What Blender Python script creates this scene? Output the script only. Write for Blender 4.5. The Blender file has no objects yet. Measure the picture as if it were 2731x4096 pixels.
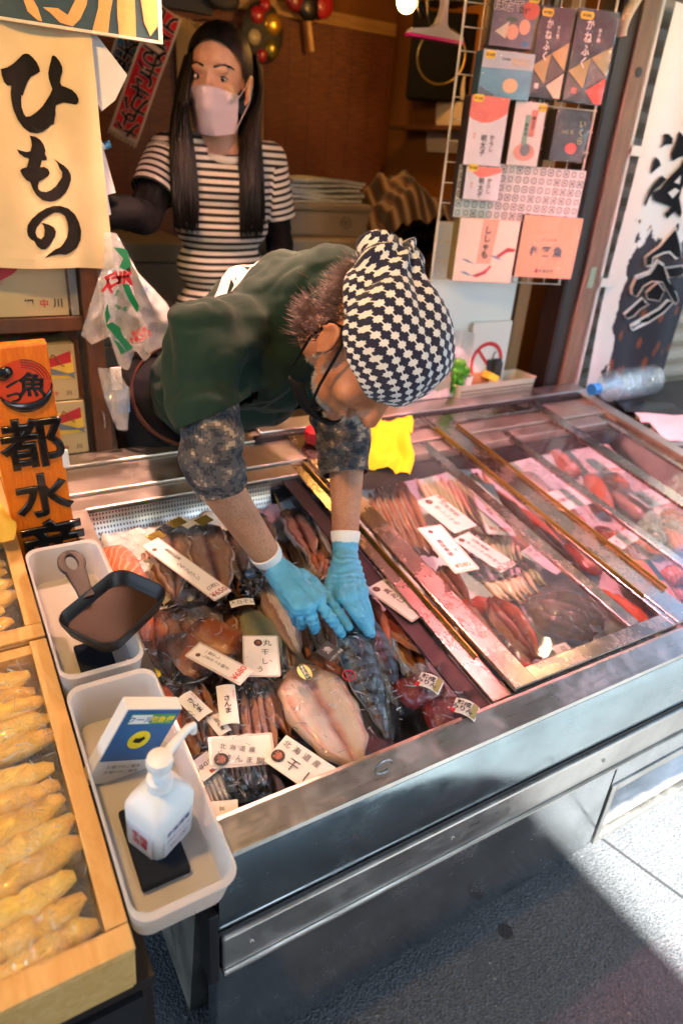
import bpy, bmesh, math, random
from math import sin, cos, pi, radians, sqrt, tan
from mathutils import Vector, Matrix, noise, geometry
from mathutils.bvhtree import BVHTree
SC = bpy.context.scene; COL = SC.collection
random.seed(7)
# ------------------------------------------------ camera, sky, sun, exposure
CAMH = 1.35
Xc = Vector((.8608, -.1764, .4774)); Yc = Vector((-.5034, -.4258, .7517)); Zc = Vector((.0709, -.8874, -.4554))
cd = bpy.data.cameras.new('camera'); CAM = bpy.data.objects.new('camera', cd); COL.objects.link(CAM); SC.camera = CAM
cd.sensor_fit = 'VERTICAL'; cd.sensor_height = 36; cd.lens = 24; cd.clip_start = .02; cd.clip_end = 400
_r = Vector((Xc[0], Yc[0], Zc[0])).normalized(); _f = Vector((Xc[2], Yc[2], Zc[2])).normalized(); _u = _r.cross(_f).normalized(); _r = _f.cross(_u)
CAM.matrix_world = Matrix(((_r[0], _u[0], -_f[0], 0), (_r[1], _u[1], -_f[1], 0), (_r[2], _u[2], -_f[2], CAMH), (0, 0, 0, 1)))
cd.dof.use_dof = True; cd.dof.focus_distance = 1.12; cd.dof.aperture_fstop = 2.8
SC.view_settings.view_transform = 'Standard'; SC.view_settings.look = 'None'; SC.view_settings.gamma = 1; SC.view_settings.exposure = 3.35
W = bpy.data.worlds.new('World'); SC.world = W; W.use_nodes = True
SUN_EL, SUN_AZ = radians(55), radians(180)          # the sun stands over the street, behind the camera
_nt = W.node_tree; _sky = _nt.nodes.new('ShaderNodeTexSky'); _sky.sky_type = 'NISHITA'; _sky.sun_disc = False
_sky.sun_elevation = SUN_EL; _sky.sun_rotation = SUN_AZ; _sky.air_density = 1.2
_bg = _nt.nodes['Background']; _nt.links.new(_sky.outputs[0], _bg.inputs[0]); _bg.inputs[1].default_value = .09
_sl = bpy.data.lights.new('sun', 'SUN'); _sl.energy = 5.0; _sl.angle = radians(.5); _sl.color = (1, .95, .88)
SUN = bpy.data.objects.new('sun', _sl); COL.objects.link(SUN); SUN.location = (0, -5, 12)
SUN.rotation_euler = Vector((0, -cos(SUN_EL), sin(SUN_EL))).to_track_quat('Z', 'Y').to_euler()
SC.cycles.use_denoising = True; SC.cycles.max_bounces = 10; SC.cycles.transparent_max_bounces = 24; SC.cycles.sample_clamp_indirect = 6; SC.cycles.caustics_reflective = False; SC.cycles.caustics_refractive = False
# ------------------------------------------------ measuring helpers: sight lines meet real planes of the stall
C0 = Vector((0, 0, CAMH)); TA = radians(8.7)
TO = Vector((0, .60, .5535)); TN = Vector((0, -sin(TA), cos(TA))); TV = Vector((0, cos(TA), sin(TA))); TX = Vector((1, 0, 0))
def ray(x, y):
    c = Vector((x - 1365.5, y - 2048, 2731.)); return Vector((c.dot(Xc), c.dot(Yc), c.dot(Zc)))
def S(x, y, w=0):                                    # point on the sloping counter plane, w metres above it
    r = ray(x, y); return C0 + r * ((TO + TN * w - C0).dot(TN) / r.dot(TN))
def PY(x, y, Y): r = ray(x, y); return C0 + r * (Y / r[1])
def PX(x, y, X): r = ray(x, y); return C0 + r * (X / r[0])
def U(u, v, w=0): return TO + TX * u + TV * v + TN * w
def fr(p, x, up):                                    # frame with x along x and z near up
    x = Vector(x).normalized(); y = Vector(up).cross(x).normalized(); z = x.cross(y)
    return Matrix(((x[0], y[0], z[0], p[0]), (x[1], y[1], z[1], p[1]), (x[2], y[2], z[2], p[2]), (0, 0, 0, 1)))
TM = fr(TO, TX, TN)                                  # counter frame: x right, y up the slope, z normal
def T(x, y, z): return Matrix.Translation((x, y, z))
def nz(p, s=1.0): return noise.noise(Vector(p) * s)
# ------------------------------------------------ materials
def srgb(h):
    h = h.lstrip('#'); c = [int(h[i:i + 2], 16) / 255 for i in (0, 2, 4)]
    return tuple(x / 12.92 if x < .04045 else ((x + .055) / 1.055) ** 2.4 for x in c)
class NT:
    def __init__(s, name):
        s.m = bpy.data.materials.new(name); s.m.use_nodes = True; s.t = s.m.node_tree; s.b = s.t.nodes['Principled BSDF']; s.out = s.t.nodes['Material Output']
    def n(s, typ, _=None, **kw):
        nd = s.t.nodes.new('ShaderNode' + typ)
        for k, v in (_ or {}).items(): setattr(nd, k, v)
        for k, v in kw.items():
            key = int(k[1:]) if k[0] == 'i' and k[1:].isdigit() else k.replace('_', ' ')
            s.set(nd.inputs[key], v)
        return nd
    def set(s, inp, v):
        if isinstance(v, bpy.types.Node): v = v.outputs[0]
        if isinstance(v, bpy.types.NodeSocket): s.t.links.new(v, inp)
        else:
            if isinstance(v, tuple) and len(v) == 3 and inp.type == 'RGBA': v = (*v, 1)
            inp.default_value = v
    def p(s, **kw):
        for k, v in kw.items(): s.set(s.b.inputs[k.replace('_', ' ')], v)
    def math(s, op, a, b=0., c=None):
        nd = s.n('Math', {'operation': op}, i0=a, i1=b)
        if c is not None: s.set(nd.inputs[2], c)
        return nd
    def mix(s, f, a, b, mode='MIX'):
        nd = s.n('Mix', {'data_type': 'RGBA', 'blend_type': mode}); s.set(nd.inputs[0], f); s.set(nd.inputs[6], a); s.set(nd.inputs[7], b); return nd.outputs[2]
    def ramp(s, f, stops, interp='LINEAR'):
        nd = s.n('ValToRGB'); s.set(nd.inputs[0], f); cr = nd.color_ramp; cr.interpolation = interp
        while len(cr.elements) < len(stops): cr.elements.new(.5)
        for e, (q, c) in zip(cr.elements, stops): e.position = q; e.color = (*c, 1) if len(c) == 3 else c
        return nd.outputs[0]
    def co(s, kind='Object', scale=(1, 1, 1), rot=(0, 0, 0)):
        tc = s.n('TexCoord'); mp = s.n('Mapping', None, Vector=tc.outputs[kind], Scale=scale, Rotation=rot); return mp.outputs[0]
    def noise(s, vec, scale=5., detail=4., rough=.55, dist=0.): return s.n('TexNoise', None, Vector=vec, Scale=scale, Detail=detail, Roughness=rough, Distortion=dist)
    def bump(s, h, strength=.3, dist=.002):
        nd = s.n('Bump', None, Height=h, Strength=strength, Distance=dist); s.p(Normal=nd.outputs[0]); return nd
    def xyz(s, vec): nd = s.n('SeparateXYZ', None, Vector=vec); return nd.outputs
MATS = {}
def mat(name, col, rough=.5, metal=0., var=0., vs=8., bump=0., bs=60., bd=.002, stretch=(1, 1, 1), **kw):
    if name in MATS: return MATS[name]
    k = NT(name); col = srgb(col) if isinstance(col, str) else col
    k.p(Base_Color=col, Roughness=rough, Metallic=metal, **kw)
    if rough > .75: k.p(Specular_IOR_Level=.2)
    if var or bump: v = k.co('Object', stretch)
    if var:
        nn = k.noise(v, vs); k.p(Base_Color=k.mix(k.math('MULTIPLY', k.math('ABSOLUTE', k.math('SUBTRACT', nn, .5)), 2.2), col, tuple(max(0, c * (1 - var)) for c in col)))
        k.p(Roughness=k.math('ADD', k.math('MULTIPLY', k.math('SUBTRACT', nn, .5), .3), rough))
    if bump: k.bump(k.noise(v, bs, 5), bump, bd)
    MATS[name] = k.m; return k.m
def reg(k): MATS[k.m.name] = k.m; return k.m
# ------------------------------------------------ mesh helpers
class MB:
    def __init__(s, M=None): s.v = []; s.f = []; s.uv = []; s.M = M; s.has = False; s.wrap = False
    def add(s, vs, fs, uvs=None):
        o = len(s.v)
        s.v += [(s.M @ Vector(p)) if s.M else Vector(p) for p in vs]; s.f += [tuple(i + o for i in f) for f in fs]
        if uvs: s.has = True
        s.uv += list(uvs) if uvs else [(0, 0)] * len(vs); return s
    def box(s, c, d, R=None):
        vs = [Vector((x * d[0] / 2, y * d[1] / 2, z * d[2] / 2)) for x in (-1, 1) for y in (-1, 1) for z in (-1, 1)]
        if R: vs = [R @ q for q in vs]
        return s.add([q + Vector(c) for q in vs], [(0, 1, 3, 2), (4, 6, 7, 5), (0, 4, 5, 1), (2, 3, 7, 6), (0, 2, 6, 4), (1, 5, 7, 3)])
    def box2(s, a, b): return s.box([(a[i] + b[i]) / 2 for i in range(3)], [abs(b[i] - a[i]) for i in range(3)])
    def grid(s, fn, nu, nv, close_u=False):
        vs = []; uv = []; s.wrap = s.wrap or close_u
        for j in range(nv + 1):
            for i in range(nu + (0 if close_u else 1)):
                u, v = i / nu, j / nv; vs.append(fn(u, v)); uv.append((u, v))
        w = nu + (0 if close_u else 1)
        fs = [(j * w + i, j * w + (i + 1) % w, (j + 1) * w + (i + 1) % w, (j + 1) * w + i) for j in range(nv) for i in range(nu)]
        return s.add(vs, fs, uv)
    def tube(s, pts, rad, n=10, cap=True, up=None, flat=1.0):
        s.wrap = True; pts = [Vector(p) for p in pts]; m = len(pts); rad = rad if hasattr(rad, '__len__') else [rad] * m
        vs = []; uv = []; ref = Vector(up) if up is not None else None
        for i, p in enumerate(pts):
            t = (pts[min(i + 1, m - 1)] - pts[max(i - 1, 0)]).normalized()
            if ref is None: ref = Vector((0, 0, 1)) if abs(t.z) < .9 else Vector((1, 0, 0))
            a = (ref - t * ref.dot(t)).normalized(); b = t.cross(a); ref = a
            rr = rad[i]; ra, rb = (rr if hasattr(rr, '__len__') else (rr, rr * flat))
            for k in range(n):
                h = 2 * pi * k / n; vs.append(p + a * (ra * cos(h)) + b * (rb * sin(h))); uv.append((i / (m - 1), k / n))
        fs = [(i * n + k, i * n + (k + 1) % n, (i + 1) * n + (k + 1) % n, (i + 1) * n + k) for i in range(m - 1) for k in range(n)]
        if cap: fs += [tuple(range(n))[::-1], tuple((m - 1) * n + k for k in range(n))]
        return s.add(vs, fs, uv)
    def lathe(s, prof, n=24, cap=True):
        vs = [(r * cos(2 * pi * k / n), r * sin(2 * pi * k / n), z) for r, z in prof for k in range(n)]
        fs = [(i * n + k, i * n + (k + 1) % n, (i + 1) * n + (k + 1) % n, (i + 1) * n + k) for i in range(len(prof) - 1) for k in range(n)]
        if cap: fs += [tuple(range(n))[::-1], tuple((len(prof) - 1) * n + k for k in range(n))]
        return s.add(vs, fs)
    def prism(s, poly, z0, z1):
        n = len(poly); tri = geometry.tessellate_polygon([[Vector((x, y, 0)) for x, y in poly]])
        vs = [(x, y, z0) for x, y in poly] + [(x, y, z1) for x, y in poly]
        fs = [t[::-1] for t in tri] + [tuple(i + n for i in t) for t in tri] + [(i, (i + 1) % n, n + (i + 1) % n, n + i) for i in range(n)]
        return s.add(vs, fs)
    def flat(s, poly, z=0.):
        tri = geometry.tessellate_polygon([[Vector((x, y, 0)) for x, y in poly]])
        return s.add([(x, y, z) for x, y in poly], [tuple(t) for t in tri])
    def ell(s, c, r, n=16, m=10, R=None):
        def fn(u, v):
            th = 2 * pi * u; ph = pi * (v - .5); q = Vector((r[0] * cos(ph) * cos(th), r[1] * cos(ph) * sin(th), r[2] * sin(ph)))
            return Vector(c) + (R @ q if R else q)
        return s.grid(fn, n, m, True)
    def cap(s, a, ra, b, rb, n=14):
        a = Vector(a); b = Vector(b); t = (b - a).normalized(); pts = []; rr = []
        for k in range(5): h = pi / 2 * k / 4.001; pts.append(a - t * ra * cos(h)); rr.append(max(ra * sin(h), 1e-4))
        for k in range(5): h = pi / 2 * (4 - k) / 4.001; pts.append(b + t * rb * cos(h)); rr.append(max(rb * sin(h), 1e-4))
        return s.tube(pts, rr, n)
    def chain(s, nodes):
        for (a, ra), (b, rb) in zip(nodes, nodes[1:]): s.cap(a, ra, b, rb)
        return s
WM = {}
def build(name, mb, m, parent=None, smooth=38, bevel=0., loc=None):
    if loc is None:
        xs = [v.x for v in mb.v]; ys = [v.y for v in mb.v]; zs = [v.z for v in mb.v]
        loc = Vector(((min(xs) + max(xs)) / 2, (min(ys) + max(ys)) / 2, min(zs) if parent is None else (min(zs) + max(zs)) / 2))
    me = bpy.data.meshes.new(name); me.from_pydata([v - loc for v in mb.v], [], mb.f); me.validate()
    if mb.has:
        ul = me.uv_layers.new(name='UVMap')
        for lp in me.loops: ul.data[lp.index].uv = mb.uv[lp.vertex_index]
        if mb.wrap:                                  # close the texture seam round tubes
            for q in me.polygons:
                for c in (0, 1):
                    w = [ul.data[i].uv[c] for i in q.loop_indices]
                    if max(w) - min(w) > .5:
                        for i in q.loop_indices:
                            if ul.data[i].uv[c] < .5: ul.data[i].uv[c] += 1
    for q in me.polygons: q.use_smooth = bool(smooth)
    if smooth and smooth < 180: me.set_sharp_from_angle(angle=radians(smooth))
    me.materials.append(m)
    o = bpy.data.objects.new(name, me); COL.objects.link(o); o.location = loc; WM[o] = T(*loc)
    if parent is not None:
        o.parent = parent; o.matrix_parent_inverse = WM[parent].inverted()
    if bevel:
        bv = o.modifiers.new('bevel', 'BEVEL'); bv.width = bevel; bv.segments = 2; bv.limit_method = 'ANGLE'
    return o
def tag(o, label, cat, group=None):
    o['label'] = label; o['category'] = cat
    if group: o['group'] = group
    return o
def thing(name, label, cat, loc, group=None):
    o = bpy.data.objects.new(name, None); COL.objects.link(o); o.location = loc; o.empty_display_size = .05; WM[o] = T(*loc)
    return tag(o, label, cat, group)
def struct(name, mb, m, **kw):
    o = build(name, mb, m, **kw); o['kind'] = 'structure'; return o
def plane_frame(tl, tr, bl):                         # frame: x along top edge, y up, origin at the top-left corner; returns frame, width, height
    tl, tr, bl = Vector(tl), Vector(tr), Vector(bl); x = (tr - tl).normalized(); d = bl - tl; d = d - x * d.dot(x); y = -d.normalized(); z = x.cross(y)
    return Matrix(((x[0], y[0], z[0], tl[0]), (x[1], y[1], z[1], tl[1]), (x[2], y[2], z[2], tl[2]), (0, 0, 0, 1))), (tr - tl).length, d.length
_tc = {}
def text(mb, body, size, x, y, z=.0008, bold=0., ext=0., bev=0., M=None, sx=1., line=1., rot=0., shear=0.):
    """lettering centred on x, y in the frame M (else mb.M); characters top to bottom when joined by newlines"""
    key = (body, bold, ext, bev, line, shear)
    if key not in _tc:
        cu = bpy.data.curves.new('lettering', 'FONT'); cu.body = body; cu.size = 1; cu.align_x = 'CENTER'; cu.align_y = 'CENTER'; cu.offset = bold; cu.extrude = ext; cu.bevel_depth = bev; cu.bevel_resolution = 2; cu.space_line = line; cu.shear = shear; cu.resolution_u = 3
        o = bpy.data.objects.new('lettering', cu); COL.objects.link(o)
        me = bpy.data.meshes.new_from_object(o.evaluated_get(bpy.context.evaluated_depsgraph_get()))
        _tc[key] = ([v.co.copy() for v in me.vertices], [tuple(q.vertices) for q in me.polygons]); bpy.data.objects.remove(o); bpy.data.curves.remove(cu); bpy.data.meshes.remove(me)
    vs, fs = _tc[key]
    if not vs: return mb
    cx = (min(v.x for v in vs) + max(v.x for v in vs)) / 2; cy = (min(v.y for v in vs) + max(v.y for v in vs)) / 2
    R = T(x, y, z) @ Matrix.Rotation(rot, 4, 'Z') @ Matrix.Diagonal((size * sx, size, size, 1)); R = (M if M else Matrix()) @ R
    return mb.add([R @ (v - Vector((cx, cy, 0))) for v in vs], fs)
def vert(s): return '\n'.join(s)
def cut(mb, p, n, rad, ok=None):                              # trim a garment with a plane inside a ball round p
    bm = bmesh.new(); vs = [bm.verts.new(v) for v in mb.v]
    for f in mb.f:
        try: bm.faces.new([vs[i] for i in f])
        except ValueError: pass
    p = Vector(p); n = Vector(n).normalized()
    fs = [f for f in bm.faces if (f.calc_center_median() - p).length < rad and (ok is None or ok(f.calc_center_median()))]
    gm = set(fs) | {e for f in fs for e in f.edges} | {v for f in fs for v in f.verts}
    bmesh.ops.bisect_plane(bm, geom=list(gm), plane_co=p, plane_no=n, clear_outer=True)
    bm.verts.index_update(); out = MB(); out.v = [v.co.copy() for v in bm.verts]; out.f = [tuple(v.index for v in f.verts) for f in bm.faces]; out.uv = [(0, 0)] * len(out.v); bm.free(); return out
def blob(mb, voxel=.008, smooth=4, fac=.5):          # one continuous skin over overlapping volumes
    me = bpy.data.meshes.new('skin'); me.from_pydata(mb.v, [], mb.f); o = bpy.data.objects.new('skin', me); COL.objects.link(o)
    r = o.modifiers.new('r', 'REMESH'); r.mode = 'VOXEL'; r.voxel_size = voxel
    if smooth: sm = o.modifiers.new('s', 'SMOOTH'); sm.iterations = smooth; sm.factor = fac
    me2 = bpy.data.meshes.new_from_object(o.evaluated_get(bpy.context.evaluated_depsgraph_get()))
    out = MB(); out.v = [v.co.copy() for v in me2.vertices]; out.f = [tuple(q.vertices) for q in me2.polygons]; out.uv = [(0, 0)] * len(out.v)
    bpy.data.objects.remove(o); bpy.data.meshes.remove(me); bpy.data.meshes.remove(me2); return out
def normals(mb):
    ns = [Vector() for _ in mb.v]
    for f in mb.f:
        n = geometry.normal([mb.v[i] for i in f]) if len(f) <= 4 else Vector()
        for i in f: ns[i] += n
    return [n.normalized() if n.length else Vector((0, 0, 1)) for n in ns]
def wrinkle(mb, fn):
    ns = normals(mb); mb.v = [v + n * fn(v) for v, n in zip(mb.v, ns)]; return mb
# ------------------------------------------------ surface materials
def mk_steel(name, col, rough, streak=(1, 60, 60), bs=.12, metal=1.):
    k = NT(name); v = k.co('Object', streak); nn = k.noise(v, 6, 6); v2 = k.co('Object'); n2 = k.noise(v2, 9, 5)
    k.p(Metallic=metal, Base_Color=k.mix(k.ramp(n2, [(.35, (0, 0, 0)), (.7, (1, 1, 1))]), srgb(col), tuple(c * .72 for c in srgb(col))), Roughness=k.math('ADD', k.math('MULTIPLY', nn, .2), k.math('ADD', k.math('MULTIPLY', k.ramp(k.noise(v2, 14, 6, .7), [(.45, (0, 0, 0)), (.62, (1, 1, 1))]), .14), rough - .14)))
    n3 = k.noise(v2, 3.2, 2); n4 = k.noise(k.co('Object', (1, 1, 1)), 55, 3); k.bump(k.math('ADD', k.math('ADD', nn, k.math('MULTIPLY', n3, 9.)), k.math('MULTIPLY', n4, .5)), bs, .0009); return reg(k)
STEEL = mk_steel('brushed_steel', '#d6d4cf', .34); MIRROR = mk_steel('polished_steel', '#d3d7da', .16, (30, 1, 30), .05); RAIL = mk_steel('rail_steel', '#bdb3ac', .24, (60, 1, 60), .15)
BAND = mk_steel('front_band_steel', '#b3c6cc', .16, (1, 90, 90), .03)
LEDGE = mk_steel('ledge_steel', '#c8c2b6', .42, (1, 80, 80), .1)
BLACK = mat('black_rubber', '#15161a', .55); DARKPL = mat('dark_plastic', '#0a0a0c', .5)
BRASS = mat('brass_trim', '#b89b55', .3, .9)
def PZ0(x, y): r = ray(x, y); return C0 + r * (-CAMH / r[2])
def mk_asphalt():
    k = NT('asphalt'); v = k.co('Object'); a = k.n('TexVoronoi', None, Vector=v, Scale=190.); n1 = k.noise(v, 3, 6); n2 = k.noise(v, 320, 3)
    sp = k.ramp(a.outputs['Color'], [(.0, (.044, .051, .057)), (.6, (.088, .10, .109)), (.93, (.118, .132, .142)), (1., (.30, .31, .32))])
    st = k.ramp(k.noise(v, 1.3, 5, .65), [(.38, (.55, .55, .55)), (.6, (1, 1, 1))]); x, y, z = k.xyz(v)[:3]; gum = PZ0(2020, 3726); dx = k.math('SUBTRACT', x, gum[0]); dy = k.math('SUBTRACT', y, gum[1]); sp2 = k.math('LESS_THAN', k.math('ADD', k.math('SQRT', k.math('ADD', k.math('MULTIPLY', dx, dx), k.math('MULTIPLY', dy, dy))), k.math('MULTIPLY', k.math('SUBTRACT', n1, .5), .012)), .017)
    k.p(Base_Color=k.mix(sp2, k.mix(.55, k.mix(k.math('MULTIPLY', n1, .55), sp, (.062, .07, .077)), st, 'MULTIPLY'), (.018, .017, .018)), Roughness=.82); k.bump(k.math('ADD', a.outputs['Distance'], k.math('MULTIPLY', n2, .6)), .8, .004); return reg(k)
ASPH = mk_asphalt()
def mk_wood(name, c1, c2, sc=(1.5, 14, 14), rough=.5, bump=.2, axis='Object'):
    k = NT(name); v = k.co(axis, sc); n1 = k.noise(v, 4, 6, .6, 1.2); n2 = k.noise(k.co(axis), 5, 3)
    k.p(Base_Color=k.mix(k.math('MULTIPLY', n2, .5), k.ramp(n1, [(.3, srgb(c1)), (.7, srgb(c2))]), srgb(c1)), Roughness=rough); k.bump(n1, bump, .0015); return reg(k)
WOODSIGN = mk_wood('sign_board_wood', '#cf5f08', '#ee8a1a', (30, 30, 2.2), .42, .1)
CRATEW = mk_wood('crate_wood', '#c9974f', '#dfb878', (12, 2, 12), .55, .2)
SHELFW = mk_wood('shelf_wood', '#3f2610', '#5a3818', (10, 10, 1.5)); POSTW = mk_wood('grey_post_wood', '#6f5c4b', '#8f7a66', (12, 12, 1.2), .7); POSTD = mk_wood('dark_post_wood', '#1d1512', '#2a1f1a', (12, 12, 1.2), .5)
FILMN = 0
def mk_film(name, base=.035, fres=.6, rough=.025, bscale=46, bstr=1.0, tint=(1, 1, 1), haze=.0):
    k = NT(name); v = k.co('Object'); a = k.noise(v, bscale, 3, .5, 1.5); b = k.n('TexVoronoi', {'feature': 'DISTANCE_TO_EDGE'}, Vector=k.n('VectorMath', {'operation': 'ADD'}, i0=v, i1=k.math('MULTIPLY', a, .25)), Scale=bscale * .8)
    bp = k.n('Bump', None, Height=k.math('ADD', a, k.math('MULTIPLY', b.outputs[0], .8)), Strength=bstr, Distance=.024)
    g = k.n('BsdfGlossy', None, Roughness=rough, Normal=bp.outputs[0]); t = k.n('BsdfTransparent', None, Color=(*tint, 1)); lw = k.math('POWER', k.n('LayerWeight', None, Blend=.5, Normal=bp.outputs[0]).outputs['Facing'], 3.4)
    m = k.n('MixShader'); k.set(m.inputs[0], k.math('ADD', k.math('MULTIPLY', lw, fres), base)); k.set(m.inputs[1], t); k.set(m.inputs[2], g); o = m
    if haze:
        d = k.n('BsdfDiffuse', None, Color=(.85, .88, .9, 1)); m2 = k.n('MixShader', None, Fac=haze); k.set(m2.inputs[1], m); k.set(m2.inputs[2], d); o = m2
    k.t.links.new(o.outputs[0], k.out.inputs[0]); return reg(k)
FILM = mk_film('clear_film', .014, .26); FILMW = mk_film('cloudy_film', .025, .45, .08, 22, .9, (1, 1, 1), .07); FILMY = mk_film('amber_film', .03, .35, .06, 24, 1., (1, .97, .86), .04)
GLASS = mk_film('lid_glass', .008, .32, .012, 6, .02, (.95, .98, .98), .008)
PLAST = mk_film('bottle_plastic', .1, .8, .04, 45, .7, (.95, .97, 1))
WHITE = mat('white_plastic', '#e4e4e2', .4); CARD = mat('white_card', '#e9e7e2', .55, bump=.05, bs=200); INK = mat('black_ink', '#131313', .6); REDINK = mat('red_ink', '#c8202a', .6); ORINK = mat('orange_ink', '#e0562a', .6)
def mk_tub():
    k = NT('milky_plastic'); k.p(Base_Color=(.82, .82, .81), Roughness=.38, Subsurface_Weight=.0)
    tr = k.n('BsdfTransparent', None, Color=(.9, .9, .9, 1)); tl = k.n('BsdfTranslucent', None, Color=(.75, .75, .74, 1)); m1 = k.n('MixShader', None, Fac=.35); k.set(m1.inputs[1], k.b); k.set(m1.inputs[2], tl)
    m2 = k.n('MixShader', None, Fac=.36); k.set(m2.inputs[1], m1); k.set(m2.inputs[2], tr); k.t.links.new(m2.outputs[0], k.out.inputs[0]); return reg(k)
TUB = mk_tub()
# ------------------------------------------------ setting
g = struct('ground', MB().grid(lambda u, v: (-60 + 120 * u, -60 + 120 * v, 0), 8, 8), ASPH, smooth=0)
_a, _b = PZ0(2440, 3380), PZ0(2760, 3613); struct('road_seam', MB().tube([_a + (_b - _a) * (i / 12) + Vector((.006 * nz((i, 1, 1)), .006 * nz((i, 2, 1)), .0005)) for i in range(-8, 15)], [(.0012, .0035)] * 23, 4, True, (0, 0, 1)), mat('seam_tar', '#26282b', .9))
def wall(name, label, mb, m, **kw): return tag(build(name, mb, m, smooth=0, **kw), label, 'wall')
PLASTER = mat('ochre_plaster', '#7d4f1e', .8, var=.3, vs=3, bump=.15, bs=40)
wall('back_wall', 'ochre plastered back wall of the stall behind the bamboo blind', MB().box2((-1.3, 2.97, 0), (2.1, 3.1, 2.5)), PLASTER)
wall('side_wall', 'ochre side wall of the stall lit by the bare bulb beside the speaker', MB().box2((1.96, 1.78, 0), (2.06, 2.96, 2.5)), PLASTER)
wall('left_wall', 'plain wall closing the stall on the left behind the shelves', MB().box2((-1.4, 1.5, 0), (-1.3, 3.1, 2.5)), PLASTER)
t = thing('ceiling', 'dark boarded ceiling over the stall', 'ceiling', (.3, 2, 2.42))
build('board', MB().box2((-1.4, .9, 2.25), (3.4, 3.1, 2.4)), POSTD, t, smooth=0)
t = thing('awning', 'unseen canvas awning added to shade the front of the stall', 'awning', (.6, .1, 1.95))  # out of view; added and hung low to keep sun and sky off the stall
build('canvas', MB().grid(lambda u, v: (-2.2 + 5.8 * u, -.75 + 1.70 * v, 1.95 + .28 * v - .015 * sin(u * 30) * (1 - v)), 60, 8), mat('awning_canvas', '#7f7e76', .9), t)
for xx in (-2.1, .6, 3.5): build('arm', MB().tube([(xx, -.73, 1.93), (xx, .95, 2.21)], .012, 8), BLACK, t)
# opposite side of the street (it throws the shade the stall stands in)
FAC = mat('grey_render', '#8d8f90', .85, var=.2, vs=1.5); WIN = mat('window_pane', '#20282e', .08)
def house(label, x0, x1, h, col):
    t = thing('building', label, 'building', ((x0 + x1) / 2, -6.2, 0)); build('wall', MB().box2((x0, -8.2, 0), (x1, -4.2, h)), col, t, smooth=0); n = int((x1 - x0) / 1.9)
    for i in range(n):
        for j in range(int(h / 3)):
            cx = x0 + (i + .5) * (x1 - x0) / n; build('window', MB().box2((cx - .55, -4.2, 1 + 3 * j), (cx + .55, -4.17, 2.3 + 3 * j)), WIN, t, smooth=0)
house('grey rendered building across the street from the stall', -8.5, 1.055, 13.5, FAC); house('pale building farther along across the street', 4.6, 11, 10, mat('pale_render', '#b9b2a4', .85, var=.2, vs=1.5))
# bamboo blind
def mk_bamboo():
    k = NT('bamboo_slats'); v = k.co('Object'); x, y, z = k.xyz(v)[:3]
    n1 = k.noise(k.co('Object', (9, 1, 75)), 2.0, 4, .65); n2 = k.noise(v, 2.2, 3)
    st = k.math('MULTIPLY', k.math('LESS_THAN', k.math('PINGPONG', k.math('ADD', x, k.math('MULTIPLY', n2, .012)), .0475), .0018), .6)
    c = k.mix(n2, k.ramp(n1, [(.3, srgb('#200d04')), (.5, srgb('#582c0e')), (.72, srgb('#8a5424'))]), srgb('#6d3a14'))
    k.p(Base_Color=k.mix(st, c, srgb('#2a1206')), Roughness=.6); k.bump(k.math('ADD', n1, k.math('MULTIPLY', st, -1.)), .6, .004); return reg(k)
BAMB = mk_bamboo()
t = thing('bamboo_blind', 'brown bamboo blind hanging along the back of the stall', 'blind', (.7, 2.9, .8))
build('slats', MB().grid(lambda u, v: (-.75 + 2.66 * u, 2.905 + .004 * sin(u * 25) + .003 * sin(v * 40), .42 + 1.41 * v), 80, 40), BAMB, t); build('rail', MB().box2((-.76, 2.89, 1.83), (1.915, 2.93, 1.875)), mk_wood('blind_rail', '#8a6230', '#b08a4c'), t)
# fish freezer cabinet
fz = thing('display_freezer', 'long stainless steel fish display freezer with sliding glass lids', 'display freezer', (1.05, 1.05, 0))
XL, XR, YF = .19, 1.93, .5535
build('lower_panel', MB().box2((XL + .01, YF, .03), (1.078, YF + .04, .298)).box2((1.083, YF, .215), (XR, YF + .04, .298)), MIRROR, fz, smooth=0, bevel=.002)
build('bumper', MB().box2((XL + .016, YF - .011, .303), (XR, YF + .04, .377)), STEEL, fz, smooth=0, bevel=.004)
build('bumper_lip', MB().box2((XL + .016, YF - .016, .296), (XR, YF + .02, .3015)), STEEL, fz, smooth=0, bevel=.001)
build('seal', MB().box2((XL + .01, YF - .003, .2985), (XR, YF + .03, .3025)).box2((XL + .01, YF - .004, .3772), (XR, YF + .03, .3855)), BLACK, fz, smooth=0)
prof = [(.386, 0.004), (.3885, -.003), (.40, -.0065), (.415, -.009), (.43, -.0103), (.445, -.0108), (.46, -.0105), (.475, -.0095), (.49, -.0078), (.505, -.0055), (.518, -.003), (.5262, -.0005), (.5265, .035)]
build('front_band', MB().grid(lambda u, v: (XL + .012 + (XR - XL - .012) * u, YF + prof[round(v * 12)][1], prof[round(v * 12)][0]), 2, 12), BAND, fz, smooth=25)
build('front_rim', MB(TM).grid(lambda u, v: (XL + .012 + (XR - XL - .012) * u, *[(-.050, -.0195), (-.047, -.0135), (-.042, -.0125), (-.004, .000), (0.002, -.001), (.004, -.006), (.004, -.16)][round(v * 6)]), 2, 6), STEEL, fz, smooth=25)
gm = PY(1535, 3068, YF - .012); build('maker_mark', MB().tube([(gm.x + .014 * cos(a), YF - .0108, gm.z + .012 * sin(a)) for a in [2 * pi * i / 28 for i in range(25)]], [(.0022, .0012)] * 25, 6, False, (0, 1, 0)), mk_steel('mark_steel', '#9aa7ad', .35), fz)
for sx in (.25, .62, 1.0, 1.4, 1.8): build('screw', MB().tube([(sx, YF - .0105, .34), (sx, YF - .0135, .34)], [.0042, .0036], 12), LEDGE, fz)
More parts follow.
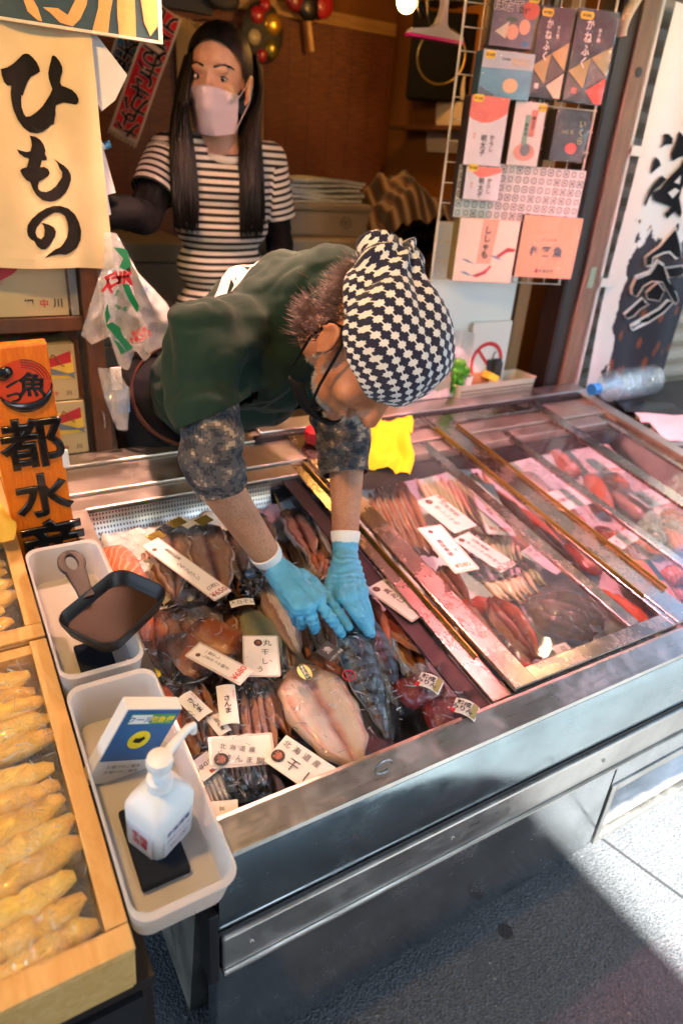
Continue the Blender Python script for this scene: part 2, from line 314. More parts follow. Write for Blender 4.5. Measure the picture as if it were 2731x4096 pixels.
build('corner_trim', MB().box2((XL - .004, YF - .012, .285), (XL + .011, YF + .03, .44)), BLACK, fz, smooth=0, bevel=.002)
build('plinth', MB().box2((XL + .03, YF + .02, 0), (XR - .02, 1.5, .03)), BLACK, fz, smooth=0)
build('end_panel', MB(TM).box2((XL, -.02, -.60), (XL + .034, .757, -.002)), LEDGE, fz, smooth=0)
build('end_panel', MB(TM).box2((1.886, -.02, -.6), (XR, 1.0, .01)), LEDGE, fz, smooth=0); build('back_panel', MB().box2((XL, 1.53, .03), (XR, 1.55, .66)), LEDGE, fz, smooth=0)
led = MB(TM)
for a, b, w in ((.757, .805, -.004), (.809, .862, .003), (.866, .918, -.003), (.922, .97, .004)): led.box2((XL, a, w - .04), (XR, b, w)); 
led.box2((XL, .80, -.05), (XR, .97, -.012)); build('rear_ledge', led, LEDGE, fz, smooth=0, bevel=.0025)
build('rear_rim', MB(TM).box2((.70, .935, -.02), (XR, .945, .018)).box2((.7, .9452, -.02), (XR, 1.0, .0145)), STEEL, fz, smooth=0, bevel=.002)
def mk_perf():
    k = NT('perforated_steel'); v = k.co('UV'); x, y, z = k.xyz(v)[:3]
    px = k.math('SUBTRACT', k.math('FRACT', k.math('MULTIPLY', x, 62.)), .5); py = k.math('SUBTRACT', k.math('FRACT', k.math('MULTIPLY', y, 7.)), .5)
    d = k.math('ADD', k.math('MULTIPLY', px, px), k.math('MULTIPLY', py, py)); h = k.math('LESS_THAN', d, .075)
    k.p(Base_Color=k.mix(h, srgb('#b9b2a8'), (.01, .01, .01)), Metallic=k.math('SUBTRACT', 1., h), Roughness=.32); return reg(k)
build('perforated_panel', MB(TM).grid(lambda u, v: (.226 + .42 * u, .752 - .03 * v * v - .006 * v, -.012 - .07 * v), 20, 6), mk_perf(), fz)
tank = MB(TM).box2((.224, .005, -.17), (1.886, .757, -.15)).box2((.22, .748, -.16), (1.886, .757, -.03))
build('tank', tank, mat('tank_liner', '#26282b', .5, .3, var=.3, vs=6), fz, smooth=0)
FROST = mat('frost', '#cfd6da', .85, var=.12, vs=20, bump=.9, bs=70, bd=.006)
def frost(u0, u1, v0, v1, w0, w1, seed, amp=.012):
    return MB(TM).grid(lambda u, v: (u0 + (u1 - u0) * u, v0 + (v1 - v0) * v, w0 + (w1 - w0) * v ** 1.5 + amp * (nz((u * 9, v * 6, seed)) + .5 * nz((u * 26, v * 20, seed + 4))) - (.03 if v > .999 or u < .001 or u > .999 else 0)), 60, 24)
build('frost_bank', frost(.24, .70, .50, .735, -.085, -.050, 3, .018), FROST, fz, smooth=180); build('frost_bank', frost(.80, 1.88, .50, .747, -.12, -.07, 11, .008), FROST, fz, smooth=180); build('frost_bank', frost(.70, 1.88, .02, .52, -.135, -.12, 17, .006), FROST, fz, smooth=180)
build('vent_frame', MB().box2((1.083, YF - .004, .03), (1.1, YF + .03, .214)).box2((1.1, YF - .004, .195), (XR, YF + .03, .214)).box2((1.1, YF - .004, .03), (XR, YF + .03, .05)), STEEL, fz, smooth=0, bevel=.002)
vb = MB(); [vb.box((1.51, YF + .012, .068 + .027 * i), (.80, .012, .014), Matrix.Rotation(.5, 3, 'X')) for i in range(5)]; build('vent_grille', vb, STEEL, fz, smooth=0); build('vent_recess', MB().box2((1.1, YF + .03, .05), (XR, YF + .04, .195)), BLACK, fz, smooth=0)
def lid(u0, u1, w, ls, rs, handles=()):
    v0, v1 = .006, .918; f = build('sliding_lid', MB(TM).box2((u0, v0, w), (u0 + ls, v1, w + .010)).box2((u1 - rs, v0, w), (u1, v1, w + .010)).box2((u0 + ls, v0, w), (u1 - rs, v0 + .034, w + .009)).box2((u0 + ls, v1 - .045, w), (u1 - rs, v1, w + .009)), RAIL, fz, smooth=0, bevel=.0018)
    build('glass_pane', MB(TM).box2((u0 + ls - .006, v0 + .03, w + .0025), (u1 - rs + .006, v1 - .04, w + .0065)), GLASS, f, smooth=0)
    for hu, a, b in handles: build('handle', MB(TM).box2((hu, a, w + .010), (hu + .0028, b, w + .019)).box2((hu + .0029, a, w + .0101), (hu + .009, b, w + .0125)), BRASS, f, smooth=0)
lid(.722, 1.154, -.014, .043, .033, [(.7672 - .0125, .10, .8)]); lid(.768, 1.212, .000, .050, .012, [(1.203, .09, .845)]); lid(1.4185, 1.88, -.014, .028, .04); lid(1.216, 1.675, 0, .062, .045, [(1.2785, .09, .845)])
build('lid_track', MB(TM).box2((.68, .004, -.018), (.7215, .93, -.0145)).box2((.68, .919, -.02), (1.885, .934, .012)), BLACK, fz, smooth=0)
# ------------------------------------------------ fish
def fishmat(name, edge, body, mid, head, rough=.22, vs=9, spec='#3a1512', streak=1.):
    srgb = lambda h: tuple(c * (1.2 if h == edge else .88) for c in globals()['srgb'](h))
    k = NT(name); uvv = k.co('UV'); x, y, z = k.xyz(uvv)[:3]; v = k.co('Object'); nn = k.noise(v, 34, 5); n2 = k.noise(k.co('UV', (1.6, 20, 1)), 5, 5)
    d = k.math('ADD', k.math('ABSOLUTE', k.math('SUBTRACT', y, .5)), k.math('MULTIPLY', k.math('SUBTRACT', nn, .5), .14))
    c = k.ramp(d, [(.0, srgb(spec)), (.045, srgb(mid)), (.13, srgb(body)), (.34, srgb(body)), (.42, srgb(mid)), (.445, srgb(edge)), (.5, srgb(edge))])
    c = k.mix(k.math('MULTIPLY', k.ramp(n2, [(.35, (0, 0, 0)), (.7, (1, 1, 1))]), .75 * streak), c, srgb(mid)); hd = k.math('ADD', x, k.math('MULTIPLY', k.math('SUBTRACT', nn, .5), .18))
    c = k.mix(k.ramp(hd, [(.12, (1, 1, 1)), (.24, (0, 0, 0))]), c, srgb(head)); c = k.mix(k.ramp(hd, [(.84, (0, 0, 0)), (.95, (1, 1, 1))]), c, srgb(head))
    k.p(Base_Color=c, Roughness=rough, Coat_Weight=.6, Coat_Roughness=.15, Subsurface_Weight=.12, Subsurface_Scale=.01); k.bump(k.math('ADD', nn, n2), .5, .003); return reg(k)
F_AJI = fishmat('dried_horse_mackerel', '#c9bba6', '#a9896f', '#6e4238', '#2a1a16'); F_HOKKE = fishmat('dried_hokke', '#8a4a2a', '#d0a078', '#a3603c', '#5a2b1a'); F_RED = fishmat('dried_red_fish', '#d9a58e', '#b8563a', '#7a241a', '#7c2a20')
F_BROWN = fishmat('dried_brown_fish', '#d8bda0', '#b07348', '#7a4526', '#4a2a1a'); F_FLAT = fishmat('dried_flatfish', '#d8c4ae', '#f4ead8', '#e0aca0', '#8b7056', spec='#b0887a', streak=.7); F_SANMA = fishmat('dried_saury', '#8a6a52', '#c49a78', '#7e3c2e', '#1b1d22')
F_PALE = fishmat('pale_dried_fish', '#c2c2bd', '#b8a89c', '#8b6a62', '#5c5a58'); F_PINK = fishmat('pink_fillet', '#e0b0a0', '#d8907c', '#b8604c', '#c07a6a', streak=.8)
def mk_shish():
    k = NT('smelt_skin'); x, y, z = k.xyz(k.co('UV'))[:3]; nn = k.noise(k.co('Object'), 60, 4)
    c = k.ramp(k.math('ADD', k.math('PINGPONG', y, .5), k.math('MULTIPLY', k.math('SUBTRACT', nn, .5), .2)), [(.0, srgb('#d8c4a4')), (.22, srgb('#c3a47e')), (.36, srgb('#8a6c4c')), (.5, srgb('#6a5038'))]); c = k.mix(k.ramp(x, [(.1, (1, 1, 1)), (.2, (0, 0, 0))]), c, srgb('#5a4636'))
    k.p(Base_Color=c, Roughness=.3, Coat_Weight=.4); return reg(k)
F_SHISH = mk_shish()
def mk_whole(name, back, side, belly, bars):
    k = NT(name); x, y, z = k.xyz(k.co('UV'))[:3]; v = k.co('Object'); nn = k.noise(v, 30, 4); a = k.math('PINGPONG', y, .5)
    w = k.math('SINE', k.math('ADD', k.math('MULTIPLY', x, bars), k.math('MULTIPLY', nn, 9.))); wb = k.math('MULTIPLY', k.ramp(w, [(.42, (0, 0, 0)), (.58, (1, 1, 1))]), k.ramp(a, [(.16, (1, 1, 1)), (.25, (0, 0, 0))]))
    c = k.ramp(k.math('ADD', a, k.math('MULTIPLY', k.math('SUBTRACT', nn, .5), .05)), [(.0, srgb(back)), (.2, srgb(side)), (.3, srgb(belly)), (.5, srgb(belly))]); c = k.mix(wb, c, srgb('#0b1016')) if bars else c
    k.p(Base_Color=c, Roughness=.42, Metallic=.0); k.bump(k.math('ADD', nn, k.math('MULTIPLY', k.noise(v, 110, 3), .8)), .6, .004); return reg(k)
F_MACK = mk_whole('mackerel_skin', '#26384a', '#3d5564', '#b9bdb8', 70); F_WHOLE = mk_whole('silver_fish_skin', '#4c5648', '#8c8c6a', '#cfc8b0', 0)
def mk_salmon(name, c1, c2):
    k = NT(name); v = k.co('Object', (1, 1, 1), (0, .4, .5)); w = k.n('TexWave', {'wave_type': 'BANDS'}, Vector=v, Scale=26., Distortion=5., Detail=2.); nn = k.noise(v, 12, 3)
    k.p(Base_Color=k.mix(nn, k.ramp(w, [(.1, srgb(c2)), (.3, srgb(c1))]), srgb(c1)), Roughness=.25, Subsurface_Weight=.25, Subsurface_Scale=.01, Coat_Weight=.5); k.bump(w, .2, .002); return reg(k)
SALMON = mk_salmon('salmon_flesh', '#d9602e', '#f0b48a'); ROE = mat('salmon_roe', '#e8641c', .2, var=.5, vs=60, bump=1., bs=140, bd=.006, Subsurface_Weight=.3, Subsurface_Scale=.01, Coat_Weight=.8); MIRIN = mat('red_marinade', '#7c1c14', .2, var=.6, vs=40, bump=.8, bs=120, bd=.006, Coat_Weight=.8)
FRM = lambda p0, p1, w0=0, w1=0: fr(S(*p0, w0), S(*p1, w1) - S(*p0, w0), TN)
def interp(tab, u):
    for (a, x), (b, y) in zip(tab, tab[1:]):
        if u <= b: t = (u - a) / (b - a); t = t * t * (3 - 2 * t); return x + (y - x) * t
    return tab[-1][1]
SPLIT = [(0, .35), (.05, .75), (.16, .92), (.24, .80), (.38, 1.), (.6, .78), (.8, .36), (.9, .13), (.94, .16), (1, .5)]
LEAF = [(0, .25), (.08, .6), (.3, 1), (.6, .85), (.85, .42), (.93, .16), (1, .5)]
def split_fish(p0, p1, hw, m, w=-.05, name='dried_fish', hgt=.012, tab=SPLIT, seed=0, parent=None, bend=0., w1=None):
    a, b = S(*p0, w), S(*p1, w if w1 is None else w1); L = (b - a).length; M = fr(a, b - a, TN)
    def top(u, v):
        s = (v - .5) * 2; wd = hw * interp(tab, u) * (1 + .08 * nz((u * 6, s, seed))); ed = max(0, 1 - abs(s) ** 6)
        zz = hgt * ed * (.25 + .75 * abs(sin(s * 2.2)) ** .8) * (.35 + .65 * sin(pi * min(1, u * 1.02 + .02))) + .0035 * nz((u * 9, s * 3, seed + 7)) + .004 * (abs(s) ** 3)
        return Vector((L * u - .03 * L * (1 - s * s) * (1 if u > .97 else 0), s * wd + bend * L * sin(u * pi), max(.0008, zz)))
    mb = MB(M).grid(top, 36, 16)
    n = len(mb.v); mb.grid(lambda u, v: Vector((top(u, v).x, top(u, v).y, -.003)), 36, 16)
    w_ = 37; edge = [i for i in range(37)] + [j * w_ + 36 for j in range(1, 17)] + [16 * w_ + i for i in range(35, -1, -1)] + [j * w_ for j in range(15, 0, -1)]
    for i, e in enumerate(edge): f = edge[(i + 1) % len(edge)]; mb.f.append((e, e + n, f + n, f))
    return build(name, mb, m, parent, smooth=60)
def whole_fish(p0, p1, r, m, w=-.04, name='fish', parent=None, flat=.62, tail=1., w1=None, curve=0.):
    a, b = S(*p0, w), S(*p1, w if w1 is None else w1); L = (b - a).length; M = fr(a, b - a, TN); pr = [(0, .08), (.04, .42), (.12, .72), (.32, 1), (.55, .92), (.8, .42), (.9, .16), (.95, .13)]
    mb = MB(M); N_ = 26; pts = [(L * .95 * i / N_, curve * L * sin(pi * i / N_), 0) for i in range(N_ + 1)]; mb.tube(pts, [(r * interp(pr, .95 * i / N_) * 1.0 * flat, r * interp(pr, .95 * i / N_)) for i in range(N_ + 1)], 18, True, (0, 0, 1))
    if tail: mb.prism([(L * .93, -.1 * r), (L * 1.02, -.75 * r), (L * .985, 0), (L * 1.02, .75 * r), (L * .93, .1 * r)], -.0012, .0012); mb.prism([(L * .35, -r * .9), (L * .5, -r * 1.18), (L * .62, -r * .84)], -.001, .001)
    return build(name, mb, m, parent, smooth=60)
def resample(pts, n):
    P = list(pts) + [pts[0]]; d = [0]
    for a, b in zip(P, P[1:]): d.append(d[-1] + (b - a).length)
    out = []; j = 0
    for i in range(n):
        s = d[-1] * i / n
        while d[j + 1] < s: j += 1
        out.append(P[j].lerp(P[j + 1], (s - d[j]) / max(1e-9, d[j + 1] - d[j])))
    return out
def mk_crease_glint():
    k = NT('film_crease_glint'); g = k.n('BsdfGlossy', None, Roughness=.16); t = k.n('BsdfTransparent'); d = k.n('BsdfDiffuse', None, Color=(.9, .92, .92, 1)); m = k.n('MixShader', None, Fac=.22); k.set(m.inputs[1], t); k.set(m.inputs[2], g); m2 = k.n('MixShader', None, Fac=.26); k.set(m2.inputs[1], m); k.set(m2.inputs[2], d); k.t.links.new(m2.outputs[0], k.out.inputs[0]); return reg(k)  # white diffuse share paints glints along the folds
CREASE_GLINT = mk_crease_glint()
def creases(mb, fn, up, n, lo=.006, hi=.030):
    """sharp folds pinched up in the film, with glints whitened into them, more of them towards its edge"""
    for _ in range(n):
        u, v = random.random(), random.random() ** .45 * .97; p = Vector(fn(u, v)); a = random.uniform(0, 2 * pi); d = (TX * cos(a) + TV * sin(a)); L = random.uniform(lo, hi) * random.uniform(.4, 1); s_ = up.cross(d); w = random.uniform(.0006, .0016); h = random.uniform(.0008, .0026); p = p + up * .0008; e = d * L * .5; t_ = up * random.uniform(-.18, .18) * L; n0 = len(mb.v)
        mb.add([p - e - t_, p + e + t_, p - e * .6 - t_ * .6 + s_ * w + up * 0, p + e * .6 + t_ * .6 + s_ * w, p - e * .55 - t_ * .55 + up * h + s_ * w * .4, p + e * .55 + t_ * .55 + up * h + s_ * w * .4], [(0, 1, 5, 4), (4, 5, 3, 2)])
def film(px, w, h, m=None, parent=None, name='film', seed=0, amp=.006, pw=3., edge=.004):
    """crumpled clear sheet lying over what it wraps"""
    B = resample([S(*p, w) for p in px], 64); c = sum(B, Vector()) / 64; K = 14
    def fn(u, v):
        b = B[int(round(u * 64)) % 64]; q = c.lerp(b, v); z = h * (1 - v ** pw) + amp * (nz(q, 26) + .6 * nz(q, 60) + .25 * abs(nz(q, 130))) + edge * (v > .9) * abs(nz(q, 90))
        return q + TN * (z + .002) + (TX * nz(q + Vector((3, 1, seed)), 40) + TV * nz(q + Vector((7, 2, seed)), 40)) * (amp * .6 if v > .8 else 0)
    mb = MB().grid(fn, 64, K, True); n0 = len(mb.f); L = sum((b - c).length for b in B) / 64; creases(mb, lambda u, v: fn(round(u * 64) / 64, v), TN, int(12 + L * 300)); o = build(name, mb, m or FILM, parent, smooth=180); o.data.materials.append(CREASE_GLINT)
    for q in o.data.polygons[n0:]: q.material_index = 1; q.use_smooth = False
    return o
def ctr(px, w): return sum((S(*p, w) for p in px), Vector()) / len(px)
def price_tag(q, w, label, lines, price=None, pcol=None, lam=0., seal=True, tilt=0., group='price tags on the fish', name='price_tag', ts=1., bow=0.):
    """q: top left, top right, bottom left of the card in reading order of its short top edge; lines: (text, x, y, size as a fraction of width)"""
    ws = w if hasattr(w, '__len__') else (w, w, w); a, b, c = [S(*p, ww) for p, ww in zip(q, ws)]; M, wd, ht = plane_frame(a, b, c); t = thing(name, label, 'price tag', M @ Vector((wd / 2, -ht / 2, 0)), group)
    if lam:
        l = lam; r_ = .25 * wd * .5; pl = [(-l + r_ * .3, l), (wd + l - r_ * .3, l), (wd + l, l - r_ * .3), (wd + l, -ht - l + r_ * .3), (wd + l - r_ * .3, -ht - l), (-l + r_ * .3, -ht - l), (-l, -ht - l + r_ * .3), (-l, l - r_ * .3)]
        build('laminate', MB(M).prism(pl, -.0012, -.0004), mat('laminate_edge', '#cfc4bc', .25), t, smooth=0)
    build('card', MB(M).box2((0, -ht, -.0006), (wd, 0, .0004)), CARD, t, smooth=0)
    mb = MB(M); [text(mb, s, k * wd * ts * 1.12, x * wd, -y * ht, .0008, .004) for s, x, y, k in lines]
    if mb.v: build('lettering', mb, INK, t, smooth=0)
    if seal:
        sx, sy = seal if isinstance(seal, tuple) else (.22, .1); r = .13 * wd
        s = build('shop_seal', MB(M).add([(sx * wd + r * cos(i * pi / 10), -sy * ht + r * sin(i * pi / 10), .0007) for i in range(20)], [tuple(range(20))]), mat('seal_ink', '#2a2626', .6), t, smooth=0)
        z = MB(M); text(z, '漁', r * 1.35, sx * wd, -sy * ht, .0011, .0); build('seal_lettering', z, mat('seal_red', '#b8705c', .6), s, smooth=0)
    if price: mb = MB(M); text(mb, price[0], price[3] * wd * 1.1, price[1] * wd, -price[2] * ht, .0008, .01); build('price', mb, pcol or REDINK, t, smooth=0)
    return t
def sticker(M, rx, ry, m, parent, name='sticker', txt=None, tm=None, ts=1., n=24):
    s = build(name, MB(M).add([(rx * cos(2 * pi * i / n), ry * sin(2 * pi * i / n), .0005) for i in range(n)], [tuple(range(n))]), m, parent, smooth=0)
    if txt: z = MB(M); text(z, txt, ts, 0, 0, .001, .02); build('sticker_lettering', z, tm or INK, s, smooth=0)
    return s
ORD = ['first', 'second', 'third', 'fourth', 'fifth', 'sixth', 'seventh', 'eighth', 'ninth', 'tenth', 'eleventh', 'twelfth', 'thirteenth', 'fourteenth', 'fifteenth', 'sixteenth']
A1 = lambda x, y: (400 + .5102 * x, 1900 + .5102 * y); AA = lambda x, y: (1000 + .6378 * x, 1600 + .6378 * y); BB = lambda x, y: (1600 + .7213 * x, 1500 + .7213 * y); CC = lambda x, y: (500 + .574 * x, 2500 + .574 * y); DD = lambda x, y: (1000 + .6378 * x, 2300 + .6378 * y)
def loose(o, label, cat='dried fish', group='split dried fish in the freezer'): return tag(o, label, cat, group)
# --- open left bay
loose(split_fish(A1(560, 400), A1(600, 1020), .044, F_AJI, -.045, seed=1), 'split dried horse mackerel lying under the narrow ¥650 price tag')
loose(split_fish(A1(800, 400), A1(985, 1050), .050, F_AJI, -.040, seed=2), 'big split dried horse mackerel to the right of the ¥650 tag, tail towards the street')
loose(split_fish(A1(985, 440), A1(1150, 880), .034, F_AJI, -.045, seed=3), 'split dried horse mackerel half under the bare forearm beside the blue round sticker')
loose(split_fish(A1(680, 430), A1(690, 900), .030, F_BROWN, -.058, seed=33), 'dark split fish showing between the two mackerel nearest the ¥650 tag')
t = thing('fish_pack', 'clear bag with gold corner tabs wrapping the split horse mackerel', 'fish pack', ctr([A1(420, 420), A1(1160, 1060)], -.05), 'clear fish packs')
film([A1(300, 480), A1(540, 380), A1(900, 350), A1(1080, 560), A1(1170, 860), A1(1010, 1080), A1(800, 1150), A1(420, 1160), A1(410, 800)], -.05, .026, None, t, seed=1, amp=.005)
GOLD = mat('gold_foil', '#c9b25a', .2, .8, bump=1., bs=50, bd=.004)
for cx, cy, r_ in ((605, 372, 48), (815, 355, 42), (440, 480, 60)):
    c = S(*A1(cx, cy), -.015); build('gold_tab', MB(fr(c, TX + TV * .4, TN)).box((0, 0, 0), (.034, .026, .0012)), GOLD, t, smooth=0)
build('paper_label', MB(FRM(A1(1020, 1010), A1(1210, 985), -.012, -.012)).grid(lambda u, v: (.045 * u, -.012 + .018 * v, .004 * sin(u * 3)), 8, 2), CARD, t)
z = MB(FRM(A1(1020, 1010), A1(1210, 985), -.011, -.011)); text(z, '天日干し', .012, .0225, -.003, .0045); build('label_lettering', z, INK, t, smooth=0)
t = thing('fish_pack', 'dark sealed bag with a small round blue sticker under the near forearm', 'fish pack', S(*A1(1190, 860), -.045), 'clear fish packs'); film([A1(1120, 700), A1(1240, 700), A1(1300, 830), A1(1290, 960), A1(1130, 980), A1(1100, 850)], -.045, .02, None, t, seed=5)
split_fish(A1(1190, 730), A1(1210, 980), .025, mat('dark_dried_fish', '#241c1a', .25, var=.4, vs=30, Coat_Weight=.6), -.045, 'dried_fish', parent=t); sticker(fr(S(*A1(1175, 780), -.012), TX, TN), .011, .011, mat('blue_sticker', '#2a6f9e', .4), t, 'sticker', '旨い', mat('white_ink', '#f0f0ee', .6), .009)
price_tag((A1(335, 555), A1(455, 498), A1(690, 1100)), (-.008, -.008, -.004), 'long narrow white price tag reading ¥650 across the split horse mackerel', [(vert('んちっちアジ'), .42, .56, .27), (vert('島根浜田港'), .72, .28, .22), ('(2枚)', .55, .86, .3)], ('¥650', .5, .95, .42), mat('dark_red_ink', '#8e1c22', .6), seal=(.25, .12), lam=.003)
t = thing('fish_pack', 'film-wrapped salmon fillets against the pan tub, orange and frosty', 'fish pack', S(470, 2350, -.05), 'clear fish packs')
def slab(p0, p1, hw, h, m, w, name, parent, seed=0):
    a, b = S(*p0, w), S(*p1, w); L = (b - a).length; M = fr(a, b - a, TN)
    return build(name, MB(M).tube([(L * i / 14, hw * .1 * nz((i * .3, seed, 1)), 0) for i in range(15)], [(h * (1 - abs(2 * i / 14 - 1) ** 5 * .8) * (1 + .15 * nz((i * .4, seed, 0))), hw * (1 - abs(2 * i / 14 - 1) ** 4 * .45) * (1 + .12 * nz((i * .3, seed, 3)))) for i in range(15)], 16, True, (0, 0, 1)), m, parent, smooth=50)
slab((445, 2190), (560, 2420), .036, .022, SALMON, -.04, 'salmon_fillet', t, 1); slab((560, 2290), (590, 2560), .016, .018, SALMON, -.045, 'salmon_fillet', t, 2); film([(400, 2150), (510, 2110), (560, 2200), (610, 2300), (600, 2500), (590, 2680), (540, 2700), (470, 2500)], -.04, .034, FILMW, t, seed=9, amp=.009)
t = thing('fish_pack', 'amber film pack of salmon roe with a yellow price sticker by the front tub', 'fish pack', S(650, 2760, -.05), 'clear fish packs')
slab((625, 2745), (700, 2960), .022, .015, ROE, -.045, 'roe', t, 3); film([(590, 2600), (680, 2600), (720, 2720), (760, 3000), (640, 2950), (600, 2800)], -.04, .022, None, t, seed=12, amp=.006)
M_ = FRM((580, 2720), (628, 2685), -.012, -.012); s = build('price_sticker', MB(M_).prism([(0, .004), (.004, .012), (.024, .012), (.028, .004), (.028, -.004), (.024, -.012), (.004, -.012), (0, -.004)], 0, .0006), mat('yellow_sticker', '#f0d020', .5), t, smooth=0); z = MB(M_); text(z, '¥980', .013, .014, 0, .001); build('price', z, mat('green_ink', '#2c5a2c', .6), s, smooth=0)
t = thing('fish_pack', 'clear pack of two striped hokke fillets under the ¥680 tag', 'fish pack', S(800, 2600, -.05), 'clear fish packs')
slab(A1(600, 1250), A1(830, 1570), .033, .012, F_HOKKE, -.04, 'fillet', t, 4); slab(A1(730, 1170), A1(1110, 1350), .034, .012, F_HOKKE, -.048, 'fillet', t, 5); film([A1(400, 1180), A1(740, 1110), A1(1050, 1130), A1(1140, 1260), A1(1060, 1420), A1(860, 1600), A1(560, 1600), A1(520, 1500), A1(400, 1400)], -.045, .022, None, t, seed=14, amp=.006)
loose(whole_fish(A1(1150, 1060), A1(1450, 1560), .032, F_WHOLE, -.045), 'whole olive-backed dried fish behind the upright white tag', 'fish'); loose(whole_fish((1060, 2330), (1215, 2660), .030, F_PALE, -.05), 'pale brown fish just left of the near blue glove', 'fish')
price_tag((A1(1130, 1268), A1(1382, 1268), A1(1115, 1570)), (-.004, -.004, -.012), 'upright white card with a gold edge reading 丸干し behind the ¥680 tag', [('丸', .7, .17, .24), ('干', .62, .42, .22), ('し', .62, .66, .22), ('う', .45, .86, .2)], seal=(.42, .17), lam=.003)
price_tag((A1(690, 1412), A1(785, 1325), A1(1235, 1478)), (.004, .004, .008), 'white tag lying sideways with a red ¥680 over the hokke pack', [(vert('しまホッケ開き'), .42, .45, .22), (vert('一夜干し'), .75, .32, .22)], ('¥\n680', .5, .88, .0), lam=.004, seal=(.3, .13))
_o = [o for o in COL.objects if o.get('label', '').startswith('white tag lying sideways')][0]
M, wd, ht = plane_frame(S(*A1(690, 1412), .004), S(*A1(785, 1325), .004), S(*A1(1235, 1478), .008)); z = MB(M); text(z, '¥680', .5 * wd, .5 * wd, -.88 * ht, .0009, .01); build('price', z, REDINK, _o, smooth=0)
# lower layer that fills the open bay
for i in range(11): x = 560 + 108 * i; y = 3150 - 44 * i; loose(split_fish((x - 40, y - 230), (x + 60, y + 40), .034, (F_AJI, F_BROWN, F_HOKKE)[i % 3], -.088 + .006 * (i % 3), seed=200 + i, bend=.05 * (i % 3 - 1)), f'dried fish in the lower layer along the front lip, {ORD[i]} from the left', group='lower layer of dried fish')
for i in range(10): x = 660 + 92 * i; y = 2700 - 8 * i; loose(split_fish((x - 50, y - 250), (x + 50, y + 60), .036, (F_BROWN, F_AJI, F_PALE)[i % 3], -.086 + .006 * (i % 3), seed=220 + i, bend=.06 * (i % 3 - 1)), f'dried fish in the middle lower layer of the open bay, {ORD[i]} from the left', group='lower layer of dried fish')
for i in range(9): x = 560 + 85 * i; y = 2360 - 6 * i; loose(split_fish((x - 30, y - 190), (x + 60, y + 70), .034, (F_AJI, F_BROWN, F_AJI)[i % 3], -.080 + .005 * (i % 3), seed=240 + i, bend=.06 * (i % 3 - 1)), f'dried fish in the rear lower layer of the open bay, {ORD[i]} from the left', group='lower layer of dried fish')
for px, lab, sd in (([(480, 2480), (760, 2440), (900, 2640), (760, 2800), (560, 2760)], 'loose sheet of clear film left of the ¥680 tag', 1), ([(900, 2600), (1180, 2560), (1240, 2800), (1080, 2960), (930, 2860)], 'loose sheet of clear film by the upright white card', 2), ([(1100, 2240), (1420, 2300), (1380, 2500), (1180, 2520)], 'loose sheet of clear film under the blue gloves', 3), ([(640, 2820), (1000, 2900), (1080, 3140), (840, 3200), (700, 3000)], 'loose sheet of clear film over the saury packs', 4)): tag(film(px, -.02, .02, None, None, 'film_sheet', 300 + sd, .010), lab, 'plastic film', 'loose film sheets')
# saury packs
def saury(p0, p1, hw, parent, seed, bend=0.): return split_fish(p0, p1, hw, F_SANMA, -.045, 'saury', .013, LEAF, seed, parent, bend)
t = thing('fish_pack', 'clear pack of long dried saury with the upright さんま label', 'fish pack', S(970, 2900, -.05), 'clear fish packs')
for i, (a, b) in enumerate(((CC(700, 380), CC(800, 1200)), (CC(800, 390), CC(880, 1210)), (CC(860, 430), CC(1000, 1190)), (CC(960, 430), CC(1075, 1010)))): saury(a, b, .016, t, 20 + i, -.03)
film([CC(540, 370), CC(760, 300), CC(1000, 330), CC(1060, 500), CC(1080, 900), CC(1050, 1220), CC(820, 1240), CC(680, 900)], -.045, .024, None, t, seed=21, amp=.006)
def sanma_label(tl, tr, bl, parent, w, lab='さんま'):
    M, wd, ht = plane_frame(S(*tl, w), S(*tr, w), S(*bl, w)); s = build('label_card', MB(M).grid(lambda u, v: (wd * u, -ht * v, .003 * sin(u * 3)), 6, 2), CARD, parent); z = MB(M); text(z, vert(lab), wd * .40, wd * .5, -ht * .52, .004, .02, line=1.0); build('label_lettering', z, INK, s, smooth=0); z = MB(M); text(z, vert('銚子加工'), wd * .13, wd * .86, -ht * .25, .0026); build('small_lettering', z, REDINK, s, smooth=0)
sanma_label(CC(635, 428), CC(765, 418), CC(682, 700), t, -.008)
t = thing('fish_pack', 'crumpled saury pack with a slanting さんま label behind the pump bottle', 'fish pack', S(770, 2850, -.05), 'clear fish packs'); saury(CC(420, 420), CC(560, 880), .016, t, 26); saury(CC(500, 400), CC(640, 820), .016, t, 27)
film([CC(300, 430), CC(480, 360), CC(560, 420), CC(640, 600), CC(660, 840), CC(480, 860), CC(400, 700)], -.045, .026, None, t, seed=23, amp=.008); sanma_label(CC(358, 522), CC(458, 458), CC(490, 690), t, -.006)
t = thing('fish_pack', 'half hidden saury pack whose さんま label tucks under the upright one', 'fish pack', S(860, 2870, -.055), 'clear fish packs'); saury(CC(560, 520), CC(700, 960), .016, t, 29); sanma_label(CC(565, 660), CC(650, 615), CC(645, 790), t, -.016); film([CC(550, 560), CC(700, 520), CC(740, 800), CC(640, 880)], -.05, .022, None, t, seed=24)
price_tag((CC(612, 985), CC(598, 795), CC(1050, 1030)), (-.010, -.010, -.012), 'white laminated tag reading 北海道産 さんま開 lying along the freezer front', [], seal=False, lam=.004)
_o = [o for o in COL.objects if o.get('label', '').startswith('white laminated tag reading 北海道産 さんま開')][0]
M, wd, ht = plane_frame(S(*CC(598, 795), -.009), S(*CC(1060, 845), -.011), S(*CC(612, 985), -.009)); z = MB(M)
for i, ch in enumerate('北海道産'): text(z, ch, .23 * ht, wd * (.20 + .145 * i), -.24 * ht, .0012)
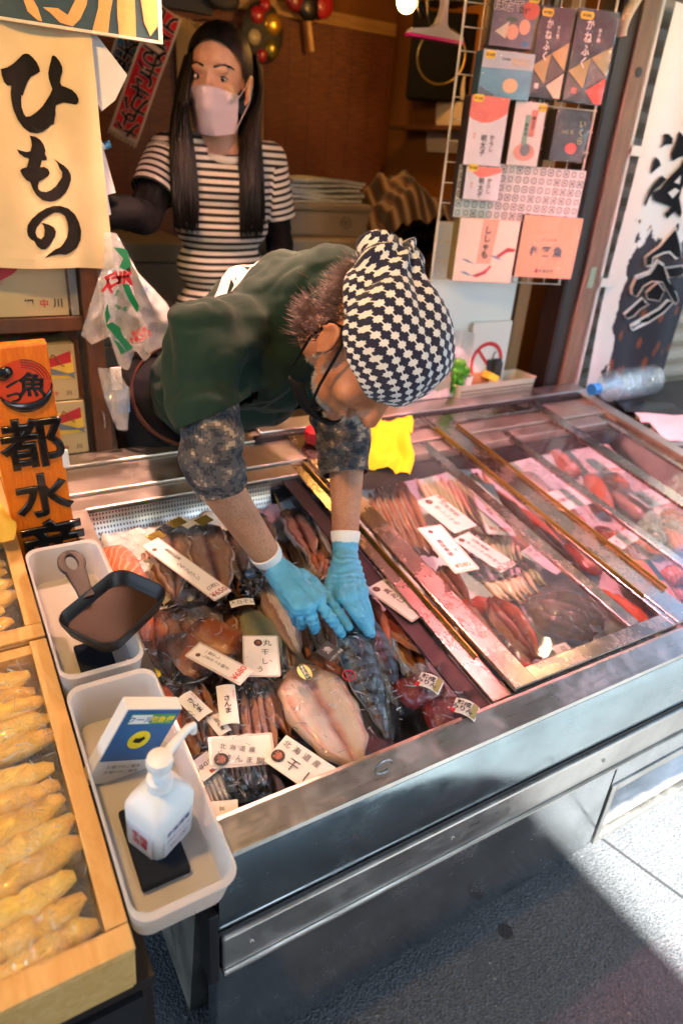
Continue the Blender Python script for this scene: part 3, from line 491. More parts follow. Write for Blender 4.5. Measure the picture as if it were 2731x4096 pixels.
for i, ch in enumerate('さんま開'): text(z, ch, .28 * ht, wd * (.30 + .16 * i), -.64 * ht, .0012)
build('lettering', z, INK, _o, smooth=0); s = sticker(T(0, 0, 0) @ M @ T(.021, -.034, .001), .011, .011, mat('seal_ink', '#2a2626', .6), _o, 'shop_seal', '漁', mat('seal_red', '#b8705c', .6), .014)
price_tag((CC(1125, 768), CC(1468, 995), CC(995, 965)), (-.004, -.002, -.008), 'white card reading 北海道産 干し lying askew against the front lip', [], seal=False, lam=0)
_o = [o for o in COL.objects if o.get('label', '').startswith('white card reading 北海道産 干し')][0]
M, wd, ht = plane_frame(S(*CC(1125, 768), -.003), S(*CC(1468, 995), -.001), S(*CC(995, 965), -.007)); z = MB(M)
for i, ch in enumerate('北海道産'): text(z, ch, .24 * ht, wd * (.12 + .20 * i), -.22 * ht, .0012)
text(z, '干', .40 * ht, wd * .42, -.66 * ht, .0012); text(z, 'し', .40 * ht, wd * .78, -.72 * ht, .0012); build('lettering', z, INK, _o, smooth=0); sticker(M @ T(.012, -.036, .001), .0105, .0105, mat('seal_ink', '#2a2626', .6), _o, 'shop_seal', '漁', mat('seal_red', '#b8705c', .6), .014)
# black tray of small fish
t = thing('fish_tray', 'black plastic tray of small silver fish with a white and red label', 'fish tray', S(890, 3110, -.05)); M, wd, ht = plane_frame(S(745, 3035, -.03), S(850, 3005, -.03), S(860, 3240, -.035))
def rrect(x0, y0, x1, y1, r, n=5):
    o = []
    for cx, cy, a in ((x1 - r, y1 - r, 0), (x0 + r, y1 - r, 90), (x0 + r, y0 + r, 180), (x1 - r, y0 + r, 270)): o += [(cx + r * cos(radians(a + 90 * i / n)), cy + r * sin(radians(a + 90 * i / n))) for i in range(n + 1)]
    return o
def tray_mesh(M, x0, y0, x1, y1, r, dep, th=.0015, flare=.86):
    mb = MB(M); A = rrect(x0, y0, x1, y1, r); cx, cy = (x0 + x1) / 2, (y0 + y1) / 2; n = len(A); sc = lambda P, f: [(cx + (x - cx) * f, cy + (y - cy) * f) for x, y in P]
    fx = 1 - th / ((x1 - x0) / 2)
    rings = [(sc(A, flare), -dep), (A, -.002), (sc(A, 1.02), 0), (sc(A, 1.02), .0015), (sc(A, fx), .0015), (sc(A, fx - .01), -.002), (sc(A, flare * fx), -dep + th)]
    mb.add([(x, y, z) for P, z in rings for x, y in P], [(i * n + k, i * n + (k + 1) % n, (i + 1) * n + (k + 1) % n, (i + 1) * n + k) for i in range(6) for k in range(n)] + [tuple(range(n))[::-1], tuple(6 * n + k for k in range(n))]); return mb
build('tray', tray_mesh(M, 0, -ht, wd, 0, .012, .018), DARKPL, t)
for i in range(5): a = M @ Vector((wd * (.14 + .17 * i), -ht * .38, .001)); build('small_fish', MB(fr(a, M.to_3x3() @ Vector((.12, -1, 0)), TN)).tube([(ht * .6 * j / 10, 0, .002) for j in range(11)], [.0075 * interp([(0, .2), (.25, 1), (.8, .4), (1, .15)], j / 10) for j in range(11)], 10), F_PALE, t)
M2, w2, h2 = plane_frame(S(*CC(428, 985), -.015), S(*CC(570, 880), -.015), S(*CC(528, 1110), -.015)); s = build('label_card', MB(M2).box2((0, -h2, 0), (w2, 0, .0006)), CARD, t, smooth=0); z = MB(M2); text(z, 'めひかり', w2 * .22, w2 * .5, -h2 * .45, .001, .03, rot=pi); build('label_lettering', z, INK, s, smooth=0)
build('label_band', MB(M2).box2((w2 * .5, -h2 * .92, .0007), (w2 * .95, -h2 * .76, .001)), mat('label_red', '#d04a3a', .6), s, smooth=0); film([(735, 3020), (845, 2995), (1015, 3210), (820, 3230)], -.024, .006, None, t, seed=31, amp=.003)
price_tag((CC(565, 1350), CC(562, 1235), CC(790, 1290)), -.02, 'white tag mostly hidden behind the pump bottle at the front lip', [('宮', .5, .5, .3)], seal=False)
# flatfish pack
t = thing('fish_pack', 'clear pack with a large pale opened flatfish and a yellow oval sticker', 'fish pack', S(1290, 2850, -.05), 'clear fish packs')
split_fish((1190, 2670), (1440, 3090), .062, F_FLAT, -.04, 'flatfish', .016, [(0, .2), (.05, .55), (.2, .95), (.45, 1), (.75, .75), (.93, .32), (1, .2)], 41, t)
film([(1147, 2663), (1210, 2640), (1319, 2708), (1446, 2890), (1560, 2990), (1450, 3040), (1331, 3090), (1180, 3000), (1122, 2900)], -.04, .026, None, t, seed=42, amp=.005)
M = fr(S(1217, 2699, -.006), TX, TN); s = sticker(M @ T(0, 0, .006), .0115, .0175, mat('pale_yellow_sticker', '#f2e08a', .45), t, 'oval_sticker'); build('sticker_band', MB(M).box2((-.0045, -.0165, .0067), (.0045, .0165, .007)), mat('sticker_green', '#1f5a36', .5), s, smooth=0); z = MB(M); text(z, vert('すがれい'), .0075, 0, 0, .0074, .02, line=.95); build('sticker_lettering', z, mat('white_ink', '#f0f0ee', .6), s, smooth=0)
# held mackerel bag
t = thing('fish_pack', 'clear bag of two whole mackerel held between the blue gloves', 'fish pack', S(1460, 2700, -.03), 'clear fish packs')
whole_fish((1365, 2455), (1560, 2985), .033, F_MACK, .004, 'mackerel', t, .6, 0, -.05); whole_fish((1425, 2420), (1620, 2880), .031, F_MACK, -.010, 'mackerel', t, .6, 0, -.05)
film([(1240, 2560), (1290, 2520), (1375, 2420), (1440, 2440), (1530, 2600), (1590, 2760), (1610, 2960), (1555, 3000), (1430, 2900), (1330, 2720), (1260, 2640)], -.022, .034, None, t, seed=51, amp=.007, pw=6.)
M = FRM((1290, 2640), (1352, 2578), .012, .014); s = build('clear_label', MB(M).box2((0, -.02, .008), (.034, .016, .0086)), mat('smoky_label', '#4a4a48', .3), t, smooth=0); z = MB(M); text(z, '漁', .016, .017, .003, .0092); text(z, '一汐釣り薫鯖', .006, .017, -.015, .0092); build('label_lettering', z, CARD, s, smooth=0)
M = fr(S(1392, 2720, .004), TX, TN); s = build('red_ring', MB(M).tube([(.011 * cos(i * pi / 12), .011 * sin(i * pi / 12), .012) for i in range(25)], .0009, 6), REDINK, t); z = MB(M); text(z, '氷', .014, 0, 0, .012); build('ring_lettering', z, REDINK, s, smooth=0); z = MB(M); text(z, '氷', .014, -.022, 0, .011); build('blue_lettering', z, mat('blue_ink', '#2a4a7a', .6), t, smooth=0)
# marinated packs
for p, lab, (lx, ly), seed in (((1690, 2760), 'red mirin-marinated mackerel bag, the farther one tied with a twist', (1720, 2735), 1), ((1800, 2860), 'red mirin-marinated mackerel bag nearest the front lip by the lid edge', (1860, 2838), 2)):
    t = thing('fish_pack', lab, 'fish pack', S(*p, -.05), 'marinated packs'); x, y = p
    slab((x - 95, y + 30), (x + 75, y - 25), .034, .022, MIRIN, -.035, 'marinated_fish', t, 60 + seed); film([(x - 150, y + 40), (x - 95, y - 60), (x + 30, y - 90), (x + 120, y - 70), (x + 110, y + 30), (x - 10, y + 90), (x - 100, y + 110)], -.04, .032, None, t, seed=60 + seed, amp=.007)
    M = FRM((lx - 45, ly - 25), (lx + 45, ly + 15), -.002, -.002); s = build('label_card', MB(M).grid(lambda u, v: (.042 * u, -.02 + .034 * v, .006 * sin(u * pi)), 8, 2), CARD, t); z = MB(M); text(z, '熟成\nみりん', .012, .016, -.004, .008, .03); build('label_lettering', z, INK, s, smooth=0)
    build('label_band', MB(M).grid(lambda u, v: (.030 + .010 * u, -.018 + .030 * v, .0065 - .004 * u), 3, 2), mat('label_gold', '#a08a3a', .4), s); build('label_tip', MB(M).box2((-.001, -.02, .0), (.006, -.012, .003)), REDINK, s, smooth=0)
    a = S(x - 85, y - 110, -.004); build('twist_tie', MB().tube([S(x - 60, y - 70, -.012), a, S(x - 130, y - 190, -.006)], [.012, .004, .012], 10), FILMW, t)
# reddish split fish beside the lid edge
for i, (a, b, hw, m, lab) in enumerate((((1470, 2400), (1565, 2640), .024, F_PINK, 'pinkish split fish just right of the far blue glove'), ((1535, 2450), (1735, 2640), .032, F_RED, 'dark red split fish beneath the slanted 真あじ tag'), ((1640, 2480), (1800, 2620), .022, F_RED, 'red split fish edging under the sliding lid near the marinated bags'))): loose(split_fish(a, b, hw, m, -.05, seed=70 + i, hgt=.016), lab)
price_tag(((1465, 2352), (1545, 2308), (1628, 2492)), (-.015, -.015, -.008), 'slanted white 真あじ tag slipping under the edge of the sliding lid', [(vert('真あじ'), .45, .42, .26), (vert('長崎産'), .78, .25, .2), ('(5枚)', .6, .78, .2)], ('¥', .6, .92, .25), ORINK, seal=(.22, .13), lam=.004)
# wire tray with split fish
t = thing('fish_tray', 'rounded clear tray with a wire rim and slotted back holding split fish', 'fish tray', S(1250, 2100, -.06)); M = fr(S(1085, 1950, -.045), S(1240, 2310, -.04) - S(1085, 1950, -.045), TN)
L = (S(1240, 2310, -.04) - S(1085, 1950, -.045)).length; rim = [M @ Vector((x, y, .002)) for x, y in rrect(0, 0, L, .19, .03)]; build('tray', tray_mesh(M, 0, 0, L, .19, .03, .025), FILMW, t); build('rim', MB().tube(rim + [rim[0]], .0022, 8), BRASS, t); sl = MB(M); [sl.box((.012, .045 + .011 * i, -.006), (.026, .005, .004)) for i in range(9)]; build('slots', sl, DARKPL, t, smooth=0)
for i, (a, b, hw, m, lab) in enumerate(((AA(250, 690), AA(420, 1040), .036, F_AJI, 'dark split fish on the left in the wire-rimmed tray'), (AA(430, 640), AA(530, 1010), .026, F_PALE, 'pale silver split fish in the wire-rimmed tray by the far forearm'), (AA(400, 950), AA(470, 1140), .020, F_BROWN, 'small brown split fish at the front of the wire-rimmed tray'), (AA(20, 720), AA(170, 960), .030, F_AJI, 'dark split fish outside the tray under the near forearm'), (AA(520, 1000), AA(420, 1150), .02, F_AJI, 'short split fish tucked behind the far glove'))): loose(split_fish(a, b, hw, m, -.042, seed=80 + i), lab)
# --- under the glass lids
ORD = ['first', 'second', 'third', 'fourth', 'fifth', 'sixth', 'seventh', 'eighth', 'ninth', 'tenth', 'eleventh', 'twelfth', 'thirteenth', 'fourteenth', 'fifteenth', 'sixteenth']
for i in range(5): a = (1478 + 30 * i, 1960 - 8 * i); b = (1590 + 36 * i, 2215 + 4 * i); loose(split_fish(a, b, .022, F_BROWN, -.085 + .004 * i, seed=90 + i, tab=LEAF), f'slim brown split fish, {ORD[i]} from the left in the fan behind the lid edge', group='fan of slim split fish')
def shishamo():
    L = 1.0; pr = [(0, .25), (.06, .6), (.3, 1), (.6, .82), (.85, .36), (.93, .2), (1, .12)]; mb = MB().tube([(L * i / 18, .02 * sin(i * .35), 0) for i in range(19)], [(.055 * interp(pr, i / 18), .062 * interp(pr, i / 18)) for i in range(19)], 12, True, (0, 0, 1)); mb.prism([(.93, -.01), (1.08, -.06), (1.04, 0), (1.08, .06), (.93, .01)], -.006, .006)
    return mb
sh0 = None
def row(h0, h1, t0, t1, n, label, w, grp):
    global sh0
    for i in range(n):
        f = i / (n - 1); a = S(h0[0] + (h1[0] - h0[0]) * f + random.uniform(-5, 5), h0[1] + (h1[1] - h0[1]) * f + random.uniform(-12, 12), w + random.uniform(0, .008)); b = S(t0[0] + (t1[0] - t0[0]) * f + random.uniform(-8, 8), t0[1] + (t1[1] - t0[1]) * f + random.uniform(-14, 14), w)
        if sh0 is None: o = build('smelt', shishamo(), F_SHISH, loc=Vector((0, 0, 0))); sh0 = o
        else: o = sh0.copy(); COL.objects.link(o)
        L = (b - a).length; s_ = L * random.uniform(.94, 1.05); o.matrix_world = fr(a, b - a, TN) @ Matrix.Diagonal((s_, s_ * random.uniform(.9, 1.15) * .145 / L * 1.0, s_ * .145 / L, 1)); tag(o, f'small dried smelt, {ORD[i]} from the left in the {label} row under the glass', 'smelt', grp)
row((1640, 1890), (1915, 1872), (1800, 2110), (2030, 2100), 15, 'rear', -.085, 'dried smelt under the glass'); row((1870, 2155), (2045, 2120), (1985, 2290), (2085, 2255), 9, 'middle', -.085, 'dried smelt under the glass'); row((1925, 2325), (2125, 2275), (2030, 2420), (2190, 2345), 10, 'front', -.082, 'dried smelt under the glass'); row((1790, 2080), (1840, 2060), (1880, 2220), (1900, 2180), 4, 'short side', -.084, 'dried smelt under the glass')
G2 = 'price tags under the glass'
price_tag(((1660, 2005), (1752, 1978), (1768, 2150)), (-.06, -.06, -.06), 'white 新物 本ししゃも tag on the rear row of smelt under the glass', [(vert('本ししゃも'), .45, .55, .2), (vert('北海道産'), .78, .42, .2)], ('新\n物', .95, .15, .2), ORINK, seal=(.4, .12), group=G2)
price_tag(((1873, 1925), (1968, 1935), (1922, 2128)), (-.055, -.055, -.05), 'pinkish のどぐろ開き tag with ¥1,000 under the middle bar of the lid', [(vert('どぐろ開き'), .4, .5, .22), (vert('山陰沖'), .78, .4, .2)], ('¥1,000', .5, .92, .27), ORINK, seal=False, group=G2, lam=.004)
price_tag(((1808, 2158), (1872, 2128), (1968, 2310)), (-.055, -.055, -.05), 'white smelt tag reading ¥2,300 beside the middle row of smelt', [(vert('本ししゃも子持ち'), .4, .52, .2), (vert('北海道産'), .72, .35, .2)], ('¥2,300', .5, .94, .34), mat('dark_red_ink', '#8e1c22', .6), seal=(.3, .1), group=G2)
price_tag(((1684, 2118), (1758, 2106), (1790, 2290)), (.016, .016, .016), 'laminated ¥580 tag reading 霜降寒鯖 lying on top of the glass', [(vert('霜降寒鯖'), .38, .5, .27), (vert('ノルウェー産'), .78, .42, .17)], ('¥580', .5, .91, .36), ORINK, seal=(.34, .09), lam=.007)
price_tag(((2073, 2213), (2139, 2170), (2190, 2325)), (-.06, -.06, -.055), 'cream handwritten card reading 鳥取県産 without a price under the glass', [], seal=False, group=G2)
_o = [o for o in COL.objects if o.get('label', '').startswith('cream handwritten card')][0]; M, wd, ht = plane_frame(S(2139, 2170, -.0585), S(2265, 2270, -.0585), S(2073, 2213, -.0585)); z = MB(M)
for i, ch in enumerate('鳥取県産'): text(z, ch, .020, .022 + .023 * i, -.016, .001, .005)
for i, ch in enumerate('カマサザ風'): text(z, ch, .018, .016 + .022 * i, -.038, .001, .005)
build('lettering', z, mat('brown_ink', '#5a3a34', .6), _o, smooth=0)
for i, (a, b, hw, m, lab) in enumerate((((1700, 2275), (1790, 2450), .026, F_BROWN, 'brown split fish below the ¥580 tag, left one'), ((1760, 2270), (1880, 2440), .028, F_BROWN, 'brown split fish below the ¥580 tag, right one'), ((1960, 1960), (2190, 2230), .036, F_PINK, 'pink glossy fillet under the thin middle bar of the lid'), ((2060, 2030), (2290, 2260), .03, F_PINK, 'pink fillet beside the handle strip of the first lid'), ((2010, 2120), (2120, 2210), .024, F_PINK, 'short pink fish right of the ¥1,000 tag'), ((2200, 2190), (2330, 2330), .028, F_PINK, 'pale pink fillet right of the 鳥取県産 card'))): loose(split_fish(a, b, hw, m, -.082, seed=100 + i, hgt=.018, tab=LEAF), lab)
t = thing('fish_pack', 'opened red rockfish with dark gut cavity in a bag at the front under the glass', 'fish pack', S(2010, 2560, -.08), 'clear fish packs')
F_KIN = fishmat('opened_rockfish', '#d8432c', '#e3b89c', '#5a2016', '#c03a24', streak=1.3); split_fish((1880, 2400), (2090, 2690), .060, F_KIN, -.085, 'rockfish', .024, [(0, .5), (.1, .9), (.3, 1), (.7, .85), (1, .5)], 111, t); split_fish((1960, 2400), (2150, 2640), .035, F_RED, -.07, 'rockfish_head', .03, [(0, .3), (.3, 1), (.7, .8), (1, .3)], 112, t); film([(1850, 2420), (1950, 2380), (2080, 2440), (2160, 2580), (2120, 2680), (2020, 2720), (1900, 2560)], -.07, .03, None, t, seed=113)
t = thing('fish_pack', 'large clear bag of dark brown fish at the front under the first lid', 'fish pack', S(2260, 2470, -.08), 'clear fish packs'); F_DK = fishmat('smoked_fish', '#6a5a3a', '#5a452c', '#3a2a1a', '#2a2016'); split_fish((2110, 2420), (2380, 2560), .05, F_DK, -.085, 'fish', .028, LEAF, 115, t); split_fish((2180, 2390), (2420, 2500), .04, F_DK, -.08, 'fish', .028, LEAF, 116, t); film([(2090, 2420), (2200, 2330), (2330, 2330), (2440, 2440), (2420, 2540), (2250, 2620), (2120, 2580)], -.075, .045, FILMW, t, seed=117, amp=.01)
price_tag(((2200, 2590), (2260, 2570), (2225, 2640)), -.055, 'small blank white card at the front under the first lid by the lamp glint', [('四', .6, .4, .3)], seal=False, group=G2)
# right-hand bay: roe, salmon
for i, (a, b, hw, lab, m) in enumerate((((2190, 1960), (2290, 2110), .034, 'orange salmon roe bag on the left of the 1200 tag', ROE), ((2240, 2020), (2340, 2150), .028, 'orange salmon roe bag under the 1200 tag', ROE), ((2360, 1900), (2430, 2040), .030, 'orange roe bag behind the ¥3,600 tag', ROE), ((2430, 1900), (2500, 1960), .028, 'orange roe bag to the right of the ¥3,600 tag', ROE), ((2200, 1800), (2300, 1900), .034, 'pinkish bag of scallops at the back of the second bay', F_PINK), ((2090, 1890), (2210, 2020), .032, 'pale violet squid bag behind the roe', mat('squid_flesh', '#c9b2b6', .3, var=.3, vs=30, Coat_Weight=.5)), ((2470, 1960), (2600, 2080), .040, 'clear bag of pale shrimp in the middle of the second bay', mat('shrimp_flesh', '#c8a8a4', .3, var=.3, vs=50, Coat_Weight=.5)), ((2425, 2130), (2540, 2260), .030, 'vacuum pack of salmon slices beside the 1200 tag', SALMON), ((2660, 2280), (2731, 2330), .036, 'salmon slab under the second lid at the picture edge', SALMON), ((2680, 2080), (2731, 2200), .034, 'salmon fillet pack far right below the ¥500 tag', SALMON), ((2560, 2080), (2650, 2180), .03, 'dark vacuum pack next to the thin bar of the second lid', F_DK))):
    t = thing('fish_pack', lab, 'fish pack', S((a[0] + b[0]) / 2, (a[1] + b[1]) / 2, -.09), 'packs in the right bay'); slab(a, b, hw, .022, m, -.085, 'filling', t, 120 + i); ax, ay = a; bx, by = b; film([(ax - 40, ay + 30), (ax + 10, ay - 40), (ax + 70, ay - 10), (bx + 50, by - 40), (bx + 20, by + 40), (bx - 50, by + 30)], -.085, .036, FILMW if i % 2 else FILM, t, seed=130 + i, amp=.008)
for i in range(14):
    r_, c_ = divmod(i, 7); u = 1.30 + .085 * c_ + .02 * r_; v = .10 + .17 * r_ + .012 * (c_ % 3); q0 = TO + TX * u + TV * v; t = thing('fish_pack', f'red seafood pack in the {"front" if r_ == 0 else "rear"} floor row, second bay, {ORD[c_]} from left', 'fish pack', q0 - TN * .11, 'floor rows in the right bay'); M = fr(q0 - TN * .105, TV + TX * random.uniform(-.4, .4), TN); s_ = 400 + i
    build('filling', MB(M).tube([(.13 * k / 12, .006 * nz((k * .4, s_, 1)), 0) for k in range(13)], [(.014 * (1 - abs(k / 6 - 1) ** 3 * .8) * (1 + .3 * nz((k * .6, s_, 0))), .034 * (1 - abs(k / 6 - 1) ** 4 * .6) * (1 + .25 * nz((k * .6, s_, 3)))) for k in range(13)], 14, True, (0, 0, 1)), (ROE, SALMON, F_RED, MIRIN, F_PINK)[(i * 3 + r_) % 5], t, smooth=60); build('film', MB(M).grid(lambda a, b: (-.01 + .15 * a, -.042 + .084 * b, .006 + .014 * (1 - abs(2 * a - 1) ** 3) * (1 - abs(2 * b - 1) ** 3) + .006 * nz((a * 7, b * 5, s_))), 18, 12), FILM, t, smooth=180)
price_tag(((2282, 1945), (2375, 2010), (2308, 2128)), -.045, 'white curling tag (200g) 1200 on the roe under the second lid', [(vert('いくら醤油'), .5, .4, .18), ('(200g)', .5, .76, .24)], ('1200', .55, .92, .36), mat('violet_ink', '#9a4a78', .6), seal=False, group=G2)
price_tag(((2335, 1835), (2445, 1835), (2420, 1890)), -.05, 'white tag with ¥3,600 at the back of the second bay', [('たらこ', .5, .3, .18)], ('¥3,600', .6, .8, .24), ORINK, seal=False, group=G2)
price_tag(((2600, 1955), (2680, 2010), (2625, 2055)), -.05, 'white tag with ¥500 near the right edge of the second bay', [('しらす', .5, .3, .2)], ('¥500', .5, .75, .3), ORINK, seal=False, group=G2)
price_tag(((2500, 2115), (2560, 2150), (2610, 2270)), -.05, 'long white tag crossing the salmon slices under the second lid', [(vert('しゃけ'), .5, .4, .24)], ('¥1,', .5, .85, .3), ORINK, seal=False, group=G2)
t = thing('food_packet', 'green packet with a pine picture and an orange label under the second lid', 'packet', S(2560, 2330, -.09)); M, wd, ht = plane_frame(S(2500, 2235, -.06), S(2590, 2235, -.06), S(2640, 2440, -.07))
build('packet', MB(M).box2((0, -ht, -.014), (wd * 1.1, 0, 0)), mat('green_packet', '#3f5a34', .35, var=.5, vs=30), t, smooth=0, bevel=.003); s = build('label_card', MB(M).box2((.003, -ht * .42, .0004), (wd * .8, -.006, .001)), mat('orange_label', '#e0703a', .5), t, smooth=0); z = MB(M); text(z, vert('魚醤漬'), .014, wd * .4, -ht * .22, .0015); build('label_lettering', z, INK, s, smooth=0); build('window', MB(M).box2((.003, -ht * .97, .0004), (wd, -ht * .45, .001)), SALMON, t, smooth=0)
# ------------------------------------------------ left side: crates, tubs, sign, shelf
def SV(x, y, v): r = ray(x, y); q = TO + TV * v; return C0 + r * ((q - C0).dot(TV) / r.dot(TV))
def crate(label, u0, u1, v0, v1, w1, d):
    t = thing('wooden_crate', label, 'crate', U((u0 + u1) / 2, (v0 + v1) / 2, w1 - d), 'wooden fish crates'); th = .02
    for a, b in (((u0, v0), (u1, v0 + th)), ((u0, v1 - th), (u1, v1)), ((u1 - th, v0 + th + .0005), (u1, v1 - th - .0005)), ((u0, v0 + th + .0005), (u0 + th, v1 - th - .0005))): build('side_board', MB(TM).box2((*a, w1 - d), (*b, w1)), CRATEW, t, smooth=0, bevel=.002)
    build('bottom_board', MB(TM).box2((u0 + .003, v0 + .003, w1 - d - .01), (u1 - .003, v1 - .003, w1 - d)), CRATEW, t, smooth=0)
    build('gap_shade_sheet', MB(TM).box2((u0 + .021, v0 + .021, w1 - d + .0005), (u1 - .021, v1 - .021, w1 - d + .004)), DARKPL, t, smooth=0); build('lip_strip', MB(TM).box2((u0, v0, w1 + .0005), (u1 + .001, v0 + .03, w1 + .008)), CRATEW, t, smooth=0, bevel=.002); build('lip_strip', MB(TM).box2((u1 - .024, v0 + .031, w1 + .0005), (u1 + .001, v1, w1 + .008)), CRATEW, t, smooth=0, bevel=.002)  # black sheet added so the gaps between packs read as shade
crate('front wooden crate of packed dried fish, nearest the street', -.44, .078, -.125, .375, .030, .085); crate('rear wooden crate of packed dried fish beside the sign', -.44, .078, .381, .86, .030, .085)
t = thing('crate_stand', 'dark stand carrying the wooden fish crates', 'stand', U(-.15, .4, -.5)); build('top', MB(TM).box2((-.46, -.12, -.09), (.10, .9, -.067)), POSTD, t, smooth=0); build('panel', MB().box2((-.46, .49, 0), (.085, .51, .44)), BLACK, t, smooth=0)
for x, y in ((.08, .53), (-.44, .53), (.08, 1.4), (-.44, 1.4)): build('leg', MB().box((x, y, .22), (.04, .04, .44)), POSTD, t, smooth=0)
F_SQ = mat('dried_squid', '#f2d87a', .35, var=.25, vs=14, bump=.4, bs=60, bd=.006, Coat_Weight=.5, Subsurface_Weight=.2, Subsurface_Scale=.01); F_SQ2 = mat('dried_fish_tan', '#e8c460', .35, var=.3, vs=14, bump=.4, bs=60, bd=.006, Coat_Weight=.5)
nm = ['row nearest the street', 'second row from the street', 'third row from the street', 'fourth row from the street', 'row nearest the divider']
for c_, (v0, nr, cn) in enumerate(((-.055, 5, 'front'), (.43, 4, 'rear'))):
    for i in range(nr):
        for j in range(2):
            u = -.175 + .152 * j + .012 * (i % 2); v = v0 + i * .09; t = thing('fish_pack', f'plump amber fish pack in the {cn} crate, {nm[i]}, {"left" if j == 0 else "right"} one', 'fish pack', U(u, v, 0), 'packs in the wooden crates')
            a = U(u - .08, v + random.uniform(-.012, .012), -.004 + .012 * j + random.uniform(-.006, .008)); M = fr(a, TX + TV * random.uniform(-.35, .35), TN); s_ = i + 7 * j + 20 * c_
            for b_ in range(3): build('dried_fish', MB(M).tube([(.150 * k / 14, -.03 + .03 * b_ + .006 * nz((k * .4, s_, b_)), .006 * nz((k * .5, s_, 5 + b_)) + .004 * b_) for k in range(15)], [(.015 * (1 - abs(2 * k / 14 - 1) ** 3 * .8) * (1 + .5 * nz((k * .7, s_, b_))), .018 * (1 - abs(2 * k / 14 - 1) ** 4 * .6) * (1 + .4 * nz((k * .7, s_, 3 + b_)))) for k in range(15)], 12, True, (0, 0, 1)), F_SQ if (i + j + b_) % 2 else F_SQ2, t, smooth=60)
            build('film', MB(M).grid(lambda a_, b_: (-.012 + .18 * a_, -.055 + .11 * b_, .004 + .026 * (1 - abs(2 * a_ - 1) ** 3) * (1 - abs(2 * b_ - 1) ** 2.5) + .008 * nz((a_ * 8, b_ * 6, s_)) + .004 * nz((a_ * 22, b_ * 14, s_))), 26, 18), FILMY, t, smooth=180)
for v0, v1, lab, sd in ((-.10, .35, 'crumpled clear plastic sheet spread over the front crate', 3), (.40, .83, 'crumpled clear plastic sheet spread over the rear crate', 8)):
    (lambda f: (lambda mb: (creases(mb, lambda u, v: U(*f(u, v)), TN, 260, .01, .05), (lambda o: (o.data.materials.append(CREASE_GLINT), [(setattr(q, 'material_index', 1), setattr(q, 'use_smooth', False)) for q in o.data.polygons[4200:]], tag(o, lab, 'plastic sheet', 'plastic sheets over the crates')))(build('plastic_sheet', mb, FILMY, smooth=180))))(MB().grid(lambda u, v: U(*f(u, v)), 70, 60)))(lambda a, b: (-.40 + .452 * a, v0 + (v1 - v0) * b, .036 + .016 * nz((a * 6, b * 6, sd)) + .010 * nz((a * 15, b * 13, sd + 2)) + .005 * nz((a * 36, b * 34, sd))))
def tub(label, u0, u1, v0, v1):
    M = TM @ T(u0, v0, .072); t = tag(build('plastic_tub', tray_mesh(M, 0, 0, u1 - u0, v1 - v0, .022, .066, .002, .93), TUB, smooth=50), label, 'tub', 'milky plastic tubs'); return t
tub('milky plastic tub under the frying pan', .080, .200, .245, .555); tub('milky plastic tub holding the pump bottle, jutting out over the street side', .080, .202, -.118, .225)
tag(build('sponge_mat', MB(TM).box2((.105, -.06, .0095), (.165, .05, .022)), mat('dark_blue_sponge', '#1c2430', .9, bump=.6, bs=150), smooth=0, bevel=.003), 'dark blue mat on the bottom of the pump bottle tub', 'mat', 'dark mats in the tubs'); tag(build('sponge_mat', MB(TM).box2((.115, .28, .0095), (.168, .36, .02)), mat('dark_blue_sponge', '#1c2430', .9), smooth=0, bevel=.003), 'dark blue mat under the frying pan in its tub', 'mat', 'dark mats in the tubs')
# frying pan
IRON = mat('cast_iron', '#17120f', .42, .2, bump=.25, bs=160, bd=.001); PANIN = mat('pan_inside', '#2c180f', .6, .0, bump=.2, bs=120, bd=.001)
C6 = lambda x, y: (.849 * x, 2100 + .849 * y)
c = (S(*C6(265, 600), .108) + S(*C6(690, 330), .108)) / 2; t = thing('frying_pan', 'small black rectangular cast iron pan lying across the rear tub', 'frying pan', c)
A_, B_, D_ = S(*C6(238, 455), .108), S(*C6(560, 195), .108), S(*C6(390, 672), .108); M = fr(A_, B_ - A_, TN); M.translation = A_; L = (B_ - A_).length; Wd = (D_ - A_).length
mb = MB(M @ T(0, -Wd, 0)); R0 = rrect(0, 0, L, Wd, .028, 7); n = len(R0); sc = lambda P, f: [((x - L / 2) * f + L / 2, (y - Wd / 2) * f + Wd / 2) for x, y in P]
rings = [(sc(R0, .80), -.030), (sc(R0, .86), -.028), (sc(R0, .99), -.003), (R0, .001), (sc(R0, .985), .003), (sc(R0, .95), .001), (sc(R0, .88), -.017), (sc(R0, .84), -.0205)]
build('pan_body', mb.add([(x, y, z) for P, z in rings for x, y in P], [(i * n + k, i * n + (k + 1) % n, (i + 1) * n + (k + 1) % n, (i + 1) * n + k) for i in range(7) for k in range(n)] + [tuple(range(n))[::-1]]), IRON, t, smooth=60)
P8 = sc(R0, .845); build('pan_inside', MB(M @ T(0, -Wd, 0)).add([(x, y, -.0203) for x, y in P8], [tuple(range(n))]), PANIN, t, smooth=0)
h0, h1 = S(*C6(402, 318), .106), S(*C6(325, 150), .128); hd = (h1 - h0); hM = fr(h0 - hd * .15, hd, TN); Lh = hd.length * 1.18
hp = [(0, .012), (.25 * Lh, .012), (.6 * Lh, .016), (.85 * Lh, .021), (.97 * Lh, .016), (Lh, .006)]; pl = hp + [(x, -y) for x, y in hp[::-1]]; ho = [(Lh * .84 + .012 * cos(a * pi / 5), .010 * sin(a * pi / 5)) for a in range(10)]
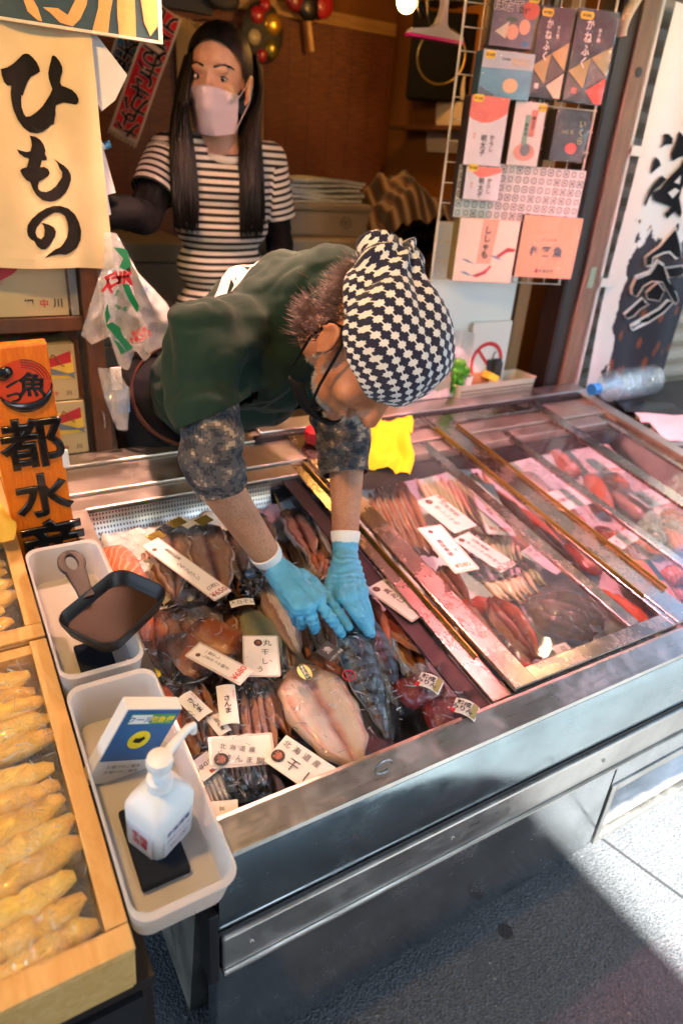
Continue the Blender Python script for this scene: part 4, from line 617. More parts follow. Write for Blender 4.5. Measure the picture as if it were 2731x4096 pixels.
# handle with a real hanging hole: ring of quads between the outline and the hole at the end
hb = MB(hM); hb.prism([(0, -.012), (.25 * Lh, -.012), (.62 * Lh, -.0165), (.62 * Lh, .0165), (.25 * Lh, .012), (0, .012)], -.004, .004)
oc = [(Lh * .82 + .021 * 1.15 * cos(a * pi / 10), .0215 * sin(a * pi / 10)) for a in range(20)]; ic = [(Lh * .82 + .010 * 1.5 * cos(a * pi / 10), .0085 * sin(a * pi / 10)) for a in range(20)]
hb.add([(x, y, z) for P, z in ((oc, -.004), (oc, .004), (ic, .004), (ic, -.004)) for x, y in P], [(i * 20 + k, i * 20 + (k + 1) % 20, ((i + 1) % 4) * 20 + (k + 1) % 20, ((i + 1) % 4) * 20 + k) for i in range(4) for k in range(20)]); build('pan_handle', hb, IRON, t, smooth=40, bevel=.0015)
# pump bottle
bc = S(641, 3335, .012); bM = fr(bc, TX + TV * .55, TN); t = thing('pump_bottle', 'white square pump bottle of hand sanitiser standing in the front tub', 'bottle', bc)
def sect(rx, ry, r, z, n=5): return [(x, y, z) for x, y in rrect(-rx, -ry, rx, ry, r, n)]
def loft(M, secs, cap=True): mb = MB(M); n = len(secs[0]); return mb.add([p for s_ in secs for p in s_], [(i * n + k, i * n + (k + 1) % n, (i + 1) * n + (k + 1) % n, (i + 1) * n + k) for i in range(len(secs) - 1) for k in range(n)] + ([tuple(range(n))[::-1], tuple((len(secs) - 1) * n + k for k in range(n))] if cap else []))
BW = mat('bottle_white', '#d9dcdc', .35, Subsurface_Weight=.15, Subsurface_Scale=.02); hb_ = .088
build('bottle_body', loft(bM, [sect(.030, .026, .008, 0), sect(.033, .029, .010, .004), sect(.034, .030, .010, hb_ * .9), sect(.031, .027, .012, hb_ * 1.03), sect(.020, .018, .012, hb_ * 1.16), sect(.0125, .0125, .0124, hb_ * 1.22)]), BW, t, smooth=50)
build('collar', MB(bM @ T(0, 0, hb_ * 1.22)).lathe([(.0155, 0), (.0155, .016), (.013, .018), (.008, .019), (.0065, .021), (.0065, .034), (.011, .036)], 20), WHITE, t)
pz = hb_ * 1.22 + .034; hd_ = MB(bM @ T(0, 0, pz)).lathe([(.010, 0), (.0145, .004), (.016, .012), (.0145, .019), (.008, .022)], 20); build('pump_head', hd_, WHITE, t)
bi = bM.to_3x3().inverted(); nd = bi @ (TX * .9 + TV * .55); nd.z = 0; nd.normalize(); build('nozzle', MB(bM @ T(0, 0, pz + .012)).tube([nd * .008, nd * .034 + Vector((0, 0, .006)), nd * .052 + Vector((0, 0, .007)), nd * .060 + Vector((0, 0, .001)), nd * .061 + Vector((0, 0, -.012))], [.0065, .0055, .005, .005, .0045], 12), WHITE, t)
z = MB(bM @ Matrix.Rotation(pi / 2, 4, 'X') @ T(0, .04, .0302)); s = build('front_label', MB(bM @ Matrix.Rotation(pi / 2, 4, 'X')).box2((-.024, .008, .0300), (.024, .062, .0303)), mat('label_pale', '#d8d9de', .5), t, smooth=0); text(z, '手指消毒', .010, 0, .012, .0006, .02); text(z, '消毒用アルコール', .005, 0, -.002, .0006); text(z, 'エタノール配合\n使用上の注意', .0045, 0, -.016, .0006); build('label_lettering', z, mat('blue_ink', '#2a4a7a', .6), s, smooth=0)
s = build('side_label', MB(bM @ Matrix.Rotation(-pi / 2, 4, 'Z') @ Matrix.Rotation(pi / 2, 4, 'X')).box2((-.02, .008, .0341), (.02, .062, .0344)), mat('label_pale', '#d8d9de', .5), t, smooth=0); z = MB(bM @ Matrix.Rotation(-pi / 2, 4, 'Z') @ Matrix.Rotation(pi / 2, 4, 'X')); text(z, '手指\n消毒', .013, 0, .035, .0347, .02); build('label_lettering', z, REDINK, s, smooth=0)
# courier booklet
vb_ = .105; tl, tr, bl = SV(512, 2836, vb_), SV(732, 2834, vb_), SV(478, 3130, vb_); M, wd, ht = plane_frame(tl, tr, bl); t = thing('leaflet_box', 'blue and white parcel leaflet box standing behind the pump bottle', 'box', M @ Vector((wd / 2, -ht, 0)))
build('box_body', MB(M).box2((0, -ht, -.022), (wd, 0, 0)), mat('box_white', '#dcdad4', .45), t, smooth=0, bevel=.0015); build('blue_panel', MB(M).box2((.0015, -ht * .68, .0004), (wd - .0015, -.0015, .0009)), mat('courier_blue', '#2a6296', .4), t, smooth=0)
s = build('name_strip', MB(M).box2((wd * .12, -ht * .19, .001), (wd * .93, -ht * .06, .0014)), mat('strip_green', '#4f9a6a', .5), t, smooth=0); build('strip_white', MB(M).box2((wd * .135, -ht * .18, .0015), (wd * .50, -ht * .07, .0018)), CARD, s, smooth=0); z = MB(M); text(z, 'クール', ht * .085, wd * .315, -ht * .125, .0021, .02); build('name_lettering', z, mat('courier_blue', '#2a6296', .4), s, smooth=0); z = MB(M); text(z, '宅急便', ht * .085, wd * .71, -ht * .125, .0017, .03); build('name_lettering', z, mat('yellow_sticker', '#f0d020', .5), s, smooth=0)
sticker(M @ T(wd * .5, -ht * .40, .0006), wd * .19, ht * .12, mat('yellow_sticker', '#f0d020', .5), t, 'emblem'); build('emblem_mark', MB(M @ T(wd * .5, -ht * .40, .0015)).flat([(-.008, -.003), (-.006, .004), (-.002, .003), (.003, .005), (.005, .008), (.006, .004), (.009, .003), (.006, -.001), (.003, -.006), (-.004, -.005)]), INK, t, smooth=0)
z = MB(M); [text(z, 'お届けのご案内', ht * .05, wd * .5, -ht * (.76 + .07 * i), .001) for i in range(2)]; build('small_lettering', z, mat('brown_ink', '#5a3a34', .6), t, smooth=0)
# carved sign
vs = .66; tl, tr, bl = SV(-103, 1398, vs), SV(188, 1371, vs), SV(108, 2235, vs); M, wd, ht = plane_frame(tl, tr, bl); t = thing('shop_sign', 'tall orange wooden sign with raised black characters 都水産 leaning by the crates', 'sign', M @ Vector((wd / 2, -ht, -.01)))
LACQ = mat('black_lacquer', '#0c0a0a', .22, Coat_Weight=.5); build('board', MB(M).box2((0, -ht - .02, -.022), (wd, 0, 0)), WOODSIGN, t, smooth=0, bevel=.003)
PXm = lambda x, y: M.inverted() @ SV(x, y, vs)
def chpos(x0, y0, x1, y1): a, b = PXm((x0 + x1) / 2, y0), PXm((x0 + x1) / 2, y1); return (a.x + b.x) / 2, (a.y + b.y) / 2, abs(a.y - b.y)
for ch, bx in (('都', (20, 1655, 250, 1880)), ('水', (70, 1880, 290, 2070)), ('産', (118, 2065, 312, 2290))): x, y, h = chpos(*bx); z = MB(M); text(z, ch, h * .94, x - .002, y, .001, .006, .012, .024, sx=1.0); build('raised_character', z, LACQ, t, smooth=50)
cx, cy = PXm(95, 1530).x, PXm(95, 1535).y; r = wd * .40; cM = M @ T(cx, cy, 0)
s = build('emblem_ground', MB(cM).add([(r * cos(i * pi / 20), r * sin(i * pi / 20), .0008) for i in range(40)], [tuple(range(40))]), mat('emblem_red', '#c8401a', .4), t, smooth=0)
cres = MB(cM); pts = [(r * cos(a), r * sin(a), .003) for a in [radians(205 + 150 * i / 24) for i in range(25)]]; cres.tube(pts, [(.004, .0015 + .007 * sin(pi * min(1, i / 22))) for i in range(25)], 10, True, (0, 0, 1)); build('emblem_crescent', cres, LACQ, s)
build('emblem_drop', MB(cM).ell((-r * .62, r * .52, .002), (r * .34, r * .26, .005), R=Matrix.Rotation(.6, 3, 'Z')), LACQ, s)
lb = MB(cM); [lb.tube([((r - .0022 * q) * cos(a), (r - .0022 * q) * sin(a), .0012) for a in [radians(5 + 85 * i / 16) for i in range(17)]], .0005, 6) for q in range(0, 7, 2)]; build('emblem_lines', lb, LACQ, s)
z = MB(cM); text(z, '魚', r * 1.05, r * .30, -r * .06, .001, .01, .012, .018, rot=-.15); text(z, 'つ', r * .6, -r * .42, -r * .52, .001, .02, .012, .02); text(z, '一', r * .5, -r * .42, r * .06, .001, .03, .012, .02, rot=.5); build('emblem_lettering', z, LACQ, s, smooth=50)
tag(build('tape_tab', MB(M).box2((wd - .004, -ht * .56, -.002), (wd + .008, -ht * .47, .004)), WHITE, smooth=0, bevel=.003), 'small white plastic tab stuck on the right edge of the orange sign', 'tab')
tag(build('cloth', MB(TM).grid(lambda a, b: (-.05 + .12 * a + .01 * sin(b * 9), .60 + .2 * b, .07 + .05 * b + .015 * nz((a * 5, b * 5, 2))), 16, 24), mat('yellow_towel', '#e2b84a', .9, bump=.6, bs=200), smooth=180), 'yellow towel lying over the rear crate behind the orange sign', 'cloth')
# shelf with boxes
t = thing('shelf_unit', 'wooden shelf unit behind the orange sign holding gift boxes', 'shelf', (.1, 1.75, 0))
for x in (.298, -.5): build('post', MB().box2((x, 1.56, 0), (x + .038, 1.60, 1.75)), SHELFW, t, smooth=0, bevel=.002); build('post', MB().box2((x, 1.86, 0), (x + .038, 1.9, 1.75)), SHELFW, t, smooth=0)
for zz in (1.015, .55, 1.5): build('shelf_board', MB().box2((-.5, 1.565, zz - .03), (.2975, 1.9, zz)), SHELFW, t, smooth=0, bevel=.002)
build('hook', MB().tube([(.318, 1.558, .80), (.318, 1.545, .80), (.318, 1.540, .78), (.318, 1.548, .765)], .0018, 6), STEEL, t)
BOXC = mat('gift_box_paper', '#a89e76', .5, var=.12, vs=8); BANDR = mat('gift_box_red', '#a3202a', .5); PANEL = mat('gift_box_brown', '#a88468', .5); GRID = mat('fish_print', '#5a6a7a', .5); YEL = mat('gift_box_yellow', '#c9b040', .5); LINEB = mat('print_brown', '#5a4020', .6)
def gift_box(label, x1, z0, wd, ht, yf, dx=0, top=True):
    M = fr((x1 - wd, yf, z0), (1, 0, 0), (0, -1, 0)); t = thing('gift_box', label, 'gift box', (x1 - wd / 2, yf + .05, z0), 'fish gift boxes on the shelf')
    # frame: x right, y up, z towards the street
    M = Matrix(((1, 0, 0, x1 - wd), (0, 0, -1, yf), (0, 1, 0, z0), (0, 0, 0, 1)))
    build('box_body', MB(M).box2((0, 0, -.10), (wd, ht, 0)), BOXC, t, smooth=0, bevel=.001)
    w2 = lambda x, y: (x * wd, y * ht)
    s = build('name_panel', MB(M).box2((*w2(.36, .32), .0003), (*w2(.60, .995), .0007)), PANEL, t, smooth=0); z = MB(M); text(z, 'ししゃも'[3 if top else 0], ht * .42, *w2(.48, .62), .0011, .03); build('name_lettering', z, INK, s, smooth=0)
    if not top: build('yellow_field', MB(M).box2((*w2(.62, .4), .0003), (*w2(.98, .8), .0006)), YEL, t, smooth=0)
    band = [(0, .06), (.12, .10), (.3, .22), (.5, .3), (.66, .42), (.8, .60), (.97, .68), (.97, .88), (.82, .76), (.66, .54), (.5, .42), (.3, .36), (.12, .22), (0, .16)]; build('red_band', MB(M).flat([w2(*q) for q in band], .0009), BANDR, t, smooth=0)
    for fx, fy, fl, an in ((-.05, .45, .45, -.12), (.02, .22, .5, -.1), (.55, .66, .42, -.22)):
        fs_ = [(0, .012), (.15, .05), (.4, .065), (.7, .035), (.86, .012), (1, .05), (.96, 0), (1, -.05), (.86, -.012), (.7, -.03), (.4, -.05), (.15, -.035)]; R = Matrix.Rotation(an, 2); pl = [R @ Vector((q[0] * fl * wd, q[1] * fl * wd * 1.3)) + Vector((fx * wd + .01, fy * ht)) for q in fs_]; pl = [(min(max(q.x, .001), wd - .001), q.y) for q in pl]
        try: build('fish_picture', MB(M).flat(pl, .0013 + .0003 * fx), GRID, t, smooth=0)
        except Exception: pass
    z = MB(M); text(z, '網', ht * .1, *w2(.74, .13), .001, .02); text(z, '川', ht * .1, *w2(.93, .13), .001, .02); build('maker_lettering', z, INK, t, smooth=0); z = MB(M); text(z, '中', ht * .09, *w2(.84, .13), .001, .02); build('maker_mark', z, BANDR, t, smooth=0)
    c_ = [w2(.66 + .26 * f, .70 + .15 * sin(f * 19) * (1 - f) + .1 * cos(f * 9)) for f in [i / 14 for i in range(15)]]; build('map_outline', MB(M).tube([(x, y, .001) for x, y in c_], .0012, 5), LINEB, t)
gift_box('cream gift box with printed fish on the upper shelf under the noren', .272, 1.0165, .30, .20, 1.575); gift_box('cream gift box with yellow map on the lower shelf, uppermost of its stack', .274, .83, .30, .125, 1.575, top=False); gift_box('cream gift box with yellow map on the lower shelf, middle of its stack', .282, .702, .30, .125, 1.570, top=False); gift_box('cream gift box with yellow map on the lower shelf, lowest of its stack', .276, .5505, .30, .148, 1.575, top=False)
tag(build('acrylic_stand', MB().box2((.277, 1.572, 1.0165), (.292, 1.68, 1.21)), mat('clear_acrylic', '#b5b8b4', .1, Alpha=.5), smooth=0), 'clear acrylic panel beside the upper gift box', 'panel')
# noren
NY = 1.5
def fold(x, z): return .006 * sin(x * 38 + z * 3) + .010 * nz((x * 9, z * 4, 2)) + .004 * nz((x * 26, z * 7, 5))
def mk_cloth(name, c1, rough=.95, var=.12, warp=500):
    k = NT(name); v = k.co('Object'); n1 = k.noise(v, 7, 5); w1 = k.noise(v, warp, 2)
    k.p(Base_Color=k.mix(k.math('MULTIPLY', k.ramp(n1, [(.35, (0, 0, 0)), (.75, (1, 1, 1))]), .8), srgb(c1), tuple(c * (1 - var * 2) for c in srgb(c1))), Roughness=rough, Specular_IOR_Level=.2); k.bump(k.math('ADD', w1, n1), .25, .001); return reg(k)
NOREN = mk_cloth('noren_cotton', '#d9c49c'); XR_ = .345; t = thing('noren_banner', 'cream cotton noren with brushed black hiragana ひもの', 'banner', (.12, NY, 1.13))
def norenp(u, v): x = -.26 + (XR_ + .26) * u + .008 * (1 - v) * (u > .99); z = 1.124 + .425 * v; return (x, NY + fold(x, z), z)
build('cloth', MB().grid(norenp, 90, 70), NOREN, t, smooth=180); build('hem', MB().grid(lambda u, v: (norenp(u, 0)[0], norenp(u, 0)[1] - .0018, 1.1245 + .018 * v), 60, 1), NOREN, t, smooth=180); build('rod', MB().tube([(-.4, NY + .012, 1.552), (.46, NY + .012, 1.552)], .008, 8), POSTD, t)
GL = [[(0, 620), (60, 605), (110, 575), (145, 545), (180, 510), (205, 485), (235, 475), (265, 480), (300, 510), (335, 550), (360, 600), (368, 635), (330, 660), (285, 685), (255, 725), (235, 770), (215, 825), (205, 858), (193, 848), (190, 900), (195, 960), (210, 1010), (235, 1045), (275, 1040), (330, 1005), (390, 950), (430, 890), (460, 840), (478, 795), (460, 745), (445, 700), (440, 650), (448, 600), (460, 550), (470, 500), (487, 490), (510, 505), (540, 545), (562, 595), (565, 640), (550, 690), (545, 735), (560, 765), (610, 785), (650, 805), (685, 845), (702, 885), (700, 915), (680, 935), (630, 925), (575, 915), (535, 930), (510, 940), (505, 985), (508, 1010), (500, 1060), (490, 1115), (470, 1112), (440, 1145), (390, 1180), (335, 1195), (270, 1185), (210, 1140), (160, 1075), (120, 990), (98, 900), (92, 830), (100, 765), (60, 765), (30, 735), (10, 680)],
 [(235, 1062), (280, 1070), (320, 1095), (345, 1130), (362, 1180), (355, 1205), (372, 1235), (370, 1255), (330, 1258), (322, 1290), (315, 1312), (350, 1308), (380, 1325), (393, 1355), (380, 1380), (340, 1405), (305, 1425), (297, 1450), (300, 1480), (320, 1498), (360, 1505), (400, 1490), (440, 1460), (465, 1425), (490, 1390), (492, 1350), (470, 1320), (455, 1280), (428, 1245), (470, 1275), (510, 1300), (540, 1330), (560, 1370), (562, 1410), (545, 1460), (520, 1510), (480, 1550), (440, 1572), (390, 1580), (330, 1565), (285, 1530), (255, 1480), (235, 1425), (205, 1410), (175, 1375), (155, 1335), (170, 1320), (210, 1310), (222, 1270), (228, 1240), (190, 1230), (150, 1205), (130, 1168), (165, 1180), (205, 1190), (240, 1185), (252, 1140), (248, 1100)],
 [(205, 1800), (212, 1760), (245, 1710), (300, 1665), (360, 1630), (420, 1613), (480, 1615), (540, 1635), (590, 1680), (620, 1740), (637, 1810), (632, 1880), (605, 1940), (560, 1975), (515, 1995), (460, 1990), (400, 2000), (340, 2020), (380, 1985), (430, 1950), (470, 1935), (500, 1900), (525, 1860), (538, 1800), (530, 1740), (510, 1695), (475, 1668), (430, 1665), (385, 1685), (335, 1715), (314, 1740), (285, 1775), (270, 1815), (285, 1852), (315, 1870), (340, 1845), (346, 1800), (335, 1765), (319, 1744), (340, 1745), (385, 1760), (420, 1780), (437, 1810), (430, 1850), (405, 1890), (375, 1930), (345, 1950), (310, 1945), (280, 1920), (262, 1885), (235, 1870), (212, 1840)]]
def refine(mb, L):
    bm = bmesh.new(); vs = [bm.verts.new(v) for v in mb.v]
    for f in mb.f:
        try: bm.faces.new([vs[i] for i in f])
        except ValueError: pass
    for _ in range(4):
        es = [e for e in bm.edges if e.calc_length() > L]
        if not es: break
        bmesh.ops.subdivide_edges(bm, edges=es, cuts=1); bmesh.ops.triangulate(bm, faces=[f for f in bm.faces if len(f.verts) > 3])
    bm.verts.index_update(); o = MB(); o.v = [v.co.copy() for v in bm.verts]; o.f = [tuple(v.index for v in f.verts) for f in bm.faces]; o.uv = [(0, 0)] * len(o.v); bm.free(); return o
for pl, sc_ in zip(GL, (.4464, .5102, .5102)):
    P = [PY(x * sc_, y * sc_, NY) for x, y in pl]; mb = refine(MB().flat([(p.x, p.z) for p in P]), .012); mb.v = [Vector((v.x, NY + fold(v.x, v.y) - .0022, v.y)) for v in mb.v]; build('brush_character', mb, mat('banner_black', '#161412', .9), t, smooth=0)
# crab board
cy_ = 1.482; t = thing('crab_board', 'weathered picture board of orange crab legs above the noren', 'board', (.2, cy_, 1.52)); q = lambda x, y: (PY(x, y, cy_).x, PY(x, y, cy_).z)
M = Matrix(((1, 0, 0, 0), (0, 0, -1, cy_), (0, 1, 0, 0), (0, 0, 0, 1))); build('board', MB(M).box2((-.3, 1.522, -.012), (.466, 1.80, 0)), mat('board_teal', '#123238', .45, var=.6, vs=24, bump=.3, bs=60), t, smooth=0); build('edge_strip', MB(M).box2((-.3, 1.519, -.013), (.47, 1.5235, .002)).box2((.4625, 1.524, -.013), (.47, 1.80, .002)), mat('chipped_white', '#c9c0ac', .7, var=.5, vs=30), t, smooth=0)
CRAB = mat('crab_orange', '#dc9a58', .5, var=.35, vs=16, bump=.2, bs=80)
for pl in ([(365, 135), (392, 30), (395, -60), (460, -60), (440, 50), (430, 140)], [(475, 140), (468, 60), (466, -60), (535, -60), (540, 60), (543, 150)], [(553, -60), (620, -60), (630, 40), (632, 100), (600, 145), (575, 90)], [(80, -40), (110, -40), (150, 30), (168, 85), (150, 80), (110, 45)], [(170, 28), (230, 32), (270, 60), (310, -20), (355, -40), (345, 20), (320, 75), (290, 105), (240, 90), (200, 50)]): build('crab_leg', MB(M).flat([(q(*p)[0], q(*p)[1]) for p in pl], .0015), CRAB, t, smooth=0)
PAPER = mat('white_paper', '#dcdde2', .7, bump=.3, bs=12, bd=.01); tri = [(340, 140), (385, 140), (508, 300), (460, 400), (405, 445), (330, 300)]
tag(build('paper_sheet', MB(Matrix(((1, 0, 0, 0), (0, 0, -1, 1.52), (0, 1, 0, 0), (0, 0, 0, 1)))).prism([(PY(*p, 1.52).x, PY(*p, 1.52).z) for p in tri], -.002, .002), PAPER, smooth=0), 'crumpled white paper corner poking out beside the noren', 'paper')
for i, (a, b) in enumerate((((405, 560), (462, 770)), ((410, 640), (450, 860)))):
    P = [(PY(a[0] - 40, a[1], 1.53).x, PY(*a, 1.53).z), (PY(*a, 1.53).x, PY(*a, 1.53).z), (PY(*b, 1.53).x, PY(*b, 1.53).z), (PY(b[0] - 60, b[1] + 20, 1.53).x, PY(b[0], b[1] + 20, 1.53).z)]; tag(build('paper_sheet', MB(Matrix(((1, 0, 0, 0), (0, 0, -1, 1.53 + .012 * i), (0, 1, 0, 0), (0, 0, 0, 1)))).prism(P, -.001, .001), PAPER, smooth=0), ('narrow white slip hanging behind the noren edge, upper one', 'narrow white slip hanging behind the noren edge, lower one')[i], 'paper')
t = thing('marker_pen', 'blue capped pen sticking out past the noren', 'pen', PY(418, 580, 1.54)); a, b = PY(395, 592, 1.54), PY(440, 575, 1.54); build('barrel', MB().tube([a, a.lerp(b, .5)], .006, 10), WHITE, t); build('cap', MB().tube([a.lerp(b, .48), b], .0068, 10), mat('pen_blue', '#1f6a9e', .3), t)
# hanging plastic bags
BAGW = mk_film('bag_plastic', .07, .5, .2, 14, 1., (.96, .97, .96), .42); BAGC = mk_film('clear_bag', .09, .5, .15, 18, 1., (.96, .96, .94), .22); GREEN = mat('bag_green', '#0f7a4a', .35); BRED = mat('bag_red', '#c8282a', .4)
def bag(label, px, Y, dep, m, seed, name='plastic_bag'):
    P = [PY(*p, Y) for p in px]; B = resample(P, 56); c = sum(B, Vector()) / 56
    def side(sg):
        def fn(u, v):
            b = B[int(round(u * 56)) % 56]; q_ = c.lerp(b, v); return q_ + Vector((0, sg * (dep * (1 - v ** 2.2) + .018 * nz(q_ + Vector((0, sg, seed)), 14) * (1 - v ** 4) + .008 * nz(q_, 45)), 0))
        return fn
    t = thing(name, label, 'plastic bag', (c.x, Y, min(p.z for p in P)), 'plastic bags hanging by the shelf'); build('front_side', MB().grid(side(-1), 56, 16, True), m, t, smooth=180); build('back_side', MB().grid(side(1), 56, 8, True), m, t, smooth=180); return t, (c, dep, Y, seed)
E9 = lambda x, y: (400 + .3189 * x, 900 + .3189 * y)
t, _ = bag('white carrier bag hanging behind the printed bag next to the striped shirt', [E9(360, 380), E9(480, 600), E9(820, 960), E9(900, 1090), E9(1000, 1460), E9(860, 1640), E9(560, 1600), E9(420, 900)], 1.62, .03, BAGW, 3)
zb = MB(Matrix(((1, 0, 0, 0), (0, 0, -1, 1.585), (0, 1, 0, 0), (0, 0, 0, 1)))); [text(zb, ch, .024, PY(*E9(x, y), 1.585).x, PY(*E9(x, y), 1.585).z, 0, .01) for ch, x, y in (('魚', 580, 1090), ('網', 660, 1280))]; build('lettering', zb, mat('bag_grey', '#6a7078', .5), t, smooth=0); zb = MB(Matrix(((1, 0, 0, 0), (0, 0, -1, 1.585), (0, 1, 0, 0), (0, 0, 0, 1)))); text(zb, '氷', .02, PY(*E9(580, 810), 1.585).x, PY(*E9(580, 810), 1.585).z, 0, .01); build('blue_lettering', zb, mat('bag_blue', '#5a8ab8', .5), t, smooth=0)
bag('cloudy roll of bags hanging at the left of the printed bag', [E9(60, 420), E9(240, 520), E9(220, 900), E9(160, 1380), E9(-100, 1500), E9(-240, 1380), E9(-60, 800)], 1.51, .02, BAGC, 5)
t, _ = bag('clear bag with green waves and red lettering hanging below the noren', [E9(60, 90), E9(200, 90), E9(330, 330), E9(390, 560), E9(400, 760), E9(480, 1060), E9(600, 1320), E9(640, 1640), E9(560, 1720), E9(440, 1560), E9(360, 1830), E9(240, 1780), E9(120, 1400), E9(40, 1160), E9(60, 900), E9(30, 700)], 1.47, .022, BAGC, 7)
BM = Matrix(((1, 0, 0, 0), (0, 0, -1, 1.446), (0, 1, 0, 0), (0, 0, 0, 1))); bp = lambda x, y: (PY(*E9(x, y), 1.446).x, PY(*E9(x, y), 1.446).z)
for pl in ([(280, 740), (360, 740), (410, 860), (490, 1010), (470, 1110), (400, 1000), (330, 870)], [(170, 280), (260, 290), (330, 300), (385, 460), (380, 590), (240, 530), (290, 420)], [(60, 1100), (100, 980), (110, 1080), (130, 1150), (80, 1250)], [(75, 1260), (150, 1215), (260, 1290), (280, 1380), (420, 1540), (340, 1590), (250, 1470), (160, 1360)], [(160, 1430), (230, 1470), (330, 1590), (260, 1625), (230, 1540)]): mb = refine(MB(BM).flat([bp(*p) for p in pl]), .012); build('green_wave', mb, GREEN, t, smooth=0)
zb = MB(BM)
for ch, x, y, rr in (('イ', 90, 780, .5), ('ロ', 165, 690, .45), ('ー', 235, 655, .1), ('パ', 300, 640, .1), ('K', 360, 670, -.1)): text(zb, ch, .034, *bp(x, y), 0, .03, rot=rr)
build('red_lettering', zb, BRED, t, smooth=0); zb = MB(BM); text(zb, 'NO12', .018, *bp(515, 1400), 0, .02, rot=.35); build('number_lettering', zb, BRED, t, smooth=0); zb = MB(BM); text(zb, '規格袋', .011, *bp(490, 1335), 0, .02, rot=.35); build('size_lettering', zb, BRED, t, smooth=0); pl = [bp(*p) for p in ((450, 1400), (550, 1340), (580, 1400), (480, 1470), (450, 1400))]; build('number_frame', MB(BM).tube([(x, y, 0) for x, y in pl], .0009, 5), BRED, t)
zb = MB(BM); [text(zb, '*', .016, *bp(x, y), 0, .01) for x, y in ((220, 830), (205, 870), (205, 1015), (240, 1035), (300, 1060), (320, 1040))]; build('green_stars', zb, GREEN, t, smooth=0)
t, _ = bag('clear crinkled bag hanging low beside the shelf post', [(390, 1470), (470, 1480), (520, 1560), (515, 1660), (510, 1720), (470, 1720), (420, 1600)], 1.5, .018, BAGC, 9)
t = thing('cardboard_tag', 'white and blue packet hanging in the crinkled bags by the shelf', 'packet', PY(490, 1560, 1.53)); build('white_part', MB().box2((PY(450, 1560, 1.53).x, 1.53, PY(470, 1560, 1.53).z), (PY(485, 1480, 1.53).x, 1.536, PY(480, 1470, 1.53).z)), WHITE, t, smooth=0); build('blue_part', MB().box2((PY(475, 1650, 1.53).x, 1.531, PY(500, 1650, 1.53).z), (PY(515, 1550, 1.53).x, 1.537, PY(500, 1550, 1.53).z)), mat('packet_blue', '#1f6ab0', .4), t, smooth=0)
# work gloves resting behind the man
GLV = mat('cotton_glove', '#b8a860', .95, bump=.8, bs=180, bd=.003); mb = MB(); c = PY(640, 1475, 1.76); [mb.cap(c + Vector((.0, 0, 0)), .03, c + Vector((dx, 0, dz)), .014) for dx, dz in ((.05, .035), (.06, .01), (.055, -.015), (-.03, .02))]; tag(build('work_glove', blob(mb, .006, 3), GLV, smooth=180), 'yellowish cotton work glove lying behind the bent man', 'glove')
# ------------------------------------------------ lamps
def lamp(label, p, power, col, r=.035, shade=True, cord=.6, deep=.03):
    t = thing('pendant_lamp', label, 'lamp', p, 'lamps over the counter'); k = NT('lamp_glow'); e = k.n('Emission', None, Color=(*col, 1), Strength=LP * power / (pi * 4 * pi * r * r)); k.t.links.new(e.outputs[0], k.out.inputs[0])
    p = Vector(p); build('bulb', MB().ell(p, (r, r, r), 20, 14), k.m, t); build('socket', MB().tube([p + Vector((0, 0, r * .95)), p + Vector((0, 0, r + .045))], [.017, .019], 14), BLACK, t); build('cord', MB().tube([p + Vector((0, 0, r + .044)), p + Vector((0, 0, cord))], .004, 6), BLACK, t)
    if shade: build('shade', MB(T(*p)).lathe([(.022, r + .04), (.07, r + .02), (.092, -r * .6), (.098, -r - deep), (.1, -r - deep), (.094, -r * .6), (.072, r + .022), (.0225, r + .043)], 28, False), mat('enamel_shade', '#d9d6cc', .3), t)
    return t
LP = .062
lamp('bare glowing bulb hanging by the ochre side wall', PY(1625, 8, 2.28), 12, (1, .46, .10), .03, False, .5)
lamp('warm bare lamp hanging over the wooden crates', (-.14, .62, 1.86), 80, (1, .52, .13), .035, False)
lamp('added warm lamp hidden behind the crab board to light the woman', (.20, 1.82, 1.88), 6, (1, .46, .10), .03, False, .37)  # unseen lamp added to warm the woman's side and the blind
lamp('added rosy lamp lighting the back of the bent man', (.62, 1.40, 1.96), 230, (1, .50, .38), .035, True, .28, .15)  # extra lamp added for the man's back, which the pink lamp misses
lamp('pink display lamp hanging over the covered right bays', (1.48, 1.12, 2.03), 280, (1, .22, .26), deep=.16)
lamp('warm white lamp hanging at the right end of the counter', (2.02, 1.16, 1.74), 9, (1, .66, .34), .018, False)
# ------------------------------------------------ right side: posts, shutter, banner, counter
t = thing('door_post', 'dark timber post behind the right end of the freezer', 'post', (1.815, 1.64, 0)); build('timber', MB().box2((1.795, 1.60, 0), (1.862, 1.68, 2.5)), POSTD, t, smooth=0, bevel=.003); build('channel', MB().box2((1.80, 1.597, .3), (1.82, 1.6, 2.5)), BLACK, t, smooth=0)
t = thing('door_post', 'weathered grey-brown timber post beside the shutter', 'post', (1.9, 1.63, 0)); build('timber', MB().box2((1.863, 1.59, 0), (1.93, 1.67, 2.5)), POSTW, t, smooth=0, bevel=.004)
p = PY(2502, 150 / .637 * 1.0, 1.59); build('knot_hole', MB().tube([(1.90, 1.5905, 1.640), (1.90, 1.588, 1.640)], [.013, .013], 16), BLACK, t); build('green_sticker', MB().box2((1.885, 1.5875, 1.04), (1.912, 1.5895, 1.105)), mat('faded_green_sticker', '#8fae98', .6), t, smooth=0)
